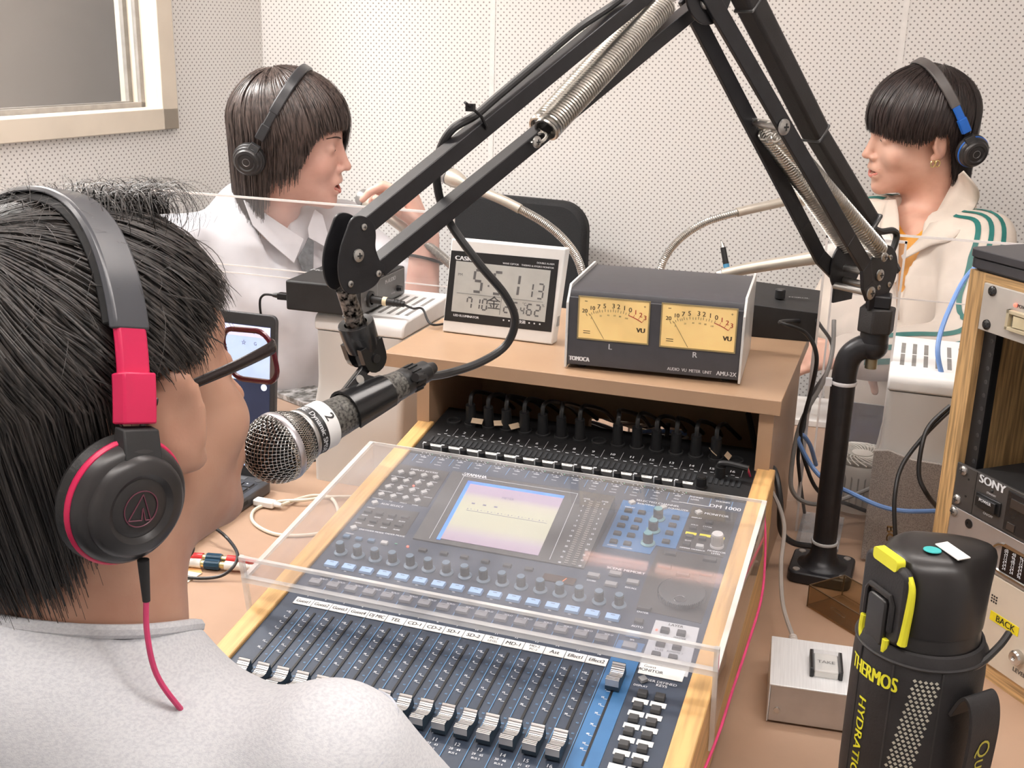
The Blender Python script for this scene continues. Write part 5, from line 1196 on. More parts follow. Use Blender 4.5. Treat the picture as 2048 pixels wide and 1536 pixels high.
o = MB(); o.lathe([(0.0232, 0), (0.0232, 0.030), (0.022, 0.032)], 6, Matrix.Translation((0.5535, 0.503, 0.228)) @ Matrix.Rotation(0.35, 4, 'Z')); o.build('rubber_collar', M_foam, boom, bevel=0.002)
o = MB(); zt = 0.118; o.lathe([(0.0160, 0), (0.0165, 0.001), (0.0165, 0.004), (0.0160, 0.005)], 20, Matrix.Translation((0.523, 0.503, 0.155)), cap=False); o.box((0.505, 0.495, 0.158), (0.008, 0.006, 0.01)); o.build('white_tie', mat('white_nylon', (0.7, 0.7, 0.72), 0.4), boom)
# lower arm -- lies in the vertical plane from the base joint to the elbow
Bj = aty(1763, 545, 0.497)
Ej = atd(1418, -22, 1.10)
hd = Vector((Ej.x-Bj.x, Ej.y-Bj.y, 0)).normalized(); n1 = Vector((-hd.y, hd.x, 0))
if n1.dot(CAMP-Bj) < 0: n1 = -n1
def ap(px, py, off):        # point on the arm's plane (offset off along its normal) seen at a pixel
    return atpl(px, py, Bj+n1*off, n1)
def disc(name, c, nrm, r, th, parent=boom, n=36, shape=None, upv=None):
    x, y, z = frame(nrm, upv or (0, 0, 1)); X = Matrix((x, y, z)).transposed().to_4x4(); X.translation = c
    o = MB(); o.X = X
    pr = shape if shape else [(r*math.cos(2*PI*k/n), r*math.sin(2*PI*k/n)) for k in range(n)]
    o.prism(pr, -th/2, th/2); return o.build(name, M_arm, parent, bevel=0.0006), X
def screwat(c, nrm, r, parent=boom):
    x, y, z = frame(nrm); X = Matrix((x, y, z)).transposed().to_4x4(); X.translation = c
    o = MB(); o.X = X; o.lathe([(r, 0), (r*0.95, r*0.25), (r*0.5, r*0.42), (0, r*0.45)], 16)
    o.mi = 1; o.box((0, 0, r*0.42), (r*0.9, r*0.22, r*0.12)); o.box((0, 0, r*0.42), (r*0.22, r*0.9, r*0.12))
    return o.build('screw', [M_scr, M_ink], parent)
sep = 0.052
c0 = Bj; c1 = Bj-n1*sep
tl = [(0.034*math.cos(a)*0.95, 0.034*math.sin(a)) for a in [math.radians(-50+k*10) for k in range(29)]]+[(-0.020, -0.046), (0.020, -0.046)]
disc('base_joint_plate', c0, n1, 0, 0.003, shape=tl)
disc('base_joint_plate', c1, n1, 0, 0.003, shape=tl)
for px, py, r in ((1759, 550, 0.0075), (1757, 575, 0.0035), (1778, 569, 0.0035), (1781, 515, 0.0035), (1740, 586, 0.0085)): screwat(ap(px, py, 0.0018 if r < 0.008 else 0.006), n1, r)
o = MB()
for px, py in ((1759, 550), (1757, 575), (1768, 512), (1740, 586)): q = ap(px, py, 0.0); o.cyl(q, q-n1*sep, 0.0045)
o.build('spacer_rods', M_scr, boom)
zc = c0.z-0.048
o = MB(); o.box(tuple(Vector((0.5535, 0.503, 0.268))), (0.03, 0.03, 0.016)); o.build('swivel_block', M_arm, boom, bevel=0.002)
# near and far flat bars (each cranked at its foot)
def flatbar(name, pts, wd, th, off):
    P_ = [ap(x, y, off) for x, y in pts]
    o = MB()
    L_ = []; R_ = []
    for i, p in enumerate(P_):
        d = (P_[min(i+1, len(P_)-1)]-P_[max(i-1, 0)]).normalized(); sd = n1.cross(d).normalized()*wd/2; L_.append(p+sd); R_.append(p-sd)
    for i in range(len(P_)-1):
        a, b, c, d_ = R_[i], R_[i+1], L_[i+1], L_[i]; t = n1*th/2
        o.hexa([a-t, b-t, c-t, d_-t, a+t, b+t, c+t, d_+t])
    return o.build(name, M_arm, boom, bevel=0.0008)
flatbar('lower_arm_bar', [(1741, 592), (1733, 570), (1731, 532), (1700, 480), (1405, -30)], 0.0195, 0.005, 0.0045)
flatbar('lower_arm_bar', [(1692, 586), (1690, 566), (1640, 514), (1607, 450), (1369, -8)], 0.0195, 0.005, -sep-0.003)
# sleeved upper rod of the lower arm
o = MB(); sa, sb = ap(1790, 540, -0.025), ap(1740, 452, -0.025)
o.tube([sa, ap(1753, 478, -0.025), ap(1706, 392, -0.022)], 0.0075, 10); o.build('thin_rod', M_arm, boom)
o = MB(); p1_, p2_, p3_, p4_ = ap(1742, 448, -0.022), ap(1633, 268, -0.02), ap(1500, 8, -0.02), ap(1482, -30, -0.02)
o.bar(p1_, p2_, 0.021, 0.021, n1); o.bar(p2_, p4_, 0.0245, 0.0245, n1); o.build('sleeved_rod', M_foam, boom, bevel=0.004)
for p, q in (((1633, 268), (1630, 263)), ((1740, 446), (1737, 441)), ((1500, 8), (1497, 3))):
    o = MB(); o.bar(ap(*p, -0.02), ap(*q, -0.02), 0.0262, 0.0262, n1); o.build('sleeve_tie', mat('tie_black', (0.05, 0.05, 0.05), 0.3), boom, bevel=0.003)
o = MB(); o.tube(smoothpts([ap(1745, 455, -0.02), ap(1762, 463, -0.02), ap(1785, 461, -0.02), ap(1793, 470, -0.02), ap(1789, 490, -0.02), ap(1780, 510, -0.02)], 6), 0.0042, 8); o.build('cable_loop', M_blk, boom)
def spring(name, a, b, r, wr, coils, parent=boom):
    a = Vector(a); b = Vector(b); d = b-a; L_ = d.length; x, y, z = frame(d)
    h = 0.014; pts = []; N = coils*14
    for k in range(N+1):
        t = k/N; an = 2*PI*coils*t; pts.append(a+z*(h+(L_-2*h)*t)+x*r*math.cos(an)+y*r*math.sin(an))
    o = MB(); o.tube(pts, wr, 5)
    for c_, s_ in ((a, 1), (b, -1)):
        o.tube([c_+z*s_*0.003+x*0.0075*math.cos(u)+z*0.0075*math.sin(u) for u in [2*PI*k/18 for k in range(18)]], wr, 5, closed=True)
        o.tube([c_+z*s_*0.0105, c_+z*s_*(h)+x*r*0.7], wr, 5)
    return o.build(name, M_spr, parent)
pin = ap(1530, 252, 0.0); pinb = ap(1530, 252, 0)
o = MB(); o.cyl(ap(1567, 254, 0.008), ap(1505, 243, -sep-0.006), 0.0045); o.build('cross_pin', M_scr, boom)
screwat(ap(1567, 254, 0.008), n1, 0.0088); screwat(ap(1500, 250, -sep-0.005), -n1, 0.008)
pa_, pb_ = ap(1567, 254, 0.008), ap(1505, 243, -sep-0.006)
s1 = pa_+(pb_-pa_)*0.40; s2 = pa_+(pb_-pa_)*0.74
spring('spring', s1, ap(1771, 514, 0.008), 0.0098, 0.0013, 56)
spring('spring', s2, ap(1700, 505, -sep-0.002), 0.0098, 0.0013, 56)
screwat(ap(1768, 514, 0.016), n1, 0.0060)
# elbow plates (just under the top edge of the picture)
for off in (0.0, -0.040):
    c = ap(1418, -22, off); disc('elbow_plate', c, n1, 0.033, 0.003)
for px, py, r in ((1411, 3, 0.0075), (1433, -1, 0.0036), (1396, -30, 0.005)): screwat(ap(px, py, 0.002), n1, r)
# upper arm
Mj = atd(716, 511, 0.872)
Eu = ap(1425, -20, -0.02)
h2 = Vector((Mj.x-Eu.x, Mj.y-Eu.y, 0)).normalized(); n2 = Vector((-h2.y, h2.x, 0))
if n2.dot(CAMP-Mj) < 0: n2 = -n2
def bp(px, py, off): return atpl(px, py, Mj+n2*off, n2)
s_ = 0.0145
def sqbar(name, a, b, off, wd=0.0142):
    o = MB(); A_, B_ = bp(*a, off), bp(*b, off); o.bar(A_, B_, wd, wd, n2); return o.build(name, M_arm, boom, bevel=0.0008)
sqbar('upper_arm_bar', (722, 452), (1345, -57), -s_/2)
sqbar('upper_arm_bar', (752, 535), (1415, -5), -s_/2)
kp = [(-0.0005, 0.0305), (0.008, 0.0285), (0.0155, 0.0225), (0.0175, 0.0140), (0.0170, 0.004), (0.0215, -0.007), (0.0262, -0.0115), (0.0240, -0.0170), (0.0170, -0.0250), (0.006, -0.0290), (-0.004, -0.0295), (-0.0130, -0.0265), (-0.0182, -0.0180), (-0.0195, -0.005), (-0.0165, 0.0085), (-0.0105, 0.0210), (-0.0065, 0.0280)]
x, y, z = frame(n2, (0, 0, 1)); kshape = [tuple(v)[:2] for v in smoothpts([(a, b, 0) for a, b in kp], 4, closed=True)]
for off in (0.0, -s_-0.004):
    disc('head_joint_plate', Mj+n2*off, n2, 0, 0.0022, shape=kshape)
for px, py, r in ((716, 511, 0.0052), (728, 454, 0.0027), (757, 547, 0.0027), (701, 568, 0.0027)): screwat(bp(px, py, 0.0014), n2, r)
# springs of the upper arm
scr = bp(1073, 281, 0.004); spring('spring', scr, bp(1345, -8, 0.004), 0.0105, 0.0015, 60)
screwat(bp(1073, 284, 0.012), n2, 0.0052)
scr2 = bp(1062, 275, -s_-0.008); spring('spring', scr2, bp(1330, -20, -s_-0.008), 0.0105, 0.0015, 60)
# cable along the top bar, its tie and its drop to the microphone
ct = [bp(1300, -60, -s_/2), bp(1180, 33, -s_/2), bp(1080, 113, -s_/2), bp(985, 190, -s_/2), bp(955, 218, -s_/2)]
o = MB(); o.tube(smoothpts([atd(1290, -60, 1.02)]+[bp(1238, 0, -0.007), bp(1155, 58, -0.007), bp(1075, 125, -0.007), bp(990, 197, -0.007), bp(950, 231, -0.007), bp(905, 258, -0.012), bp(880, 300, -0.02), bp(873, 350, -0.022), bp(882, 405, -0.022), bp(905, 455, -0.010), bp(960, 530, 0.012), bp(1010, 590, 0.02), bp(1030, 640, 0.02), bp(1012, 690, 0.012), bp(960, 725, 0.004), bp(890, 748, 0.0), atd(830, 755, 0.915)], 8), 0.0036, 10)
tag(o.build('microphone_cable', M_blk), 'black microphone cable tied along the boom arm and looping down to the microphone', 'cable')
o = MB()
tp_ = [bp(930, 205, 0.001), bp(945, 217, 0.001), bp(962, 232, 0.002), bp(972, 252, 0.002), bp(968, 264, -0.004), bp(955, 262, -0.016)]
o.tube(tp_, 0.0018, 6, flat=0.6); q = bp(941, 215, 0.0); o.box(tuple(q), (0.007, 0.005, 0.006)); o.build('cable_tie', M_black, boom)
# threaded stub under the head joint
d0, d1 = bp(690, 578, -0.007), bp(713, 652, -0.007)
o = MB(); o.cyl(d0, d0+(d1-d0)*0.66, 0.0071, 0.0071, 20); o.cyl(d0+(d1-d0)*0.66, d0+(d1-d0)*0.72, 0.0082, 0.0082, 20); o.cyl(d0+(d1-d0)*0.72, d1, 0.0078, 0.0078, 20)
o.build('threaded_stub', mat('scratched_steel', (0.20, 0.18, 0.16), 0.35, 0.9, var=0.5, scale=300, bump=0.6, bscale=400), boom)
# ---------------------------------------------------------------- microphone clip
ax = (d1-d0).normalized()
mc0 = atd(555, 896, 0.838); mc1 = atd(806, 766, 0.925); ma = (mc1-mc0).normalized(); ML = (mc1-mc0).length
clip = empty('microphone_clip', d1, 'black plastic microphone clip screwed to the end of the boom arm', 'microphone clip')
M_clip = mat('gloss_black_plastic', (0.014, 0.014, 0.015), 0.22, var=0.05)
q0 = d0+(d1-d0)*0.90; q1 = q0+ax*0.023
o = MB(); xx, yy, zz = frame(ax); Xc = Matrix((xx, yy, zz)).transposed().to_4x4(); Xc.translation = q0
o.X = Xc; o.lathe([(0.0092, 0.0005), (0.0140, 0.0), (0.0144, 0.001), (0.0140, 0.016), (0.0136, 0.020)], 28, cap=False)
piv = q1+ax*0.006
side = n2.copy(); side = (side-ax*side.dot(ax)).normalized()
o.X = Matrix.Identity(4)
for s0 in (-1, 1):
    c = q1-ax*0.002+side*s0*0.0098
    xs = ax.cross(side).normalized()
    pr = [(-0.0115, -0.004), (0.0115, -0.004), (0.0112, 0.010)]+[(0.0110*math.cos(a), 0.010+0.0110*math.sin(a)) for a in [PI*k/8 for k in range(9)]]+[(-0.0112, 0.010)]
    Xq = Matrix((xs, ax, side*1.0)).transposed().to_4x4(); Xq.translation = c
    o.prism(pr, -0.0028, 0.0028, Xq)
o.cyl(q0+ax*0.018, q1, 0.0135, 0.0130, 24)
o.build('swivel_socket', M_clip, clip, bevel=0.0008)
pv = q1+ax*0.007
o = MB(); o.cyl(pv-side*0.014, pv+side*0.0135, 0.0042, n=14); o.mi = 1; o.cyl(pv+side*0.0134, pv+side*0.0140, 0.0036, n=14); o.build('pivot_bolt', [M_clip, M_black], clip)
# body that grips the handle
tm = 0.66; mcen = mc0+ma*ML*tm
upm = (pv-mcen); upm = (upm-ma*upm.dot(ma)).normalized(); sm = ma.cross(upm).normalized()
o = MB(); R1 = 0.0168
def ring(t, r, a0=-150, a1=150, n=20):
    c = mc0+ma*ML*t; return [c+upm*(r*math.cos(math.radians(a)))+sm*(r*math.sin(math.radians(a))) for a in [a0+(a1-a0)*k/n for k in range(n+1)]]
tsecs = [(0.515, 0.0182), (0.56, 0.0176), (0.70, 0.0164), (0.84, 0.0150)]
vs = []; fs = []; n_ = 21
for t, r in tsecs: vs += ring(t, r, n=n_-1)
for t, r in tsecs: vs += ring(t, r-0.0022, n=n_-1)
K = len(tsecs)*n_
for i in range(len(tsecs)-1):
    for k in range(n_-1):
        a = i*n_+k; fs.append((a, a+1, a+n_+1, a+n_)); b = K+a; fs.append((b, b+n_, b+n_+1, b+1))
for k in range(n_-1): fs.append((k, K+k, K+k+1, k+1)); a = (len(tsecs)-1)*n_+k; fs.append((a, a+1, K+a+1, K+a))
for k in (0, n_-1):
    for i in range(len(tsecs)-1): a = i*n_+k; fs.append((a, a+n_, K+a+n_, K+a) if k == 0 else (a, K+a, K+a+n_, a+n_))
o.add(vs, fs)
o.build('grip_sleeve', M_clip, clip)
o = MB()       # web between the sleeve and the pivot: a flat fin with a hole-like boss
wa, wb = mc0+ma*ML*0.53+upm*0.0150, mc0+ma*ML*0.83+upm*0.0128
th = 0.0045
prof = [wa, pv-ma*0.0085-upm*0.006, pv-ma*0.0075+upm*0.004, pv+upm*0.0075, pv+ma*0.0080+upm*0.002, pv+ma*0.009-upm*0.010, mc0+ma*ML*0.765+upm*0.019, wb]
vs = [p-side*0+sm*th for p in prof]+[p-sm*th for p in prof]; N_ = len(prof)
o.add(vs, [tuple(range(N_)), tuple(range(2*N_-1, N_-1, -1))]+[(i, i+N_, (i+1) % N_+N_, (i+1) % N_) for i in range(N_)])
o.build('web', M_clip, clip, bevel=0.0012)
o = MB(); c = pv*0.45+mcen*0.55-ma*0.006+upm*0.003
for s0 in (-1, 1): o.cyl(c+sm*s0*0.0040, c+sm*s0*0.0052, 0.0036, n=14)
o.build('rivet', M_scr, clip)
# ---------------------------------------------------------------- dynamic microphone
mic = empty('microphone', mc0, 'handheld dynamic microphone with silver mesh ball and white numbered tape, held in the clip', 'microphone')
xx, yy, zz = frame(ma, (0, 0, 1)); XMc = Matrix((xx, yy, zz)).transposed().to_4x4(); XMc.translation = mc0
o = MB(); o.X = XMc; o.lathe([(0.001, -0.0246), (0.012, -0.0215), (0.0205, -0.0135), (0.0242, -0.002), (0.0243, 0.008), (0.0215, 0.018), (0.0185, 0.025)], 32); o.build('foam_liner', mat('black_foam', (0.004, 0.004, 0.004), 0.9), mic)
# woven wire mesh: meridian-like zigzag wires in two directions on a sphere
M_wire = mat('nickel_wire', (0.60, 0.59, 0.57), 0.25, 1.0, var=0.04)
o = MB(); R = 0.0256; nw = 29
def onhead(a, b):      # equidistant weave over the front of the ball
    r_ = math.hypot(a, b)
    if r_ < 1e-6: return Vector((0, 0, -1))
    return Vector((a/r_*math.sin(r_), b/r_*math.sin(r_), -math.cos(r_))) if r_ < 1.66 else Vector((0, 0, 1))
for fam in (0, 1):
    for i in range(nw):
        c = math.radians(-91+182*(i+0.5)/nw); pts = []
        N_ = nw*4
        for k in range(N_+1):
            t = math.radians(-95+190*k/N_); v = onhead(c, t) if fam == 0 else onhead(t, c)
            if v.z > 0.03: continue
            ph = math.cos(PI*nw*(k/N_)+PI*(i % 2)+(0 if fam == 0 else PI))
            pts.append(v*(R+0.00038*ph))
        if len(pts) > 3: o.tube([XMc @ p for p in pts], 0.00033, 4, cap=False)
nb = 92
for s0 in (1, -1):     # the band of mesh near the ring and behind it
    for i in range(nb):
        pts = []
        for k in range(13):
            z = -0.0045+0.0265*k/12; r = 0.0256 if z < 0.006 else 0.0256-0.0062*((z-0.006)/0.016)**1.3
            an = 2*PI*i/nb+s0*0.42*k/12; pts.append(XMc @ Vector(((r+0.0002*s0*(1 if (i+k) % 2 else -1))*math.cos(an), (r+0.0002*s0*(1 if (i+k) % 2 else -1))*math.sin(an), z)))
        o.tube(pts, 0.00030, 3, cap=False)
o.build('wire_mesh', M_wire, mic)
o = MB(); o.X = XMc; o.lathe([(0.0252, -0.0005), (0.0266, 0.0), (0.0268, 0.0012), (0.0268, 0.0042), (0.0264, 0.0052), (0.0252, 0.0056)], 48, cap=False); o.build('head_ring', mat('ring_silver', (0.55, 0.53, 0.56), 0.3, 0.9), mic)
o = MB(); o.X = XMc; o.lathe([(0.0192, 0.021), (0.0200, 0.022), (0.0202, 0.024), (0.0196, 0.0255)], 40, cap=False); o.build('mesh_collar', mat('collar_silver', (0.48, 0.47, 0.46), 0.35, 0.9), mic)
o = MB(); o.X = XMc; o.lathe([(0.0190, 0.0255), (0.0190, 0.0335), (0.0193, 0.034)], 40, cap=False); o.build('name_band', M_black, mic)
o = MB(); o.X = XMc
def wrap(o, s, X, R, z0, a0, h, vertical=False, fat=0.0, flip=1, off=0.0002, sx=1.0, up=False):
    vs, fs = textmesh(s); k = h/0.69
    for dx in ((0,) if not fat else (-fat, 0, fat)):
        q = []
        for p in vs:
            x_, y_ = p[0]*k*sx+dx, p[1]*k
            if vertical: x_, y_ = y_, -x_
            if up: x_, y_ = -x_, -y_
            a = a0+flip*x_/R; q.append(((R+off)*math.cos(a), (R+off)*math.sin(a), z0+y_))
        o.add(q, fs, X)
camdir = XMc.inverted() @ CAMP; ac = math.atan2(camdir.y, camdir.x)
o.X = Matrix.Identity(4)
wrap(o, 'Dynamic SM58', XMc, 0.0191, 0.0297, ac+0.25, 0.0042, fat=0.0002, flip=1)
wrap(o, 'SHURE', XMc, 0.0191, 0.0297, ac-1.35, 0.0042, fat=0.0003, flip=1)
o.build('band_lettering', M_lt, mic, smooth=0)
o = MB(); o.X = XMc; o.lathe([(0.0190, 0.034), (0.0188, 0.0455)], 40, cap=False); o.build('white_tape', mat('white_tape', (0.80, 0.80, 0.80), 0.4, var=0.01), mic)
o = MB(); wrap(o, '2', XMc, 0.0189, 0.0400, ac-0.15, 0.0075, fat=0.0003, flip=1); o.build('handwritten_digit', M_ink, mic, smooth=0)
Lb = ML
o = MB(); o.X = XMc; o.lathe([(0.0180, 0.0455), (0.0158, 0.052), (0.0150, 0.065), (0.0141, 0.085), (0.0130, 0.115), (0.0122, Lb-0.012), (0.0118, Lb-0.004)], 40)
mb_ = mat('worn_charcoal_paint', (0.075, 0.072, 0.065), 0.45, 0.2, var=0.9, scale=420, dark=(0.018, 0.017, 0.016), bump=0.15, bscale=500)
o.build('handle', mb_, mic)
o = MB(); o.X = XMc; o.lathe([(0.0105, Lb-0.008), (0.0115, Lb-0.004), (0.0115, Lb+0.004), (0.0108, Lb+0.005), (0.0108, Lb+0.016), (0.0095, Lb+0.017), (0.0092, Lb+0.026), (0.0060, Lb+0.030), (0.0045, Lb+0.036)], 28)
for k in range(14):
    a = 2*PI*k/14; o.box((0.0110*math.cos(a), 0.0110*math.sin(a), Lb+0.0105), (0.0012, 0.0012, 0.0095))
o.build('cable_connector', M_black, mic)
# ================================================================ oak rack with its units
XR_ = fr_(Vector((0.648, 0.393, T)), Vector((0.65, -0.76, 0)))
rack = empty('equipment_rack', XR_, 'oak-framed equipment rack with a black lid, standing at the right edge of the desk', 'rack')
RW, RH, RD = 0.520, 0.452, 0.36
M_oak2 = mat('oak_laminate', (0.52, 0.33, 0.15), 0.5, var=0.20, scale=14, stretch=(22, 1.0, 22), bump=0.12, bscale=60)
M_oakh = mat('oak_laminate_cross', (0.52, 0.33, 0.15), 0.5, var=0.20, scale=14, stretch=(1.0, 22, 22), bump=0.12, bscale=60)
PW = loc(XR_, 1800+620/3.657, 480+300/3.657)[0]
for a, b in ((0, PW), (RW-PW, RW)):
    o = MB(); o.X = XR_; o.b2((a, 0, -RD), (b, RH, 0)); o.build('side_board', M_oak2, rack, bevel=0.0008)
o = MB(); o.X = XR_; o.b2((PW, RH-0.019, -RD), (RW-PW, RH, 0)); o.build('top_board', M_oakh, rack)
o = MB(); o.X = XR_; o.b2((PW, 0.0, -RD), (RW-PW, 0.019, 0)); o.build('bottom_board', M_oakh, rack)
o = MB(); o.X = XR_; o.b2((PW, 0.019, -RD), (RW-PW, RH-0.019, -RD+0.01)); o.build('back_board', M_shelfin, rack)
for a in (PW+0.0005, RW-PW-0.0185):
    o = MB(); o.X = XR_; o.b2((a+(0.009 if a < 0.1 else 0), 0.0195, -0.012), (a+0.018, RH-0.0195, -0.010)); o.b2((a if a < 0.1 else a+0.014, 0.0195, -0.03), (a+0.009 if a < 0.1 else a+0.018, RH-0.0195, -0.010))
    o.build('mounting_rail', mat('rail_black', (0.03, 0.03, 0.032), 0.4, 0.3), rack)
o = MB(); o.X = XR_
for k in range(26):
    o.lathe([(0.0026, 0), (0.0026, 0.0004), (0.0014, 0.0005), (0.0014, 0.0001), (0, 0.0001)], 12, Matrix.Translation((PW+0.014, 0.03+k*0.0158, -0.0098)))
o.build('rail_holes', mat('hole_rim', (0.09, 0.09, 0.09), 0.4, 0.6), rack)
o = MB(); o.X = XR_; o.prism(rnd(-0.002, -0.003, RW+0.002, RD, 0.012), 0, 0.011, Matrix.Translation((0, RH+0.003, 0)) @ Matrix.Rotation(-PI/2, 4, 'X'))
o.prism(rnd(-0.004, -0.005, RW+0.004, RD+0.004, 0.014), 0, 0.009, Matrix.Translation((0, RH+0.015, 0)) @ Matrix.Rotation(-PI/2, 4, 'X'))
o.prism(rnd(-0.001, -0.001, RW, RD, 0.010), 0, 0.03, Matrix.Translation((0, RH, 0)) @ Matrix.Rotation(-PI/2, 4, 'X')) if False else None
o.prism(rnd(0.002, 0.002, RW-0.002, RD, 0.010), 0, 0.016, Matrix.Translation((0, RH, 0)) @ Matrix.Rotation(-PI/2, 4, 'X'))
o.build('lid', mat('charcoal_lid', (0.045, 0.045, 0.052), 0.4, var=0.04), rack, bevel=0.001)
def RK(px, py, h=0.003): return loc(XR_, px, py, h)
def unit(name, label, y0, y1, m, depth=0.20, x0=PW+0.004, x1=RW-PW-0.004):
    e = empty(name, XR_ @ Matrix.Translation(((x0+x1)/2, y0, 0)), label, 'rack unit')
    o = MB(); o.X = XR_; o.b2((x0, y0, 0.0), (x1, y1, 0.004)); o.build('front_plate', m, e, bevel=0.0008)
    o = MB(); o.X = XR_; o.b2((x0+0.022, y0+0.002, -depth), (x1-0.022, y1-0.002, 0.0)); o.build('chassis', M_blackm, e)
    return e
def rscrew(x, y, e, m=None):
    o = MB(); o.X = XR_; o.lathe([(0.0058, 0), (0.0055, 0.0015), (0.0035, 0.0030), (0, 0.0034)], 18, Matrix.Translation((x, y, 0.004)))
    o.mi = 1; o.box((x, y, 0.0072), (0.0062, 0.0012, 0.0008)); o.box((x, y, 0.0072), (0.0012, 0.0062, 0.0008)); o.build('rack_screw', [m or M_scr, M_ink], e)
M_dscr = mat('black_screw', (0.07, 0.07, 0.07), 0.25, 0.8)
# top unit
yt1 = RK(1974, 566)[1]; yt0 = RK(1964, 660)[1]
e = unit('power_unit', 'beige rack panel with a rocker switch, uppermost in the oak rack', yt0, yt1, mat('warm_grey_panel', (0.50, 0.47, 0.43), 0.45, var=0.02))
for px, py in ((1987, 582), (1975, 649)): p = RK(px, py); rscrew(p[0], p[1], e, M_dscr)
p = RK(2034, 610); o = MB(); o.X = XR_; o.sphere((p[0], p[1], 0.005), 0.0022); o.build('power_lamp', M_red, e)
o = MB(); o.X = XR_; o.text('POWER', (p[0]+0.011, p[1]-0.0005, 0.0045), 0.0036, fatten=0.0002); o.build('lettering', M_ink, e, smooth=0)
pa_ = RK(2022, 628)[0]; pb_ = RK(2024, 660)[1]; pt_ = RK(2024, 618)[1]
o = MB(); o.X = XR_; W_ = 0.044
o.b2((pa_, pb_, 0.004), (pa_+0.004, pt_, 0.010)); o.b2((pa_+W_-0.004, pb_, 0.004), (pa_+W_, pt_, 0.010)); o.b2((pa_, pb_, 0.004), (pa_+W_, pb_+0.004, 0.010)); o.b2((pa_, pt_-0.004, 0.004), (pa_+W_, pt_, 0.010))
o.build('switch_frame', mat('ivory_frame', (0.55, 0.48, 0.33), 0.4), e, bevel=0.0005)
o = MB(); o.X = XR_; o.hexa([(pa_+0.005, pb_+0.005, 0.0045), (pa_+W_-0.005, pb_+0.005, 0.0045), (pa_+W_-0.005, pt_-0.005, 0.0045), (pa_+0.005, pt_-0.005, 0.0045), (pa_+0.011, pb_+0.005, 0.010), (pa_+W_-0.005, pb_+0.005, 0.006), (pa_+W_-0.005, pt_-0.005, 0.006), (pa_+0.011, pt_-0.005, 0.010)]); o.build('rocker', mat('ivory_rocker', (0.66, 0.58, 0.38), 0.35), e)
# dark grey 1U player
ys1 = RK(1922, 926)[1]; ys0 = RK(1901, 1005)[1]
e = unit('disc_player', 'dark grey rack player with a square black power key, middle unit of the oak rack', ys0, ys1, mat('gunmetal', (0.075, 0.070, 0.068), 0.42, 0.3, var=0.03), depth=0.30)
for px, py in ((1929, 941), (1916, 998)): p = RK(px, py); rscrew(p[0], p[1], e)
def R7(x, y): return (1850+x/5.121, 900+y/5.121)
o = MB(); o.X = XR_
p = RK(*R7(700, 350)); o.text('SONY', (p[0], p[1], 0.0046), 0.0092, fatten=0.0007, sx=1.1)
p = RK(*R7(690, 455)); o.text('STANDBY', (p[0], p[1], 0.0046), 0.0022); p = RK(*R7(655, 665)); o.text('ON/OFF', (p[0], p[1], 0.0046), 0.0028)
o.build('lettering', M_wtext, e, smooth=0)
a = RK(*R7(545, 450)); b = RK(*R7(775, 680)); x0, x1 = a[0], b[0]; y1, y0 = RK(*R7(590, 440))[1], RK(*R7(560, 575))[1]
o = MB(); o.X = XR_; o.b2((x0, y0, 0.004), (x1, y1, 0.0065)); o.b2((x0+0.004, y0+0.002, 0.006), (x1-0.004, y1-0.002, 0.010)); pk_ = o.build('power_key', M_black, e, bevel=0.0008)
o = MB(); o.X = XR_; o.text('POWER', ((x0+x1)/2, (y0+y1)/2+0.003, 0.0103), 0.0036, fatten=0.0002); o.build('key_lettering', M_wtext, pk_, smooth=0)
p = RK(*R7(695, 420)); o = MB(); o.X = XR_; o.sphere((p[0], p[1], 0.004), 0.0018); o.build('standby_lamp', M_black, e)
p = RK(*R7(520, 400)); o = MB(); o.X = XR_; o.b2((p[0]-0.0003, ys0+0.0005, 0.004), (p[0]+0.0003, ys1-0.0005, 0.0043)); 
for q in ((453, 300), (423, 472)): z_ = RK(*R7(*q)); o.box((z_[0], z_[1], 0.0041), (0.0022, 0.0022, 0.0006))
o.build('joint_line', M_black, e)
a = RK(*R7(900, 520)); o = MB(); o.X = XR_; o.b2((a[0]-0.006, ys0+0.003, 0.004), (a[0]+0.12, ys1-0.003, 0.0055)); o.build('display_window', mat('smoky_window', (0.02, 0.02, 0.022), 0.2), e, bevel=0.001)
o = MB(); o.X = XR_; o.b2((a[0]+0.001, ys1-0.020, 0.0052), (a[0]+0.05, ys1-0.010, 0.0070)); o.b2((a[0], ys0+0.006, 0.0052), (a[0]+0.011, ys0+0.014, 0.0066)); o.build('tray_buttons', mat('smoke_key', (0.05, 0.04, 0.035), 0.3), e)
# silver unit
yv0 = RK(2020, 1165)[1]
e = unit('recorder_unit', 'satin silver rack unit with a dark printed display, under the dark grey player', yv0, ys0-0.0012, mat('satin_silver', (0.48, 0.45, 0.44), 0.34, 0.6, var=0.02), depth=0.25)
for q in ((305, 625), (250, 918)): p = RK(*R7(*q)); rscrew(p[0]+0.0, p[1], e)
for q in ((457, 752), (413, 975)):
    p = RK(*R7(*q)); o = MB(); o.X = XR_; o.lathe([(0.0055, 0), (0.0055, 0.0008), (0.0022, 0.0009), (0.0022, 0.0002), (0, 0.0002)], 16, Matrix.Translation((p[0], p[1], 0.004))); o.build('allen_bolt', M_black, e)
xr = RK(*R7(690, 1090))[0]; ym = (yv0+ys0)/2-0.004; hh = (ys0-yv0)/2-0.010
o = MB(); o.X = XR_
pts = [Vector((xr+hh+hh*math.cos(a), ym+hh*math.sin(a), 0.0045)) for a in [math.radians(90+180*k/16) for k in range(17)]]+[Vector((RW-0.08, ym-hh, 0.0045)), Vector((RW-0.08, ym+hh, 0.0045))]
o.tube(pts, 0.0022, 6, closed=True); o.build('display_rim', M_chrome, e)
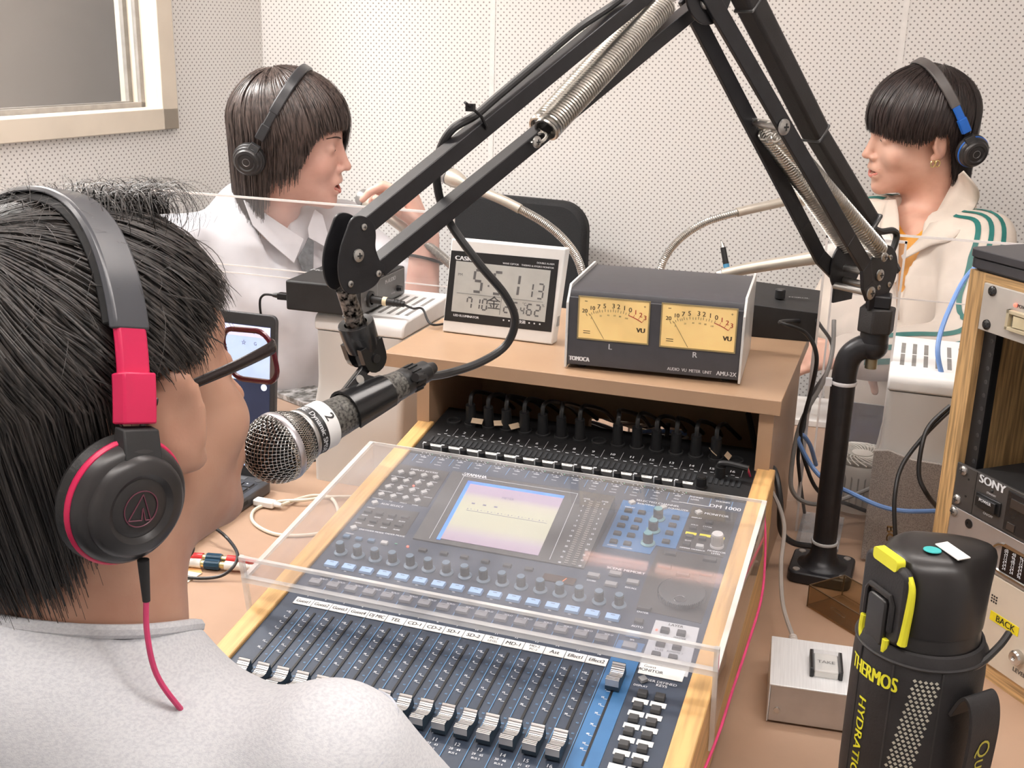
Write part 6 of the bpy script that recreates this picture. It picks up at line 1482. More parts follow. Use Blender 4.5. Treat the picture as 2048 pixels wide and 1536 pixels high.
o = MB(); o.X = XR_; o.b2((xr+hh*0.8, ym-hh+0.001, 0.004), (RW-0.09, ym+hh-0.001, 0.0050)); o.build('display_window', mat('black_glass', (0.012, 0.010, 0.012), 0.1), e)
o = MB(); o.X = XR_; rnn = random.Random(5)
for r in range(6):
    for c in range(10): o.text(rnn.choice(['12', '24', '48', 'OL', 'dB', '96']), (xr+hh*1.25+c*0.011, ym+hh*0.72-r*hh*0.26, 0.0053), 0.0038)
o.build('display_digits', M_wtext, e, smooth=0)
# cream panel at the bottom
e = unit('patch_panel', 'plain cream rack panel with yellow tape, lowest in the oak rack', 0.0205, yv0-0.0015, mat('cream_panel', (0.60, 0.52, 0.42), 0.45, var=0.02))
p = RK(1990, 1198); o = MB(); o.X = XR_
for i in range(3):
    for j in range(3): o.box((p[0]+(i-1)*0.0034, p[1]+(j-1)*0.0034, 0.0042), (0.0018, 0.0018, 0.0006))
o.build('speaker_holes', M_black, e)
p = RK(2010, 1246); o = MB(); o.X = XR_; o.box((p[0], p[1], 0.0043), (0.042, 0.011, 0.0006)); o.build('yellow_tape', M_yel, e)
o = MB(); o.X = XR_; o.text('BACK', (p[0]+0.002, p[1], 0.0048), 0.0075, fatten=0.0002); o.build('tape_lettering', M_ink, e, smooth=0)
p = RK(2039, 1314); o = MB(); o.X = XR_; o.lathe([(0.0085, 0), (0.0085, 0.006), (0.0068, 0.008), (0.003, 0.0085), (0, 0.004)], 20, Matrix.Translation((p[0], p[1], 0.004))); o.build('round_socket', M_chrome, e)
p = RK(2040, 1345); o = MB(); o.X = XR_; o.text('LEVEL', (p[0], p[1], 0.0046), 0.0050, fatten=0.0001); o.build('lettering', M_ink, e, smooth=0)
# ================================================================ insulated bottle
ba = Vector((0.630, -0.036, T)); BA = Matrix.Translation(ba) @ Matrix.Scale(1.055, 4)
bo = empty('water_bottle', BA, 'black insulated bottle in a strapped sleeve with yellow latch and lettering', 'bottle')
M_sleeve = mat('black_neoprene', (0.022, 0.020, 0.021), 0.6, var=0.1, bump=0.15, bscale=600)
M_cap_ = mat('black_cap', (0.020, 0.018, 0.018), 0.34, var=0.05)
M_yell = mat('bright_yellow', (0.82, 0.78, 0.04), 0.4, var=0.02)
RB = 0.0505
o = MB(); o.X = BA; o.lathe([(0.040, 0.0), (0.046, 0.003), (0.0485, 0.02), (RB, 0.08), (RB, 0.185), (RB-0.001, 0.204), (RB-0.0035, 0.211), (RB-0.006, 0.212), (RB-0.0065, 0.209)], 48, cap=True); o.build('sleeve', M_sleeve, bo)
o = MB(); o.X = BA
for z_ in (0.202,): o.tube([Vector(((RB-0.0006)*math.cos(2*PI*k/60), (RB-0.0006)*math.sin(2*PI*k/60), z_)) for k in range(60)], 0.0012, 6, closed=True)
for a_ in (-150, -112, -70): o.tube([Vector((RB*math.cos(math.radians(a_)), RB*math.sin(math.radians(a_)), z_)) for z_ in (0.02, 0.08, 0.13, 0.200)], 0.0008, 6)
o.build('seam_piping', mat('piping', (0.035, 0.033, 0.034), 0.5), bo)
o = MB(); o.X = BA; o.lathe([(0.0435, 0.150), (0.0435, 0.214), (0.0425, 0.222), (0.0425, 0.226)], 48, cap=False); o.build('neck_collar', M_cap_, bo)
LA = math.radians(-143)      # the latch faces this way
XL_ = BA @ Matrix.Rotation(LA, 4, 'Z')      # local x towards the latch
o = MB(); o.X = XL_
vs = []; fs = []; secs = []
n_ = 40
for z_, kx, sp_, r in ((0.224, 1.0, 0.0, 0.0445), (0.232, 1.0, 0.0, 0.0450), (0.250, 1.0, 0.004, 0.0445), (0.262, 0.98, 0.012, 0.0435), (0.272, 0.97, 0.020, 0.041), (0.279, 0.96, 0.020, 0.0365), (0.284, 0.9, 0.012, 0.030), (0.2862, 0.8, 0.004, 0.018), (0.2868, 0.5, 0.0, 0.006)):
    for k in range(n_):
        a = 2*PI*k/n_; x_ = r*kx*math.cos(a); y_ = r*math.sin(a)*0.97
        if x_ > 0.034*kx: x_ = 0.034*kx+(x_-0.034*kx)*0.25          # flattened latch side
        if math.cos(a) < -0.55: x_ -= sp_*(-math.cos(a)-0.55)/0.45  # spout beak
        y_ *= 1-0.25*max(0, -math.cos(a))*(sp_/0.020)
        vs.append((x_, y_, z_))
for i in range(8):
    for k in range(n_): fs.append((i*n_+k, i*n_+(k+1) % n_, (i+1)*n_+(k+1) % n_, (i+1)*n_+k))
fs.append(tuple(range(8*n_, 9*n_)))
o.add(vs, fs); o.build('lid', M_cap_, bo, sub=1)
XF = XL_ @ Matrix.Translation((0.0345, 0, 0)) @ Matrix(((0, 0, 1, 0), (1, 0, 0, 0), (0, 1, 0, 0), (0, 0, 0, 1)))   # x along y, y up, z outwards
o = MB(); o.X = XF; o.prism(rnd(-0.027, 0.213, 0.027, 0.277, 0.009), 0.0, 0.0085); o.build('latch_plate', M_sleeve, bo, bevel=0.003)
o = MB(); o.X = XF; o.tube([Vector((x_, y_, 0.0095)) for x_, y_ in ((-0.016, 0.224), (-0.016, 0.246), (-0.013, 0.251), (0.013, 0.251), (0.016, 0.246), (0.016, 0.224))], 0.0026, 8); o.build('lock_ring', M_cap_, bo)
o = MB(); o.X = XF; o.prism(rnd(-0.0115, 0.207, 0.0115, 0.247, 0.005), 0.008, 0.0125); o.build('push_button', M_cap_, bo, bevel=0.0015)
o = MB(); o.X = XF; o.prism(rnd(-0.015, 0.2725, 0.015, 0.2825, 0.003), 0.002, 0.0098)
pth = smoothpts([(0.024, 0.273, 0.004), (0.0285, 0.265, 0.004), (0.0288, 0.250, 0.004), (0.0270, 0.232, 0.004), (0.0260, 0.217, 0.0045)], 5)
o.tube(pth, [0.0022+0.0018*i/(len(pth)-1) for i in range(len(pth))], 8)
o.tube(smoothpts([(-0.0160, 0.222, 0.010), (-0.0165, 0.209, 0.010), (-0.012, 0.201, 0.010), (0.002, 0.1985, 0.010), (0.0125, 0.204, 0.010), (0.0140, 0.216, 0.010)], 5), 0.0028, 8)
o.build('yellow_latch', M_yell, bo)
o = MB(); o.X = BA; 
pz = ba+Vector((0, 0, 0.2866)); 
ct_ = BA.inverted() @ atz(1865, 1098, T+0.3030); o.lathe([(0.0068, 0.0), (0.0066, 0.0006), (0, 0.0006)], 20, Matrix.Translation((ct_.x, ct_.y, 0.2862)) @ Matrix.Rotation(-0.05, 4, 'X')); o.build('teal_dot', mat('teal_dot', (0.05, 0.45, 0.45), 0.4), bo)
cw = BA.inverted() @ atz(1905, 1104, T+0.3020)
o = MB(); o.X = BA @ Matrix.Translation((cw.x, cw.y, 0.2868)) @ Matrix.Rotation(math.radians(-48), 4, 'Z') @ Matrix.Rotation(math.radians(5), 4, 'Y'); o.b2((-0.0125, -0.006, 0), (0.0125, 0.006, 0.0008)); o.build('white_sticker', M_paper, bo)
o = MB()
cam_a = math.degrees(math.atan2(CAMP.y-ba.y, CAMP.x-ba.x))
def bwrap(s, ang_, z_, h, **k): wrap(o, s, BA, RB, z_, math.radians(ang_), h, **k)
bwrap('THERMOS', -134, 0.1830, 0.0120, fat=0.0006, off=0.0006, sx=0.62)
bwrap('HYDRATION', -139, 0.118, 0.0080, vertical=True, fat=0.0003, off=0.0006, sx=1.25)
o.build('yellow_lettering', M_yell, bo, smooth=0)
o = MB(); o.X = BA       # dotted reflective band
for r in range(46):
    for c in range(5):
        z_ = 0.192-r*0.0036; a = math.radians(-84-r*0.62)+((c-2)*0.0040+(r % 2)*0.0020)/RB
        o.box((0, 0, 0), (0.0006, 0.0021, 0.0021), Matrix.Translation(((RB+0.0002)*math.cos(a), (RB+0.0002)*math.sin(a), z_)) @ Matrix.Rotation(a, 4, 'Z') @ Matrix.Rotation(PI/4, 4, 'X'))
o.build('reflective_dots', mat('reflective_dot', (0.62, 0.60, 0.50), 0.35, 0.3), bo)
SA = math.radians(-44); sd_ = Vector((math.cos(SA), math.sin(SA), 0)); st_ = Vector((-sd_.y, sd_.x, 0))
pth = smoothpts([sd_*(RB-0.001)+Vector((0, 0, 0.165)), sd_*(RB+0.006)+Vector((0, 0, 0.181)), sd_*(RB+0.012)+Vector((0, 0, 0.186)), sd_*(RB+0.018)+Vector((0, 0, 0.176)), sd_*(RB+0.020)+Vector((0, 0, 0.150)), sd_*(RB+0.016)+Vector((0, 0, 0.09)), sd_*(RB+0.007)+Vector((0, 0, 0.03)), sd_*(RB-0.002)+Vector((0, 0, 0.015))], 8)
o = MB(); o.X = BA; vs = []; hw = 0.0150
for i, p in enumerate(pth):
    t = (pth[min(i+1, len(pth)-1)]-pth[max(i-1, 0)]).normalized(); nn_ = t.cross(st_).normalized()*0.0015
    vs += [p-st_*hw-nn_, p+st_*hw-nn_, p+st_*hw+nn_, p-st_*hw+nn_]
m_ = len(pth); o.add(vs, [(i*4+k, i*4+(k+1) % 4, (i+1)*4+(k+1) % 4, (i+1)*4+k) for i in range(m_-1) for k in range(4)]+[(3, 2, 1, 0), tuple(range(4*m_-4, 4*m_))])
o.build('carry_strap', M_sleeve, bo, bevel=0.0005)
o = MB(); vs, fs = textmesh('QuickCharge'); k = 0.0125/0.69; q = []
SL = [0]
for i in range(1, m_): SL.append(SL[-1]+(pth[i]-pth[i-1]).length)
i0 = max(range(m_), key=lambda i: pth[i].dot(sd_) if pth[i].z > 0.14 else -1)
for p in vs:
    s_ = SL[i0]+0.056+p[0]*k*1.12; s_ = max(0, min(SL[-1]-1e-5, s_)); i = max(j for j in range(m_) if SL[j] <= s_); i = min(i, m_-2); f_ = (s_-SL[i])/(SL[i+1]-SL[i])
    c = pth[i].lerp(pth[i+1], f_); t = (pth[i+1]-pth[i]).normalized(); nn_ = t.cross(st_).normalized(); nn_ = nn_ if nn_.dot(sd_) > 0 else -nn_
    q.append(c+nn_*0.0020-st_*(-p[1]*k))
o.X = BA; o.add(q, fs); o.build('strap_lettering', mat('dull_yellow', (0.50, 0.46, 0.06), 0.5), bo, smooth=0)
o = MB(); o.X = BA; CA = math.radians(-5)
o.tube(smoothpts([Vector((0.036, -0.030, 0.199)), Vector((0.046, -0.018, 0.202)), Vector((0.058, 0.0, 0.209)), Vector((0.064, 0.012, 0.214))], 5), 0.0030, 8); o.build('elastic_cord', M_cap_, bo)
# ================================================================ gooseneck microphones
M_gn = mat('champagne_metal', (0.56, 0.52, 0.45), 0.35, 0.5, var=0.03); M_flex = mat('flex_chrome', (0.60, 0.59, 0.56), 0.25, 0.9, var=0.05)
def goose(label, pts, rads, ends, head=None):
    """pts: centre line; rads: radius; ends: index where flexible part begins/ends"""
    e = empty('gooseneck_microphone', pts[-1], label, 'microphone')
    P_ = smoothpts(pts, 8)
    i0, i1 = ends
    o = MB(); o.tube(P_[:i0*8+1], rads[0], 12); o.build('upper_tube', M_gn, e)
    o = MB(); fp = P_[i0*8:i1*8+1]
    fp2 = []; rr = []
    for i in range(len(fp)-1):
        for j in range(4): fp2.append(fp[i].lerp(fp[i+1], j/4)); rr.append(rads[1]*(1.0 if j % 2 else 0.86))
    o.tube(fp2, rr, 10); o.build('flexible_neck', M_flex, e)
    if i1*8 < len(P_)-1: o = MB(); o.tube(P_[i1*8:], rads[2], 12); o.build('stem', M_gn, e)
    if head:
        c, d = head; x, y, z = frame(d); X = Matrix((x, y, z)).transposed().to_4x4(); X.translation = c
        o = MB(); o.X = X; o.lathe([(0.0001, 0.0), (0.0145, 0.001), (0.0155, 0.004), (0.0155, 0.018)], 24); o.build('capsule_grille', mat('capsule_grey', (0.42, 0.42, 0.42), 0.3, 0.7), e)
        o = MB(); o.X = X; o.lathe([(0.0158, 0.018), (0.0158, 0.0205)], 24); o.build('dark_band', mat('band_dark', (0.10, 0.10, 0.10), 0.4), e)
        o = MB(); o.X = X; o.lathe([(0.0155, 0.0205), (0.0160, 0.030), (0.0130, 0.045), (0.0085, 0.058), (0.0065, 0.064)], 24); o.build('capsule_body', M_gn, e)
    return e
def A(px, py, d): return atd(px, py, d)
h0 = A(884, 345, 2.02); h1 = A(950, 378, 1.98)
goose('champagne gooseneck microphone arching over the empty black chair', [h1, A(1000, 398, 1.96), A(1040, 418, 1.95), A(1090, 447, 1.94), A(1130, 482, 1.94), A(1158, 525, 1.95), A(1172, 590, 1.98), A(1176, 660, 2.02), Vector((0.075, 0.92, T))], (0.0085, 0.0078, 0.0078), (2, 7), (h0, h1-h0))
h0 = A(1632, 388, 2.08); h1 = A(1575, 402, 2.05)
goose('champagne gooseneck microphone curving up towards the person in the striped jacket', [h1, A(1530, 412, 2.04), A(1474, 425, 2.03), A(1410, 445, 2.02), A(1360, 478, 2.02), A(1328, 520, 2.02), A(1312, 580, 2.04), A(1306, 640, 2.06), Vector((0.155, 1.0, T))], (0.0085, 0.0072, 0.0075), (2, 7), (h0, h1-h0))
h0 = A(722, 392, 1.99); h1 = A(758, 420, 1.97)
goose('champagne gooseneck microphone held by the person in the pale shirt', [h1, A(785, 440, 1.965), A(815, 462, 1.96), A(845, 484, 1.955), A(880, 510, 1.95), A(915, 545, 1.95), A(940, 600, 1.96), A(950, 660, 2.0), Vector((-0.145, 0.92, T))], (0.0090, 0.0085, 0.0085), (3, 7), (h0, h1-h0))
# thick pale boom seen between the meter box and the pole
e = empty('microphone_stand', A(1700, 500, 1.85), 'thick pale tapering microphone tube lying behind the meter box', 'microphone stand')
o = MB(); P_ = smoothpts([A(1445, 548, 1.84), A(1500, 536, 1.83), A(1600, 520, 1.82), A(1640, 514, 1.815)], 6); o.tube(P_, [0.0085+0.003*i/(len(P_)-1) for i in range(len(P_))], 16); o.build('tube', M_gn, e)
o = MB(); P_ = [A(1640, 514, 1.815), A(1655, 511, 1.812), A(1672, 508, 1.81), A(1780, 492, 1.80)]; o.tube(P_, [0.0115, 0.017, 0.019, 0.019], 18); o.build('grip', mat('pale_grip', (0.62, 0.60, 0.56), 0.4), e)
o = MB(); o.cyl(A(1445, 548, 1.84), A(1436, 551, 1.842), 0.0095); o.build('end_cap', M_scr, e)
# pen
e = empty('pen', A(1448, 510, 2.0), 'black and silver pen standing upright behind the meter box', 'pen')
o = MB(); o.cyl(A(1452, 528, 2.0), A(1446, 495, 2.0), 0.0052, 0.0048); o.build('barrel', M_black, e)
o = MB(); o.cyl(A(1446, 495, 2.0), A(1443, 482, 2.0), 0.0042, 0.0012); o.build('tip', M_scr, e)
o = MB(); o.cyl(A(1455, 545, 2.0), A(1452, 528, 2.0), 0.0054); o.build('blue_end', mat('pen_blue', (0.08, 0.30, 0.50), 0.4), e)
# ================================================================ chairs in the background
M_mesh = mat('black_chair_fabric', (0.018, 0.019, 0.021), 0.8, var=0.12, scale=400, bump=0.4, bscale=500)
def chair(label, c, yaw, w_=0.42, h_=0.36, zt=None):
    X = Matrix.Translation((c[0], c[1], FLOOR)) @ Matrix.Rotation(yaw, 4, 'Z')
    e = empty('office_chair', X, label, 'chair')
    zt = zt-FLOOR
    o = MB(); o.X = X @ Matrix.Translation((0, 0.21, 0)) @ Matrix.Rotation(PI/2, 4, 'X'); o.prism(rnd(-w_/2, zt-h_, w_/2, zt, 0.07, 8), -0.02, 0.02); o.build('backrest', M_mesh, e, bevel=0.012)
    o = MB(); o.X = X; o.prism(rnd(-0.23, -0.22, 0.23, 0.22, 0.07, 8), 0.41, 0.47); o.build('seat', M_mesh, e, bevel=0.015)
    o = MB(); o.X = X; o.tube(smoothpts([(0, 0.10, 0.41), (0, 0.25, 0.42), (0, 0.27, 0.55), (0, 0.24, zt-0.15)], 5), 0.02, 10); o.build('back_post', M_black, e)
    o = MB(); o.X = X; o.cyl((0, 0, 0.08), (0, 0, 0.41), 0.025); o.build('gas_column', M_black, e)
    for k in range(5):
        a = 2*PI*k/5; o = MB(); o.X = X; o.bar((0, 0, 0.09), (0.27*math.cos(a), 0.27*math.sin(a), 0.065), 0.04, 0.025, (0, 0, 1)); o.build('base_leg', M_black, e)
        o = MB(); o.X = X; o.cyl((0.27*math.cos(a)-0.01, 0.27*math.sin(a), 0.028), (0.27*math.cos(a)+0.01, 0.27*math.sin(a), 0.028), 0.027); o.build('caster', M_black, e)
    return e
ct = aty(1010, 392, 1.72)
chair('empty black fabric office chair behind the champagne microphone', (ct.x+0.01, 1.52), math.radians(-8), w_=0.37, zt=ct.z)
# ================================================================ people: smooth bodies from blended volumes
f32 = np.float32
def smin(a, b, k):
    h = np.clip(0.5+0.5*(b-a)/k, 0, 1); return b*(1-h)+a*h-k*h*(1-h)
class SDF:
    def __init__(s): s.p = []; s.X = (np.eye(3), np.zeros(3))
    def frame(s, H, r, f, u):
        R = np.array([r, f, u], float); s.X = (R, np.array(H, float)); return s
    def _c(s, p): R, H = s.X; return H+np.array(p, float) @ R
    def ell(s, c, r, k=0.01, op='u', rot=None):
        R, H = s.X; cw = s._c(c); r = np.array(r, float)
        A = R.copy()
        if rot is not None: A = np.array(rot.to_3x3()).T @ R
        def f(P):
            q = (P-cw) @ A.T; k0 = np.linalg.norm(q/r, axis=1); k1 = np.linalg.norm(q/(r*r), axis=1)+1e-9
            return k0*(k0-1)/k1
        s.p.append((op, f, k, cw, r.max())); return s
    def cap(s, a, b, ra, rb=None, k=0.01, op='u', world=False):
        rb = ra if rb is None else rb
        a = np.array(a, float) if world else s._c(a); b = np.array(b, float) if world else s._c(b)
        ba = b-a; L2 = ba@ba
        def f(P):
            pa = P-a; h = np.clip(pa@ba/L2, 0, 1); return np.linalg.norm(pa-h[:, None]*ba, axis=1)-(ra+(rb-ra)*h)
        s.p.append((op, f, k, (a+b)/2, math.sqrt(L2)/2+max(ra, rb))); return s
    def plane(s, p, n, k=0.004):      # cut away the side the normal points to
        p = np.array(p, float); n = np.array(n, float); n = n/np.linalg.norm(n)
        s.p.append(('s', lambda P: -((P-p)@n), k, p, 1e9)); return s
    def ev(s, P, c=None, rad=0):
        d = np.full(len(P), 1.0)
        for op, f, k, cc, rr in s.p:
            if c is not None and np.linalg.norm(c-cc) > rad+rr+3*k+0.02: continue
            v = f(P)
            if op == 'u': d = smin(d, v, k)
            else: d = -smin(-d, v, k)
        return d
    def mesh(s, lo, hi, h, disp=None):
        lo = np.array(lo, float); hi = np.array(hi, float); n = np.ceil((hi-lo)/h).astype(int)+1; B = 12
        V = np.full(n, 1.0, f32)
        for i in range(0, n[0], B):
            for j in range(0, n[1], B):
                for k in range(0, n[2], B):
                    e = np.minimum([i+B, j+B, k+B], n); c = lo+h*(np.array([i, j, k])+e-1)/2; rad = h*B*0.9
                    dc = s.ev(c[None], c, rad)[0]
                    if abs(dc) > rad+0.03: V[i:e[0], j:e[1], k:e[2]] = dc; continue
                    g = np.stack(np.meshgrid(*[lo[a]+h*np.arange((i, j, k)[a], e[a]) for a in range(3)], indexing='ij'), -1).reshape(-1, 3)
                    d = s.ev(g, c, rad)
                    if disp is not None: d = d+disp(g)
                    V[i:e[0], j:e[1], k:e[2]] = d.reshape(e-np.array([i, j, k]))
        I = V < 0
        cs = [I[a:n[0]-1+a, b:n[1]-1+b, c:n[2]-1+c] for a in (0, 1) for b in (0, 1) for c in (0, 1)]
        sm = sum(x.astype(np.int8) for x in cs); act = (sm > 0) & (sm < 8)
        idx = -np.ones(act.shape, int); cells = np.argwhere(act); idx[act] = np.arange(len(cells))
        acc = np.zeros((len(cells), 3)); cnt = np.zeros(len(cells))
        off = [(a, b, c) for a in (0, 1) for b in (0, 1) for c in (0, 1)]
        cv = np.stack([V[cells[:, 0]+o[0], cells[:, 1]+o[1], cells[:, 2]+o[2]] for o in off], 1).astype(float)
        for x in range(8):
            for y in range(x+1, 8):
                if sum(abs(off[x][t]-off[y][t]) for t in range(3)) != 1: continue
                a, b = cv[:, x], cv[:, y]; m = (a < 0) != (b < 0); t = np.where(m, a/(a-b+1e-12), 0)
                p = np.array(off[x])+t[:, None]*(np.array(off[y])-np.array(off[x])); acc += p*m[:, None]; cnt += m
        vs = lo+h*(cells+acc/cnt[:, None])
        F = []
        for ax in range(3):
            o1 = [0, 0, 0]; o1[ax] = 1; u, v = [(1, 2), (2, 0), (0, 1)][ax]
            A = I[:n[0]-o1[0], :n[1]-o1[1], :n[2]-o1[2]]; Bq = I[o1[0]:, o1[1]:, o1[2]:]
            E = np.argwhere(A != Bq)
            E = E[(E[:, u] > 0) & (E[:, v] > 0) & (E[:, u] < n[u]-1) & (E[:, v] < n[v]-1)]
            if not len(E): continue
            du = np.zeros(3, int); du[u] = 1; dv = np.zeros(3, int); dv[v] = 1
            q = [idx[tuple((E-du-dv).T)], idx[tuple((E-dv).T)], idx[tuple(E.T)], idx[tuple((E-du).T)]]
            Q = np.stack(q, 1); fl = A[tuple(E.T)]; Q = np.where(fl[:, None], Q, Q[:, ::-1]); F.append(Q)
        F = np.concatenate(F); F = F[(F >= 0).all(1)]
        # a little relaxation
        for it in range(2):
            S1 = np.zeros_like(vs); c1 = np.zeros(len(vs))
            for a in range(4):
                b = (a+1) % 4; np.add.at(S1, F[:, a], vs[F[:, b]]); np.add.at(c1, F[:, a], 1); np.add.at(S1, F[:, b], vs[F[:, a]]); np.add.at(c1, F[:, b], 1)
            vs = vs*0.5+0.5*S1/np.maximum(c1, 1)[:, None]
        return vs, F
def npmesh(name, vs, F, mats, parent, mi=None, smooth=True):
    inv = np.array(WM[parent.name].inverted()); v = np.asarray(vs) @ inv[:3, :3].T+inv[:3, 3]
    me = bpy.data.meshes.new(name); nf = len(F); k = F.shape[1]
    me.vertices.add(len(v)); me.vertices.foreach_set('co', v.astype(f32).ravel())
    me.loops.add(nf*k); me.loops.foreach_set('vertex_index', F.astype(np.int32).ravel())
    me.polygons.add(nf); me.polygons.foreach_set('loop_start', np.arange(0, nf*k, k, dtype=np.int32))
    for m in mats: me.materials.append(m)
    if mi is not None: me.polygons.foreach_set('material_index', mi.astype(np.int32))
    me.update(calc_edges=True); me.validate()
    if smooth: me.shade_smooth()
    o = bpy.data.objects.new(name, me); COL.objects.link(o); o.parent = parent; WM[o.name] = WM[parent.name].copy()
    return o
class HF:       # head frame
    def __init__(s, H, r, f, u): s.H = np.array(H); s.r = np.array(r); s.f = np.array(f); s.u = np.array(u); s.R = np.array([r, f, u])
    def w(s, p): return s.H+np.asarray(p, float) @ s.R
    def V(s, p): return Vector(s.w(p))
    def M(s):
        m = Matrix.Identity(4)
        for i in range(3): m[i][0], m[i][1], m[i][2], m[i][3] = s.r[i], s.f[i], s.u[i], s.H[i]
        return m
def skin(name, col, sub=0.12):
    m = mat(name, col, 0.5, var=0.035, scale=22, sss=sub, bump=0.05, bscale=500, dark=(col[0]*0.92, col[1]*0.84, col[2]*0.82)); return m
def head_sdf(S_, hf, mouth=0.0, smile=0.0, earsize=1.0, ey=0.0):
    S_.frame(hf.H, hf.r, hf.f, hf.u)
    S_.ell((0, -0.012, 0.047), (0.0735, 0.094, 0.080), 0.02)
    S_.ell((0, 0.026, -0.015), (0.060, 0.066, 0.085), 0.025)
    S_.ell((0, 0.010, -0.045), (0.057, 0.062, 0.050), 0.02)       # jaw body
    S_.ell((0, 0.050, -0.080), (0.034, 0.036, 0.030), 0.025)
    S_.ell((0, 0.076, -0.099), (0.017, 0.0135, 0.014), 0.018)     # chin
    S_.ell((0, 0.075, 0.038), (0.045, 0.018, 0.022), 0.02)        # brow
    for s0 in (-1, 1):
        S_.ell((s0*0.036, 0.062, -0.026), (0.021, 0.022, 0.021), 0.02)      # cheek
        S_.ell((s0*0.031, 0.0925, 0.010), (0.0150, 0.010, 0.0095), 0.010, 's')   # socket
        S_.ell((s0*0.030, 0.0765, 0.008), (0.0135, 0.0125, 0.0125), 0.004)    # lid over the eyeball
    S_.cap((0, 0.088, 0.018), (0, 0.1045, -0.024), 0.0068, 0.0088, 0.010)
    S_.ell((0, 0.1075, -0.0285), (0.0088, 0.0088, 0.0080), 0.006)
    for s0 in (-1, 1):
        S_.ell((s0*0.0115, 0.096, -0.0325), (0.0068, 0.0085, 0.0062), 0.005)
        S_.ell((s0*0.0062, 0.0995, -0.0395), (0.0032, 0.0045, 0.0035), 0.003, 's')
    S_.ell((0, 0.084, -0.058), (0.024, 0.016, 0.018), 0.014)      # muzzle
    S_.cap((-0.014, 0.0915, -0.0565), (0.014, 0.0915, -0.0565), 0.0045, 0.0045, 0.006)
    S_.cap((-0.012, 0.0905, -0.069-mouth), (0.012, 0.0905, -0.069-mouth), 0.0052, 0.0052, 0.006)
    S_.ell((0, 0.094, -0.0625-mouth*0.5), (0.0205, 0.016, 0.0016+mouth*0.62), 0.0025, 's')
    for s0 in (-1, 1):      # ear
        rot = Matrix.Rotation(s0*math.radians(-22), 4, 'Z') @ Matrix.Rotation(math.radians(-10), 4, 'X')
        e = earsize
        S_.ell((s0*0.080, -0.010+ey, 0.000), (0.0062, 0.0175*e, 0.0310*e), 0.006, 'u', rot)
        S_.ell((s0*0.0905, -0.0085+ey, 0.004), (0.0080, 0.0105*e, 0.0190*e), 0.004, 's', rot)
        S_.ell((s0*0.0775, 0.0005+ey, -0.003), (0.005, 0.006, 0.007), 0.004)
        S_.ell((s0*0.0775, -0.001+ey, -0.026), (0.0052, 0.009, 0.010), 0.006)
    S_.cap((0, -0.022, -0.040), (0, -0.040, -0.125), 0.050, 0.050, 0.025)
    return S_
def ribbons(name, C_, Wd, Nn, mats, parent, mi=None):
    """C_ (N,S,3) centre lines, Wd (N,S) half widths, Nn (N,S,3) outward normals"""
    N, S2, _ = C_.shape
    T_ = np.gradient(C_, axis=1); T_ /= np.linalg.norm(T_, axis=2, keepdims=True)+1e-9
    B_ = np.cross(T_, Nn); B_ /= np.linalg.norm(B_, axis=2, keepdims=True)+1e-9
    L = C_-B_*Wd[..., None]; R = C_+B_*Wd[..., None]; M_ = C_+Nn*Wd[..., None]*0.7
    vs = np.stack([L, M_, R], 2).reshape(-1, 3)
    base = (np.arange(N)*S2*3)[:, None]+(np.arange(S2-1)*3)[None]
    F = np.concatenate([np.stack([base, base+1, base+4, base+3], -1).reshape(-1, 4), np.stack([base+1, base+2, base+5, base+4], -1).reshape(-1, 4)])
    return npmesh(name, vs, F, mats, parent)
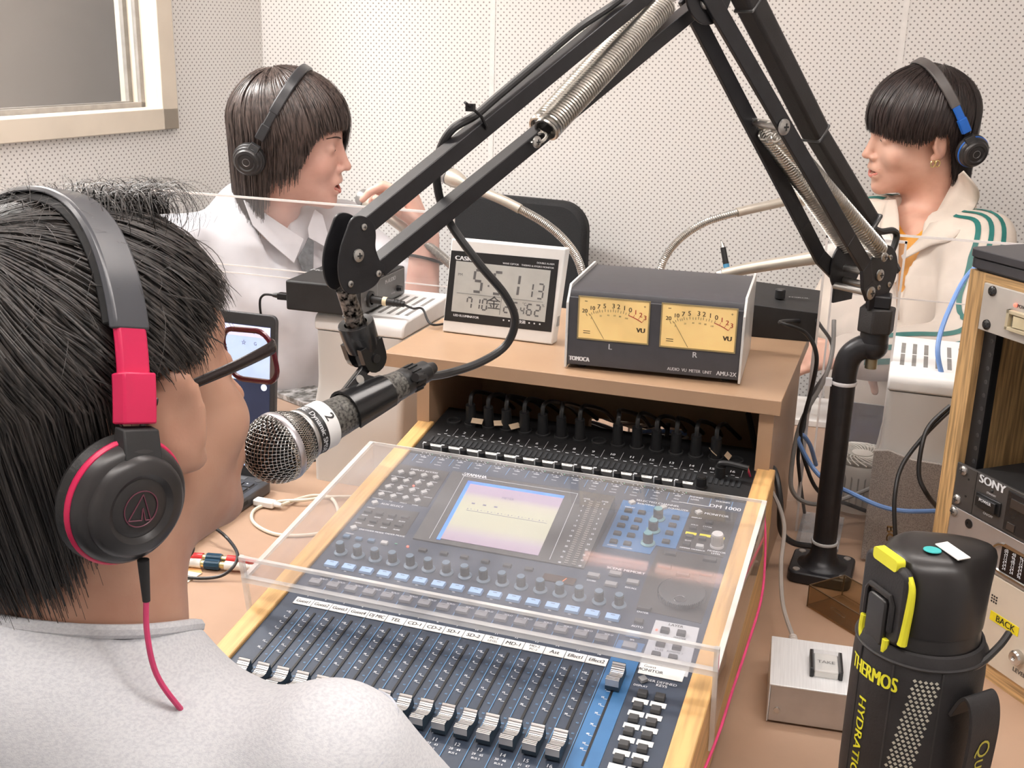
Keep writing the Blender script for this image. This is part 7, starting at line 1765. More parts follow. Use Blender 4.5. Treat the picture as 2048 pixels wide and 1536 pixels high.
def hair(hf, parent, mats, zend, rad=(0.084, 0.103, 0.090), cen=(0, -0.010, 0.045), crown=(0.0, -0.035), n=2600, wid=0.0022, jit=0.006, seed=1, wav=0.002, lift=0.004, inward=0.15, frontpush=0.0, S2=13, part=None):
    rg = np.random.default_rng(seed); rad = np.array(rad); cen = np.array(cen)
    def surf(th, ph, off):
        d = np.stack([np.sin(th)*np.sin(ph), np.sin(th)*np.cos(ph), np.cos(th)], -1); return cen+d*(rad+off[..., None] if hasattr(off, 'shape') else rad+off), d
    # crown direction is tilted backwards
    tilt = math.asin(max(-0.9, min(0.9, crown[1]/rad[1])))
    # rotate strand directions so that the whorl sits at the crown
    ph = rg.uniform(0, 2*PI, n); t0 = rg.uniform(0.0, 1.25, n)**1.0*1.0
    def path(ph, t0, off, ztip):
        """march from angle t0 outward around the (tilted) crown until z reaches ztip"""
        N = len(ph); cols = []; 
        tt = np.linspace(0, 1, 60)
        th = t0[:, None]+(2.4-t0[:, None])*tt[None]
        d = np.stack([np.sin(th)*np.sin(ph)[:, None], np.sin(th)*np.cos(ph)[:, None], np.cos(th)], -1)
        c, s_ = math.cos(tilt), math.sin(tilt)
        d2 = np.stack([d[..., 0], d[..., 1]*c+d[..., 2]*s_, -d[..., 1]*s_+d[..., 2]*c], -1)
        P = cen+d2*(rad+off[:, None, None])
        Nn = d2/rad; Nn /= np.linalg.norm(Nn, axis=2, keepdims=True)
        # below the equator: hang down rather than curling under
        zeq = cen[2]-0.012
        for i in range(1, 60):
            below = P[:, i-1, 2] < zeq
            step = np.linalg.norm(P[:, i]-P[:, i-1], axis=1)
            drop = P[:, i-1]+np.stack([-Nn[:, i-1, 0]*inward*step, -Nn[:, i-1, 1]*inward*step, -step], -1)
            P[:, i] = np.where(below[:, None], drop, P[:, i]); Nn[:, i] = np.where(below[:, None], Nn[:, i-1]*np.array([1, 1, 0.3]), Nn[:, i])
        Nn /= np.linalg.norm(Nn, axis=2, keepdims=True)
        # resample to reach ztip
        reach = P[..., 2] < ztip[:, None]; k = np.where(reach.any(1), reach.argmax(1), 59)
        u = np.linspace(0, 1, S2)[None]*k[:, None]; i0 = np.minimum(u.astype(int), 58); fr_ = (u-i0)[..., None]; ar = np.arange(N)[:, None]
        return P[ar, i0]*(1-fr_)+P[ar, i0+1]*fr_, Nn[ar, i0]
    azi = lambda ph: ph
    z = zend(ph)+rg.uniform(-jit, jit*0.7, n)
    off = rg.uniform(-0.001, 0.004, n)+rg.uniform(0, lift, n)*rg.random(n)**2
    t0 = rg.uniform(0.02, 1.3, n)
    C_, Nn = path(ph, t0, off, z)
    s_ = np.linspace(0, 1, S2)[None, :, None]
    wob = (rg.normal(0, 1, (n, 1, 3))*np.sin(s_*rg.uniform(2, 5, (n, 1, 1))+rg.uniform(0, 6, (n, 1, 1))))*wav
    C_ = C_+wob*s_
    # centre the root: keep strands that begin above their end
    ok = (C_[:, 0, 2]-C_[:, -1, 2]) > 0.012; C_, Nn = C_[ok], Nn[ok]
    m = len(C_); wd = wid*rg.uniform(0.6, 1.3, m)[:, None]*(np.sin(np.linspace(0.35, PI-0.12, S2))**0.7)[None]
    Cw = C_ @ hf.R+hf.H; Nw = Nn @ hf.R
    o1 = ribbons('hair_strands', Cw, wd, Nw, mats, parent)
    # scalp cap under the strands
    nphi = 96; pc = np.linspace(0, 2*PI, nphi, endpoint=False); Cc, Nc = path(pc, np.full(nphi, 0.0), np.full(nphi, -0.0035), zend(pc)+0.004)
    vs = (Cc @ hf.R+hf.H).reshape(-1, 3); F = np.array([[i*S2+j, i*S2+j+1, ((i+1) % nphi)*S2+j+1, ((i+1) % nphi)*S2+j] for i in range(nphi) for j in range(S2-1)])
    npmesh('hair_base', vs, F, mats, o1)
    return o1
def headphones(hf, label, side, C_acc, bandtop=(0, 0.0, 0.128), cup=(0.088, -0.055, -0.030), width=0.026, pads=True, sc=1.0, both=True, Mband=None, acc='pink'):
    e = empty('headphones', hf.V(bandtop), label, 'headphones')
    rx = cup[0]+0.006; 
    bt = np.array(bandtop); up_ = bt-np.array((0, cup[1], cup[2])); 
    def arc(t, rr=0.0):     # t in degrees from the top (0) to the cups (+-90)
        a = math.radians(t); 
        y0 = np.array((0, cup[1], cup[2]))
        ex = abs(math.sin(a))**0.85*math.copysign(1, math.sin(a))
        return y0+up_*(math.cos(a)**0.80 if math.cos(a) > 0 else 0)*(1+rr/np.linalg.norm(up_))+np.array((ex*(rx+rr), 0, 0))
    plane_n = np.cross(up_/np.linalg.norm(up_), np.array((1, 0, 0))); plane_n /= np.linalg.norm(plane_n)
    def strip(name, t0, t1, w_, th, m, rr=0.0, n=30, par=e):
        o = MB(); vs = []; 
        for i in range(n+1):
            t = t0+(t1-t0)*i/n; c = arc(t, rr); d = arc(t+0.5, rr)-arc(t-0.5, rr); d /= np.linalg.norm(d); nn = np.cross(plane_n, d); nn /= np.linalg.norm(nn)
            if nn @ (c-np.array((0, cup[1], cup[2]))) < 0: nn = -nn
            for a_, b_ in ((-1, -1), (1, -1), (1, 1), (-1, 1)): vs.append(hf.V(c+plane_n*a_*w_/2*(0.8 if b_ > 0 else 1)+nn*b_*th/2))
        o.add(vs, [(i*4+k, i*4+(k+1) % 4, (i+1)*4+(k+1) % 4, (i+1)*4+k) for i in range(n) for k in range(4)]+[(3, 2, 1, 0), tuple(range(4*n, 4*n+4))])
        return o.build(name, m, par, bevel=0.0012)
    Mb = Mband or mat('headband_black', (0.035, 0.036, 0.040), 0.33, var=0.03)
    strip('headband', -62, 62, width, 0.0038, Mb, 0.004, 60)
    strip('headband_padding', -60, 60, width*0.98, 0.0060, M_blackm, -0.0010, 50)
    for s0 in (-1, 1):
        strip('slider', s0*60, s0*76, width*0.82, 0.0036, C_acc, 0.0035, 12)
        strip('slider_housing', s0*71, s0*80, width*0.98, 0.0085, C_acc, 0.0045, 8)
        c = np.array((s0*cup[0], cup[1], cup[2])); nrm = np.array((s0*0.985, -0.08, -0.15)); nrm /= np.linalg.norm(nrm)
        X = Matrix.Identity(4); z = Vector(hf.R.T @ nrm).normalized(); y = Vector(hf.R.T @ up_).normalized(); x = y.cross(z).normalized(); y = z.cross(x)
        Xm = Matrix((x, y, z)).transposed().to_4x4(); Xm.translation = hf.V(c)
        if s0*side < 0 and not both: continue
        q = 1.0*sc
        o = MB(); o.X = Xm; o.lathe([(0.026*q, -0.010), (0.036*q, -0.009), (0.0385*q, -0.004), (0.0370*q, 0.0015), (0.030*q, 0.002)], 40); o.build('ear_pad', mat('pad_leather', (0.015, 0.014, 0.014), 0.5, bump=0.2, bscale=300), e)
        o = MB(); o.X = Xm; o.lathe([(0.034*q, 0.0012), (0.0372*q, 0.002), (0.0378*q, 0.004), (0.0365*q, 0.0058), (0.033*q, 0.0062)], 48, cap=False); o.build('accent_rim', C_acc, e)
        o = MB(); o.X = Xm; o.lathe([(0.0360*q, 0.0052), (0.0350*q, 0.010), (0.0325*q, 0.0128), (0.0300*q, 0.0135), (0.0292*q, 0.0165), (0.0265*q, 0.0188), (0.0205*q, 0.0196), (0.0188*q, 0.0186), (0.0172*q, 0.0172), (0.0160*q, 0.0176), (0.0128*q, 0.0180), (0.0, 0.0181)], 56); cupo = o.build('cup_shell', mat('cup_charcoal', (0.030, 0.028, 0.029), 0.34, var=0.04), e)
        o = MB(); o.X = Xm
        o.hexa([(-0.0135*q, 0.026*q, 0.004), (0.0135*q, 0.026*q, 0.004), (0.0120*q, 0.043*q, -0.001), (-0.0120*q, 0.043*q, -0.001), (-0.0120*q, 0.024*q, 0.0165), (0.0120*q, 0.024*q, 0.0165), (0.0115*q, 0.043*q, 0.0075), (-0.0115*q, 0.043*q, 0.0075)])
        o.build('yoke', M_blackm, e, bevel=0.001)
        o = MB(); o.X = Xm @ Matrix.Translation((0, 0, 0.0184))
        if acc == 'pink':
            o.tube([(0.0105*q*math.cos(2*PI*k/36), 0.0105*q*math.sin(2*PI*k/36), 0) for k in range(36)], 0.0004, 5, closed=True)
            for a, b in (((0, 0.0085), (-0.0070, -0.0068)), ((-0.0070, -0.0068), (0.0015, -0.0068)), ((0.0015, -0.0068), (0.0010, 0.0)), ((0, 0.0085), (0.0075, -0.0068)), ((0.0040, -0.0068), (0.0075, -0.0068)), ((0.0012, 0.0005), (0.0040, -0.0068))):
                o.tube([(a[0]*q, a[1]*q, 0), (b[0]*q, b[1]*q, 0)], 0.0004, 5)
            o.build('emblem', mat('dull_pink', (0.16, 0.045, 0.07), 0.4), cupo)
        else:
            o.tube([(0.0085*q*math.cos(2*PI*k/30), 0.0085*q*math.sin(2*PI*k/30), 0) for k in range(30)], 0.0006, 5, closed=True); o.build('ring_mark', mat('ring_grey', (0.25, 0.25, 0.25), 0.3, 0.5), cupo)
    return e
M_skin = skin('light_skin', (0.70, 0.43, 0.33)); M_skin2 = skin('tanned_skin', (0.50, 0.29, 0.205)); M_skin3 = skin('fair_skin', (0.72, 0.45, 0.37))
M_lip = mat('lip', (0.62, 0.22, 0.18), 0.4, var=0.03, sss=0.1); M_teeth = mat('teeth', (0.78, 0.74, 0.66), 0.3, var=0.02); M_mouth = mat('mouth_dark', (0.10, 0.02, 0.02), 0.6)
M_brow = mat('brow_hair', (0.06, 0.04, 0.03), 0.7)
def hairmat(name, col, hi, rough=0.32):
    m = mat(name, hi, rough, var=0.0, scale=1.0, dark=col, stretch=(260, 260, 14), spec=0.5); return m
def face_parts(hf, body, lip=M_lip, mouth=0.0, lash=True, browm=M_brow, smile=0.0):
    X = hf.M()
    for s0 in (-1, 1):
        o = MB(); o.X = X
        o.tube([(s0*(0.0185+0.024*t), 0.0885-0.010*t*t-0.001, 0.0060-0.0030*math.sin(PI*t)*1.0) for t in [k/8 for k in range(9)]], [0.0004+0.0008*math.sin(PI*k/8) for k in range(9)], 6); o.build('eyelashes', M_ink, body)
        o = MB(); o.X = X
        o.tube([(s0*(0.014+0.034*t), 0.0955-0.004*t-0.016*t*t, 0.0275+0.005*math.sin(PI*t*0.8)) for t in [k/8 for k in range(9)]], [0.0012+0.0016*math.sin(PI*(0.15+0.85*k/8)) for k in range(9)], 6, flat=0.6); o.build('eyebrow', browm, body)
    o = MB(); o.X = X
    o.tube([((0.0195+smile*0.9)*math.sin(t), 0.0925+0.0030*math.cos(t)-0.009*math.sin(t)**2, -0.0578-0.0030*math.sin(t)**2+smile*math.sin(t)**2) for t in [math.radians(-88+176*k/14) for k in range(15)]], [0.0008+0.0026*math.cos(math.radians(-88+176*k/14))**0.6 for k in range(15)], 8)
    o.build('upper_lip', lip, body)
    o = MB(); o.X = X
    o.tube([((0.0185+smile*0.9)*math.sin(t), 0.0915+0.0030*math.cos(t)-0.009*math.sin(t)**2, -0.0690-mouth+((0.006+mouth)*0.9+smile)*math.sin(t)**2) for t in [math.radians(-88+176*k/14) for k in range(15)]], [0.0008+0.0034*math.cos(math.radians(-88+176*k/14))**0.6 for k in range(15)], 8)
    o.build('lower_lip', lip, body)
    if mouth > 0:
        o = MB(); o.X = X; o.tube([(0.0165*math.sin(t), 0.0895-0.010*math.sin(t)**2, -0.0612-0.001*0) for t in [math.radians(-75+150*k/10) for k in range(11)]], 0.0026, 6); o.build('teeth', M_teeth, body)
        o = MB(); o.X = X; o.sphere((0, 0.080, -0.063-mouth*0.5), (0.017, 0.008, 0.004+mouth*0.5)); o.build('mouth_inside', M_mouth, body)
fold = lambda s, a: (lambda P: a*(np.sin(P[:, 0]*31+P[:, 2]*47+2.2*np.sin(P[:, 1]*19+s))*0.5+0.5*np.sin(P[:, 1]*38-P[:, 2]*52+2*np.sin(P[:, 0]*23+s*2))))
# ---------------------------------------------------------------- hand helper: palm plus five separate fingers, as rounded chains
def add_hand(S_, wrist, pd, pn, lateral, curls, size=1.0, thumb=None, k=0.006):
    """wrist point, palm direction, palm normal (side the fingers curl towards), lateral = direction to the thumb; curls: 4 x (3 angles)"""
    w_ = np.array(wrist, float); pd = np.array(pd, float)/np.linalg.norm(pd); pn = np.array(pn, float); pn -= pd*(pn@pd); pn /= np.linalg.norm(pn); lt = np.array(lateral, float); lt -= pd*(lt@pd)+pn*(lt@pn); lt /= np.linalg.norm(lt)
    s = size; keep = S_.X; S_.X = (np.eye(3), np.zeros(3))
    for a in (-0.026, -0.009, 0.009, 0.026):
        S_.cap(w_+lt*a*0.55*s, w_+pd*0.082*s+lt*a*s, 0.0125*s, 0.0105*s, 0.012)
    lens = ((0.042, 0.026, 0.021), (0.046, 0.029, 0.022), (0.042, 0.027, 0.021), (0.033, 0.021, 0.019))
    tips = []
    for i, a in enumerate((0.027, 0.009, -0.009, -0.026)):
        p = w_+pd*(0.084-0.004*abs(i-1))*s+lt*a*s; ang = 0; spread = a*2.2
        for j in range(3):
            ang += math.radians(curls[i][j]); d = pd*math.cos(ang)+pn*math.sin(ang)+lt*spread*0.25; d /= np.linalg.norm(d)
            q = p+d*lens[i][j]*s; S_.cap(p, q, (0.0092-0.0009*j)*s, (0.0083-0.0009*j)*s, 0.0025 if j else 0.005); p = q
        tips.append((p, d))
    tb = thumb or (35, 20, 25)
    p = w_+pd*0.022*s+lt*0.024*s; d0 = pd*0.72+lt*0.62+pn*0.30; d0 /= np.linalg.norm(d0); ax = d0
    for j, (L, a) in enumerate(((0.040, 0), (0.032, tb[1]), (0.027, tb[2]))):
        ax = ax*math.cos(math.radians(a))+(pn*0.6-lt*0.6)*math.sin(math.radians(a)); ax /= np.linalg.norm(ax)
        q = p+ax*L*s; S_.cap(p, q, (0.0125-0.0018*j)*s, (0.0105-0.0014*j)*s, 0.006 if j == 0 else 0.003); p = q
    tips.append((p, ax)); S_.X = keep
    return tips
# ================================================================ person 1: foreground, seen from behind
h1 = HF((0.1002, -0.3931, 0.3396), (0.9508, -0.2846, 0.123), (0.2715, 0.9559, 0.113), (-0.1497, -0.0741, 0.986))
NB = h1.w((0, -0.050, -0.150)); p1 = empty('person', (NB[0], NB[1]-0.05, FLOOR), 'person seen from behind at the mixer, in a pale grey T-shirt and glasses', 'person')
Zu = np.array((0, 0, 1.)); Rt = np.array((1., 0, 0)); Ft = np.array((0, 1., 0))
shR = NB+Rt*0.178-Zu*0.038-Ft*0.01; shL = NB-Rt*0.178-Zu*0.030-Ft*0.01
elR = NB+Rt*0.275+Ft*0.045-Zu*0.215; elL = NB-Rt*0.25+Ft*0.05-Zu*0.23
wrR = np.array((0.335, -0.205, T+0.075)); wrL = np.array((-0.20, -0.16, T+0.045))
B1 = SDF(); head_sdf(B1, h1, earsize=1.12, ey=0.012)
B1.X = (np.eye(3), np.zeros(3))
B1.cap(h1.w((0, -0.030, -0.06)), NB-Zu*0.03, 0.056, 0.060, 0.03); B1.cap(NB-Rt*0.12-Zu*0.065, NB+Rt*0.12-Zu*0.070, 0.045, 0.045, 0.05)
B1.ell(NB-Zu*0.30, (0.155, 0.095, 0.27), 0.05)
wrR = elR+np.array((0.02, 0.03, -0.17)); wrL = elL+np.array((0.0, 0.03, -0.17))
for a, b, c in ((shR, elR, wrR), (shL, elL, wrL)):
    B1.cap(a, b, 0.040, 0.034, 0.02); B1.cap(b, c, 0.032, 0.023, 0.015)
add_hand(B1, wrR, (0.0, 0.2, -0.98), (-1, 0, 0), (0, 1, 0), [(18, 22, 15)]*4, 0.95)
add_hand(B1, wrL, (0.0, 0.2, -0.98), (1, 0, 0), (0, 1, 0), [(18, 22, 15)]*4, 0.95)
vs, F_ = B1.mesh((-0.24, -0.60, -0.46), (0.46, -0.08, 0.50), 0.0032)
bd = npmesh('body', vs, F_, [M_skin2], p1)
C1 = SDF()
C1.cap(NB-Rt*0.12-Zu*0.052-Ft*0.012, NB+Rt*0.12-Zu*0.060-Ft*0.012, 0.062, 0.062, 0.05)
C1.ell(NB-Zu*0.29-Ft*0.01, (0.195, 0.130, 0.30), 0.06)
C1.cap(NB-Ft*0.02-Zu*0.02, NB-Ft*0.02-Zu*0.06, 0.080, 0.09, 0.04)
for s0, a, b in ((1, shR, elR), (-1, shL, elL)):
    C1.cap(a, a+(b-a)*0.70, 0.057, 0.062, 0.025)
C1.cap(h1.w((0, -0.030, -0.04)), NB-Zu*0.045, 0.061, 0.064, 0.004, 's')
fb = fold(1.0, 0.0022)
vs, F_ = C1.mesh((-0.24, -0.62, -0.48), (0.46, -0.22, 0.30), 0.0045, disp=fb)
M_tee = mat('heather_grey_jersey', (0.60, 0.61, 0.635), 0.85, var=0.04, scale=420, dark=(0.53, 0.54, 0.58), stretch=(1, 1, 2.2), bump=0.25, bscale=1200)
tee = npmesh('t_shirt', vs, F_, [M_tee], p1)
# neck rib: follows the cut edge
na = np.array(h1.w((0, -0.030, -0.08))); nb_ = NB-Zu*0.045; ba_ = nb_-na
def onsurf(S_, p0, d, n=60):
    p = np.array(p0, float); d = np.array(d, float)/np.linalg.norm(d)
    for _ in range(n):
        v = S_.ev(p[None])[0]
        if v < 0.0004: break
        p = p+d*max(v*0.8, 0.0005)
    return p
x_, y_, z_ = frame(Vector(-ba_)); rim = []
for k in range(48):
    t = 2*PI*k/48; c = na-(ba_)*0.2; q_ = c+(np.array(x_)*math.cos(t)+np.array(y_)*math.sin(t))*0.0685
    rim.append(Vector(onsurf(C1, q_, ba_)))
rim = smoothpts([sum((rim[(i+j) % 48] for j in (-2, -1, 0, 1, 2)), Vector())/5 for i in range(48)], 2, closed=True)
o = MB(); o.tube(rim, 0.0045, 8, closed=True); o.build('neck_rib', M_tee, p1)
ad = (elR-shR)/np.linalg.norm(elR-shR); x_, y_, z_ = frame(Vector(ad)); c = shR+ad*0.0-Rt*0.022; sm_ = []
for k in range(64):
    t = 2*PI*k/64; d = np.array(x_)*math.cos(t)+np.array(y_)*math.sin(t); q_ = onsurf(C1, c+d*0.16+np.array([0.0, 0, 0]), -d)
    if np.linalg.norm(q_-c) < 0.09: sm_.append(Vector(q_+d*0.0004))
if len(sm_) > 5: o = MB(); o.tube(sm_, 0.0012, 6); o.build('sleeve_seam', mat('seam_grey', (0.48, 0.50, 0.56), 0.8), p1)
# hair
def z1(ph):
    a = np.degrees((ph+PI) % (2*PI)-PI); b = np.abs(a)
    return np.interp(b, [0, 35, 52, 64, 74, 84, 102, 116, 135, 180], [0.064, 0.062, 0.056, 0.048, 0.036, 0.040, 0.044, -0.010, -0.042, -0.050])
M_h1 = hairmat('soft_black_hair', (0.010, 0.009, 0.009), (0.050, 0.042, 0.038), 0.42)
hr1 = hair(h1, bd, [M_h1], z1, rad=(0.081, 0.103, 0.083), cen=(0, -0.010, 0.046), crown=(0, -0.045), n=12000, wid=0.00075, jit=0.010, seed=3, wav=0.0045, lift=0.010, S2=15)
# loose curls and flyaways
rg = np.random.default_rng(8); fly = []
for k in range(520):
    ph = rg.uniform(0, 2*PI); th = rg.uniform(0.1, 1.2) if k % 3 else rg.uniform(0.2, 1.5)
    d = np.array((math.sin(th)*math.sin(ph), math.sin(th)*math.cos(ph), math.cos(th))); p = np.array((0, -0.010, 0.047))+d*np.array((0.083, 0.104, 0.089))
    tdir = np.cross(d, rg.normal(0, 1, 3)); tdir /= np.linalg.norm(tdir); L_ = rg.uniform(0.015, 0.045)*(1.4 if k % 9 == 0 else 1); cu_ = rg.uniform(20, 75); pts = []; dr = d*0.55+tdir*0.8; dr /= np.linalg.norm(dr); axr = np.cross(dr, d)
    for j in range(14):
        pts.append(p.copy()); p = p+dr*L_/13; dr = dr-d*(L_/13)*cu_*0.35+axr*(L_/13)*rg.normal(0, 14); dr /= np.linalg.norm(dr)
    fly.append(pts)
fly = np.array(fly) @ h1.R+h1.H; Nf = fly-h1.H; Nf /= np.linalg.norm(Nf, axis=2, keepdims=True)
wd = np.full(fly.shape[:2], 0.00022)*np.linspace(1, 0.4, 14)[None]; ribbons('flyaway_hairs', fly, wd, Nf, [M_h1], hr1)
# a lifted wavy tuft behind the band
tf = []
for k in range(700):
    a = rg.uniform(-1, 1); b = rg.uniform(0, 1); root = np.array((0.002+0.030*a, 0.018+0.052*b, 0.124-0.012*b)); 
    th = rg.uniform(0, 2*PI); R_ = rg.uniform(0.006, 0.022); pts = []
    for j in range(14):
        t = PI*1.25*j/13; pts.append(root+np.array((math.cos(th)*R_*(1-math.cos(t)), math.sin(th)*R_*(1-math.cos(t))+0.004*a, R_*0.9*math.sin(t))))
    tf.append(pts)
tf = np.array(tf) @ h1.R+h1.H; Nf = np.repeat(h1.u[None, None], len(tf), 0).repeat(14, 1); wd = np.full(tf.shape[:2], 0.0005)*np.linspace(1, 0.3, 14)[None]; ribbons('curly_tuft', tf, wd, Nf, [M_h1], hr1)
# glasses
gl = empty('glasses', h1.V((0, 0.1, 0.01)), 'black and dark red framed glasses on the person at the mixer', 'glasses')
M_frame = mat('dark_frame', (0.025, 0.018, 0.018), 0.2, var=0.05); M_frame2 = mat('wine_frame', (0.10, 0.012, 0.02), 0.2, var=0.05)
XG_ = h1.M()
for s0 in (-1, 1):
    lp = rnd(-0.026, -0.0185, 0.026, 0.0185, 0.013, 5)
    o = MB(); o.X = XG_; o.tube([(s0*0.0345+x_, 0.104-0.10*abs(s0*0.0345+x_)**1.6, 0.006+z_) for x_, z_ in lp], 0.0019, 6, closed=True); o.build('rim', M_frame2, gl)
    o = MB(); o.X = XG_; pr = [(s0*0.0345+x_, 0.104-0.10*abs(s0*0.0345+x_)**1.6, 0.006+z_) for x_, z_ in lp]; o.add(pr, [tuple(range(len(pr)))]); o.build('lens', clear('lens', (0.93, 0.94, 0.95), 0.25, haze=0.10), gl, smooth=0)
    o = MB(); o.X = XG_; P_ = smoothpts([(s0*0.0655, 0.100, 0.016), (s0*0.0705, 0.092, 0.0165), (s0*0.0760, 0.060, 0.017), (s0*0.0790, 0.020, 0.018), (s0*0.0800, -0.002, 0.019), (s0*0.0795, -0.018, 0.010), (s0*0.0785, -0.030, -0.010)], 6)
    o.tube(P_, [0.0052-0.0030*min(1, i/(len(P_)*0.7)) for i in range(len(P_))], 8, flat=0.38, up=(1, 0, 0)); o.build('temple', M_frame, gl)
o = MB(); o.X = XG_; o.tube([(-0.010, 0.1035, 0.012), (0, 0.1055, 0.014), (0.010, 0.1035, 0.012)], 0.0018, 6); o.build('bridge', M_frame2, gl)
# headphones with pink accents
M_pk = mat('magenta_plastic', (0.62, 0.015, 0.09), 0.38, var=0.03)
hp1 = headphones(h1, 'black headphones with magenta sliders and rims, worn by the person at the mixer', 1, M_pk, bandtop=(0, 0.004, 0.1385), cup=(0.0965, -0.056, -0.022), width=0.027, sc=0.99, Mband=mat('grey_black_band', (0.075, 0.078, 0.088), 0.28, var=0.02))
cb_ = h1.w((0.104, -0.058, -0.058))
o = MB(); o.cyl(cb_, cb_+np.array((0.0, 0.0, -0.026)), 0.0034, 0.0022); o.build('cord_relief', M_blackm, hp1)
o = MB(); o.tube(smoothpts([cb_+np.array((0, 0, -0.024)), cb_+np.array((0.001, -0.003, -0.045)), cb_+np.array((0.006, -0.004, -0.07)), cb_+np.array((0.014, 0.004, -0.095)), cb_+np.array((0.012, 0.03, -0.13))], 6), 0.0017, 8); o.build('cord', M_pink, hp1)
# ================================================================ person 2: left, pale shirt
h2 = HF((-0.5544, 0.9984, 0.3538), (0.2816, -0.9556, -0.0871), (0.9541, 0.2886, -0.0811), (0.1026, -0.0602, 0.9929))
p2 = empty('person', (-0.62, 1.15, FLOOR), 'person in a pale grey shirt and dark tie speaking into a gooseneck microphone', 'person')
NB = h2.w((0, -0.065, -0.115))
Ft = np.array((0.75, -0.66, 0)); Ft /= np.linalg.norm(Ft); Rt = np.array((Ft[1], -Ft[0], 0.)) 
# the chest is turned towards the desk and the viewer
NBt = NB+np.array((-0.01, 0.02, -0.02))
shR = NBt+Rt*0.175-Zu*0.060; shL = NBt-Rt*0.175-Zu*0.055
hand = np.array(atd(838, 412, 1.95)); wrL = np.array(atd(851, 472, 1.97)); elL = np.array(atd(840, 650, 1.99))
elR = shR+np.array((0.02, -0.05, -0.27)); wrR = elR+np.array((0.17, 0.06, -0.13))
B2 = SDF(); head_sdf(B2, h2, mouth=0.008)
B2.X = (np.eye(3), np.zeros(3))
B2.cap(h2.w((0, -0.030, -0.06)), NBt-Zu*0.03, 0.052, 0.056, 0.03); B2.cap(shR-Rt*0.06, shL+Rt*0.06, 0.042, 0.042, 0.05)
B2.ell(NBt-Zu*0.28, (0.13, 0.10, 0.25), 0.05)
B2.cap(shR, elR, 0.038, 0.032, 0.02); B2.cap(elR, wrR, 0.031, 0.022, 0.015)
B2.cap(shL, elL, 0.038, 0.034, 0.02); B2.cap(elL, wrL, 0.033, 0.024, 0.015)
td = (hand-wrL)/np.linalg.norm(hand-wrL)
add_hand(B2, wrL+td*0.004, np.array((-0.35, -0.1, 0.9)), np.array((-1.0, -0.25, -0.15)), np.array((-0.15, -0.9, -0.1)), [(48, 46, 20), (62, 62, 35), (70, 66, 40), (74, 66, 40)], 0.95, (30, 10, 15))
add_hand(B2, wrR, (0.9, 0.1, -0.1), (0, -0.2, -1), (0, 1, 0), [(20, 25, 15)]*4, 0.95)
vs, F_ = B2.mesh((-0.86, 0.72, -0.40), (-0.10, 1.34, 0.52), 0.0032)
bd2 = npmesh('body', vs, F_, [M_skin3], p2)
face_parts(h2, bd2, mouth=0.0085)
C2 = SDF()
C2.cap(shR-Rt*0.055, shL+Rt*0.055, 0.060, 0.060, 0.05); C2.ell(NBt-Zu*0.30-Ft*0.01, (0.175, 0.150, 0.31), 0.06); C2.cap(NBt-Zu*0.01-Ft*0.01, NBt-Zu*0.07, 0.076, 0.095, 0.04)
C2.cap(shR, elR, 0.062, 0.064, 0.03); C2.cap(elR, elR+(wrR-elR)*0.35, 0.060, 0.055, 0.03)
C2.cap(shL, shL+(elL-shL)*0.75, 0.062, 0.062, 0.03)
C2.cap(h2.w((0, -0.030, -0.05)), NBt-Zu*0.045, 0.056, 0.062, 0.004, 's'); C2.cap(NBt+Ft*0.065+Zu*0.03, NBt+Ft*0.125-Zu*0.105, 0.050, 0.006, 0.004, 's')
vs, F_ = C2.mesh((-0.95, 0.72, -0.62), (-0.10, 1.45, 0.32), 0.0055, disp=fold(2.0, 0.0045))
M_shirt = mat('pale_lilac_cotton', (0.63, 0.625, 0.655), 0.75, var=0.03, scale=30, bump=0.1, bscale=900)
sh2 = npmesh('shirt', vs, F_, [M_shirt], p2)
def flap(name, pts, m, parent, th=0.0022, n=None):
    P_ = [Vector(p) for p in pts]; nn = (P_[1]-P_[0]).cross(P_[2]-P_[0]).normalized()
    if nn.dot(CAMP-P_[0]) < 0: nn = -nn
    o = MB(); N_ = len(P_); o.add([p+nn*th/2 for p in P_]+[p-nn*th/2 for p in P_], [tuple(range(N_)), tuple(range(2*N_-1, N_-1, -1))]+[(i, i+N_, (i+1) % N_+N_, (i+1) % N_) for i in range(N_)])
    return o.build(name, m, parent, bevel=0.0008)
cpl = Vector(NBt+Ft*0.095-Zu*0.03); cnr = Vector((Ft[0], Ft[1], 0.45)).normalized()
def sp2(px, py, off=0.0): return atpl(px, py, cpl+cnr*off, cnr)
flap('collar_flap', [sp2(*p, 0.008) for p in ((487, 400), (512, 414), (560, 447), (608, 478), (588, 527), (540, 486), (505, 450))], M_shirt, p2, 0.003)
flap('collar_flap', [sp2(*p, 0.008) for p in ((629, 418), (645, 430), (657, 474), (653, 496), (618, 476), (615, 457))], M_shirt, p2, 0.003)
o = flap('necktie', [sp2(*p, 0.004) for p in ((617, 474), (608, 494), (595, 516), (605, 542), (640, 600), (652, 590), (626, 540), (627, 484))], mat('dark_grey_tie', (0.075, 0.085, 0.095), 0.6, var=0.25, scale=120), p2, 0.006)
wc_ = wrL+(elL-wrL)*0.26; wd_ = (elL-wrL)/np.linalg.norm(elL-wrL); x_, y_, z_ = frame(Vector(wd_))
o = MB(); o.tube([Vector(wc_)+x_*0.031*math.cos(t)+y_*0.031*math.sin(t)+Vector(wd_)*0.006*math.sin(t+1) for t in [2*PI*k/32 for k in range(32)]], 0.0026, 6, closed=True)
tag(o.build('bracelet', M_black), 'thin black beaded bracelet on the raised forearm', 'bracelet')
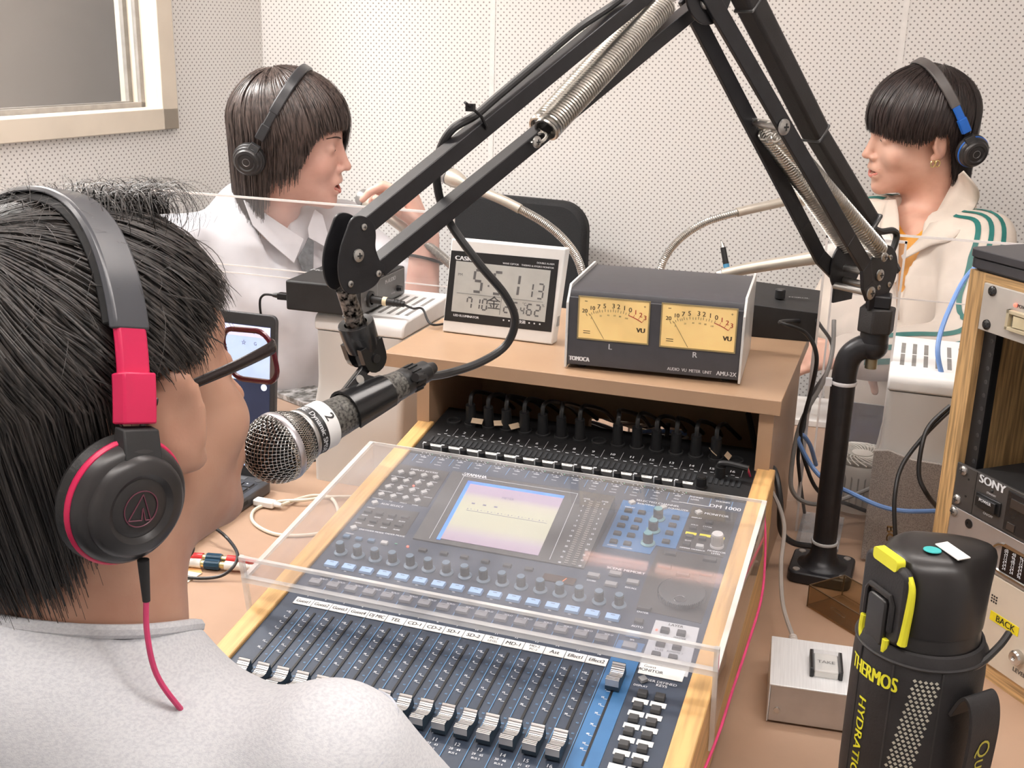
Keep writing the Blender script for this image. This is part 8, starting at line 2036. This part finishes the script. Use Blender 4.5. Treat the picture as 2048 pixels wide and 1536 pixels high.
def z2(ph):
    a = np.degrees((ph+PI) % (2*PI)-PI)
    return np.interp(a, [-180, -130, -100, -70, -30, -14, 2, 24, 44, 58, 72, 98, 118, 180], [-0.118, -0.095, -0.040, -0.020, -0.004, 0.004, 0.056, 0.056, 0.052, 0.030, -0.018, -0.030, -0.098, -0.118])
M_h2 = hairmat('streaked_brown_hair', (0.016, 0.011, 0.010), (0.095, 0.070, 0.062), 0.30)
hr2 = hair(h2, bd2, [M_h2], z2, rad=(0.090, 0.109, 0.096), cen=(0, -0.008, 0.046), crown=(0, -0.030), n=5200, wid=0.0017, jit=0.012, seed=5, wav=0.0025, lift=0.006, inward=0.10)
M_drk = mat('graphite_plastic', (0.030, 0.031, 0.034), 0.35)
hp2 = headphones(h2, 'black over-ear headphones worn by the person in the pale shirt', 1, M_drk, bandtop=(0, 0.020, 0.146), cup=(0.100, -0.055, -0.012), width=0.020, sc=0.80, acc='plain')
# ================================================================ person 3: right, striped track jacket
h3 = HF((0.5718, 1.5808, 0.3844), (-0.4159, 0.9006, 0.1269), (-0.9088, -0.4063, -0.0956), (-0.0345, -0.155, 0.9873))
p3 = empty('person', (0.66, 1.62, FLOOR), 'smiling person in a cream track jacket with green sleeve stripes over an orange T-shirt', 'person')
NB = h3.w((0, -0.062, -0.150)); NB3 = NB
shL = np.array(atd(1962, 492, 2.24)); shR = np.array(atd(1748, 452, 2.47)); elL = np.array(atd(1935, 705, 2.14)); wrL = np.array(atd(1700, 712, 2.10))
elR = np.array(atd(1672, 640, 2.44)); wrR = np.array(atd(1770, 700, 2.22))
Lt = (shL-shR)/np.linalg.norm(shL-shR); Ft3 = np.cross(Zu, Lt); Ft3 = Ft3 if Ft3@np.array(h3.f) > 0 else -Ft3; Ft3 /= np.linalg.norm(Ft3)
mid = (shL+shR)/2
B3 = SDF(); head_sdf(B3, h3, mouth=0.003, smile=1, ey=-0.002)
B3.X = (np.eye(3), np.zeros(3))
B3.cap(h3.w((0, -0.030, -0.06)), NB-Zu*0.03, 0.054, 0.058, 0.03); B3.cap(shL-Lt*0.05, shR+Lt*0.05, 0.040, 0.040, 0.05)
B3.ell(mid-Zu*0.24, (0.12, 0.10, 0.25), 0.05)
B3.cap(shL, elL, 0.038, 0.033, 0.02); B3.cap(elL, wrL, 0.031, 0.022, 0.015); B3.cap(shR, elR, 0.038, 0.033, 0.02); B3.cap(elR, wrR, 0.031, 0.022, 0.015)
dl = (wrL-elL)/np.linalg.norm(wrL-elL); dr_ = (wrR-elR)/np.linalg.norm(wrR-elR)
add_hand(B3, wrL, dl+np.array((0, 0.1, 0)), (0, 0.5, -0.8), (0, 0.6, 0.6), [(30, 30, 20)]*4, 0.95)
add_hand(B3, wrR, dr_, (0, 0.3, -0.9), (0, -0.6, 0.4), [(30, 30, 20)]*4, 0.95)
vs, F_ = B3.mesh((0.14, 1.02, -0.40), (0.90, 1.84, 0.55), 0.0034)
bd3 = npmesh('body', vs, F_, [M_skin], p3)
face_parts(h3, bd3, mouth=0.0035, smile=0.007)
o = MB(); o.X = h3.M()
for y0_ in (0.0015, -0.0085): o.tube([(-0.0835, y0_+0.0055*math.cos(t)*0.8, -0.0355+0.0065*math.sin(t)) for t in [2*PI*k/20 for k in range(20)]], 0.0013, 6, closed=True)
tag(o.build('earrings', M_gold), 'pair of small gold hoops in the ear of the person in the striped jacket', 'earrings')
J3 = SDF()
J3.cap(shL-Lt*0.045, shR+Lt*0.045, 0.062, 0.062, 0.05); J3.ell(mid-Zu*0.27, (0.175, 0.150, 0.30), 0.06); J3.cap(NB-Zu*0.01, NB-Zu*0.06, 0.074, 0.09, 0.04)
J3.cap(shL, elL, 0.068, 0.066, 0.03); J3.cap(elL, wrL, 0.060, 0.042, 0.03); J3.cap(shR, elR, 0.066, 0.062, 0.03); J3.cap(elR, wrR, 0.058, 0.042, 0.03)
J3F = SDF(); J3F.p = list(J3.p)
class UN:
    def __init__(s, *a): s.a = a
    def ev(s, P): return np.min([q.ev(P) for q in s.a], 0)
def hit(S_, px, py, off=0.0, dflt=2.2):
    """first point of a body seen along a line of sight, lifted by off towards the viewer"""
    r = np.array(ray(px, py)); n_ = np.linalg.norm(r); r = r/n_; p = np.array(CAMP)+r*1.3
    for _ in range(220):
        v = S_.ev(p[None])[0]
        if v < 0.0008: return p-r*off
        p = p+r*max(v*0.8, 0.0008)
        if np.linalg.norm(p-np.array(CAMP)) > 3.2: break
    return np.array(atd(px, py, dflt))
ca_, cb2 = hit(J3F, 1832, 405), hit(J3F, 1797, 600)
J3.cap(h3.w((0, -0.030, -0.05)), NB-Zu*0.03, 0.062, 0.070, 0.004, 's')
for f_ in (0.0,): J3.cap(ca_, cb2, 0.062, 0.004, 0.005, 's'); J3.cap(ca_+Ft3*0.05+Zu*0.02, cb2+Ft3*0.02, 0.070, 0.010, 0.005, 's')
vs, F_ = J3.mesh((0.10, 1.00, -0.60), (0.98, 1.88, 0.36), 0.0058, disp=fold(4.0, 0.0040))
U3 = SDF()       # orange T-shirt, just under the jacket
U3.cap(shL-Lt*0.07, shR+Lt*0.07, 0.048, 0.048, 0.05); U3.ell(mid-Zu*0.27, (0.158, 0.132, 0.285), 0.06); U3.cap(NB-Zu*0.01, NB-Zu*0.06, 0.064, 0.080, 0.04)
ta_, tb_ = hit(U3, 1836, 400), hit(U3, 1824, 448)
U3.cap(h3.w((0, -0.030, -0.05)), NB-Zu*0.035, 0.056, 0.060, 0.004, 's'); U3.cap(ta_, tb_, 0.050, 0.026, 0.005, 's')
vs2, F2_ = U3.mesh((0.24, 1.20, -0.40), (0.90, 1.86, 0.34), 0.006)
npmesh('orange_t_shirt', vs2, F2_, [mat('orange_jersey', (0.80, 0.36, 0.035), 0.8, var=0.04, bump=0.15, bscale=800)], p3)
M_jkt = mat('cream_track_cloth', (0.72, 0.64, 0.56), 0.6, var=0.03, scale=20, bump=0.1, bscale=900); M_grn_ = mat('green_stripe', (0.015, 0.17, 0.15), 0.6, var=0.05)
npmesh('track_jacket', vs, F_, [M_jkt], p3)
dJ = fold(4.0, 0.0040)
class JS:
    def ev(s, P): return J3.ev(P)+dJ(P)
# three stripes along the outer side of each sleeve, laid on the cloth
def stripe(path, outs, s0, w_, name='sleeve_stripe'):
    path = smoothpts([Vector(p) for p in path], 10); outs = smoothpts([Vector(p) for p in outs], 10)
    L_, R_ = [], []
    for i, p in enumerate(path):
        t = (path[min(i+1, len(path)-1)]-path[max(i-1, 0)]).normalized(); ov = outs[i]-t*outs[i].dot(t); ov.normalize(); lv = t.cross(ov)
        for s_, A_ in ((s0-w_/2, L_), (s0+w_/2, R_)):
            q_ = onsurf(JS(), np.array(p+lv*s_+ov*0.12), -np.array(ov)); A_.append(Vector(q_)+ov*0.0012)
    n_ = len(L_); o = MB(); o.add(L_+R_, [(i, i+1, n_+i+1, n_+i) for i in range(n_-1)]); o.build(name, M_grn_, p3)
cdv = lambda p: (np.array(CAMP)-p)/np.linalg.norm(np.array(CAMP)-p)
sh0 = shL-Lt*0.055+Zu*0.0
for s0 in (-0.024, 0.0, 0.024):
    stripe([sh0+Zu*0.01, shL-Lt*0.01, shL+(elL-shL)*0.3, shL+(elL-shL)*0.6, elL+(shL-elL)*0.12, elL+(wrL-elL)*0.12+np.array((0, 0, 0)), elL+(wrL-elL)*0.5, wrL+(elL-wrL)*0.02],
           [Zu+cdv(shL)*0.2+Lt*0.1, Zu*0.8+cdv(shL)*0.6+Lt*0.5, cdv(shL)*1.0+Lt*0.2, cdv(shL), cdv(elL)+Zu*0.1, cdv(elL)+Zu*0.3, cdv(elL)+Zu*0.3, cdv(wrL)+Zu*0.3], s0, 0.0095)
    stripe([shR+Lt*0.04, shR-Lt*0.02, shR+(elR-shR)*0.4], [Zu, Zu*0.7-Lt*0.3+cdv(shR)*0.3, cdv(shR)*0.8-Lt*0.4], s0, 0.0095)
UJ = UN(J3F, B3)
def ribbon_patch(name, outer, inner, m, parent, off=0.006, th=0.003, k=6):
    """cloth strip between two edge lines that lies on the body"""
    def dense(L): return [(p.x, p.y) for p in smoothpts([(a, b, 0) for a, b in L], k)]
    A_, B_ = dense(outer), dense(inner); n_ = min(len(A_), len(B_)); A_, B_ = A_[:n_], B_[:n_]; M2 = 5; vs = []
    for i in range(n_):
        for j_ in range(M2):
            t = j_/(M2-1); px = A_[i][0]*(1-t)+B_[i][0]*t; py = A_[i][1]*(1-t)+B_[i][1]*t
            vs.append(Vector(hit(UJ, px, py, off+0.004*math.sin(PI*t))))
    # even out the depths
    D = np.array([(v-CAMP).length for v in vs]).reshape(n_, M2)
    for _ in range(12): D[1:-1] = 0.25*D[:-2]+0.5*D[1:-1]+0.25*D[2:]; D[:, 1:-1] = 0.25*D[:, :-2]+0.5*D[:, 1:-1]+0.25*D[:, 2:]
    vs = [CAMP+(v-CAMP).normalized()*d_ for v, d_ in zip(vs, D.ravel())]
    o = MB(); o.add(vs, [(i*M2+j_, i*M2+j_+1, (i+1)*M2+j_+1, (i+1)*M2+j_) for i in range(n_-1) for j_ in range(M2-1)])
    return o.build(name, m, parent, solid=th)
ribbon_patch('collar', [(1926, 342), (1958, 386), (1940, 430), (1906, 478), (1860, 492), (1806, 520)], [(1915, 352), (1903, 372), (1876, 420), (1855, 455), (1836, 480), (1803, 512)], M_jkt, p3)
ribbon_patch('collar', [(1776, 393), (1760, 450), (1762, 520), (1790, 566)], [(1792, 398), (1798, 440), (1797, 500), (1795, 560)], M_jkt, p3)
o = MB(); o.tube(smoothpts([Vector(hit(J3F, 1797, 528, 0.004)), Vector(hit(J3F, 1794, 580, 0.004)), Vector(hit(J3F, 1797, 640, 0.004))], 5), 0.0022, 6); o.build('zip_edge', mat('tan_zip', (0.42, 0.30, 0.22), 0.6), p3)
def z3(ph):
    a = np.degrees((ph+PI) % (2*PI)-PI); b = np.abs(a)
    return np.interp(b, [0, 30, 55, 75, 90, 102, 118, 135, 180], [0.0300, 0.027, 0.018, 0.016, 0.028, 0.026, -0.055, -0.082, -0.085])
M_h3 = hairmat('dark_brown_black_hair', (0.008, 0.006, 0.006), (0.040, 0.028, 0.026), 0.28)
hr3 = hair(h3, bd3, [M_h3], z3, rad=(0.088, 0.108, 0.095), cen=(0, -0.006, 0.047), crown=(0, -0.030), n=5200, wid=0.0016, jit=0.010, seed=9, wav=0.0015, lift=0.004, inward=0.06)
M_blue_ = mat('royal_blue_plastic', (0.012, 0.13, 0.55), 0.35)
hp3 = headphones(h3, 'grey and black headphones with royal blue hinges, worn by the person in the striped jacket', -1, M_blue_, bandtop=(0, 0.004, 0.150), cup=(0.098, -0.070, -0.012), width=0.021, sc=0.86, acc='blue', Mband=mat('taupe_band', (0.10, 0.092, 0.090), 0.4))
chair('black office chair behind the person in the striped jacket', (0.98, 1.56), math.radians(-100), w_=0.40, zt=aty(2040, 478, 1.5).z) if 'chair' in globals() else None

# legs and seats (mostly below the desk top)
def legs(parent, hip, ft, m, knee=0.40, spread=0.09):
    hip = np.array(hip); ft = np.array(ft, float); ft /= np.linalg.norm(ft); rt = np.array((ft[1], -ft[0], 0)); L_ = SDF()
    L_.ell(hip, (0.15, 0.14, 0.11), 0.05)
    for s0 in (-1, 1):
        a = hip+rt*s0*0.08; k_ = hip+ft*knee+rt*s0*spread+Zu*0.0; f_ = np.array((k_[0], k_[1], FLOOR+0.09))-ft*0.03
        L_.cap(a, k_, 0.080, 0.062, 0.04); L_.cap(k_, f_, 0.060, 0.045, 0.03)
    c_ = hip+ft*0.2; R_ = 0.62
    vs, F_ = L_.mesh((c_[0]-R_*0.75, c_[1]-R_*0.75, FLOOR+0.03), (c_[0]+R_*0.75, c_[1]+R_*0.75, hip[2]+0.14), 0.010)
    npmesh('trousers', vs, F_, [m], parent)
    for s0 in (-1, 1):
        k_ = hip+ft*(knee-0.03)+rt*s0*spread; o = MB(); X = Matrix.Translation((k_[0]+ft[0]*0.05, k_[1]+ft[1]*0.05, FLOOR)) @ Matrix.Rotation(math.atan2(ft[1], ft[0]), 4, 'Z'); o.X = X
        o.prism(rnd(-0.12, -0.045, 0.14, 0.045, 0.04, 6), 0.001, 0.03); o.prism(rnd(-0.115, -0.04, 0.10, 0.04, 0.035, 6), 0.03, 0.085); o.build('shoe', M_blackm, parent, bevel=0.008)
M_tr = mat('dark_trousers', (0.05, 0.05, 0.06), 0.8); M_tr3 = mat('khaki_trousers', (0.26, 0.23, 0.19), 0.8)
HZ = FLOOR+0.590
legs(p1, (0.11, -0.50, HZ), (0.05, 1, 0), M_tr, 0.38); legs(p2, (-0.66, 1.13, HZ), (0.75, -0.66, 0), M_tr, 0.40); legs(p3, (mid[0]+0.02, mid[1]+0.03, HZ), Ft3, M_tr3, 0.40)
chair('black office chair under the person in the grey T-shirt', (0.11, -0.56), PI, w_=0.40, zt=-0.10)
chair('black office chair under the person in the pale shirt', (-0.76, 1.12), math.atan2(0.75, 0.66)-PI/2+PI/2, w_=0.36, zt=-0.12)
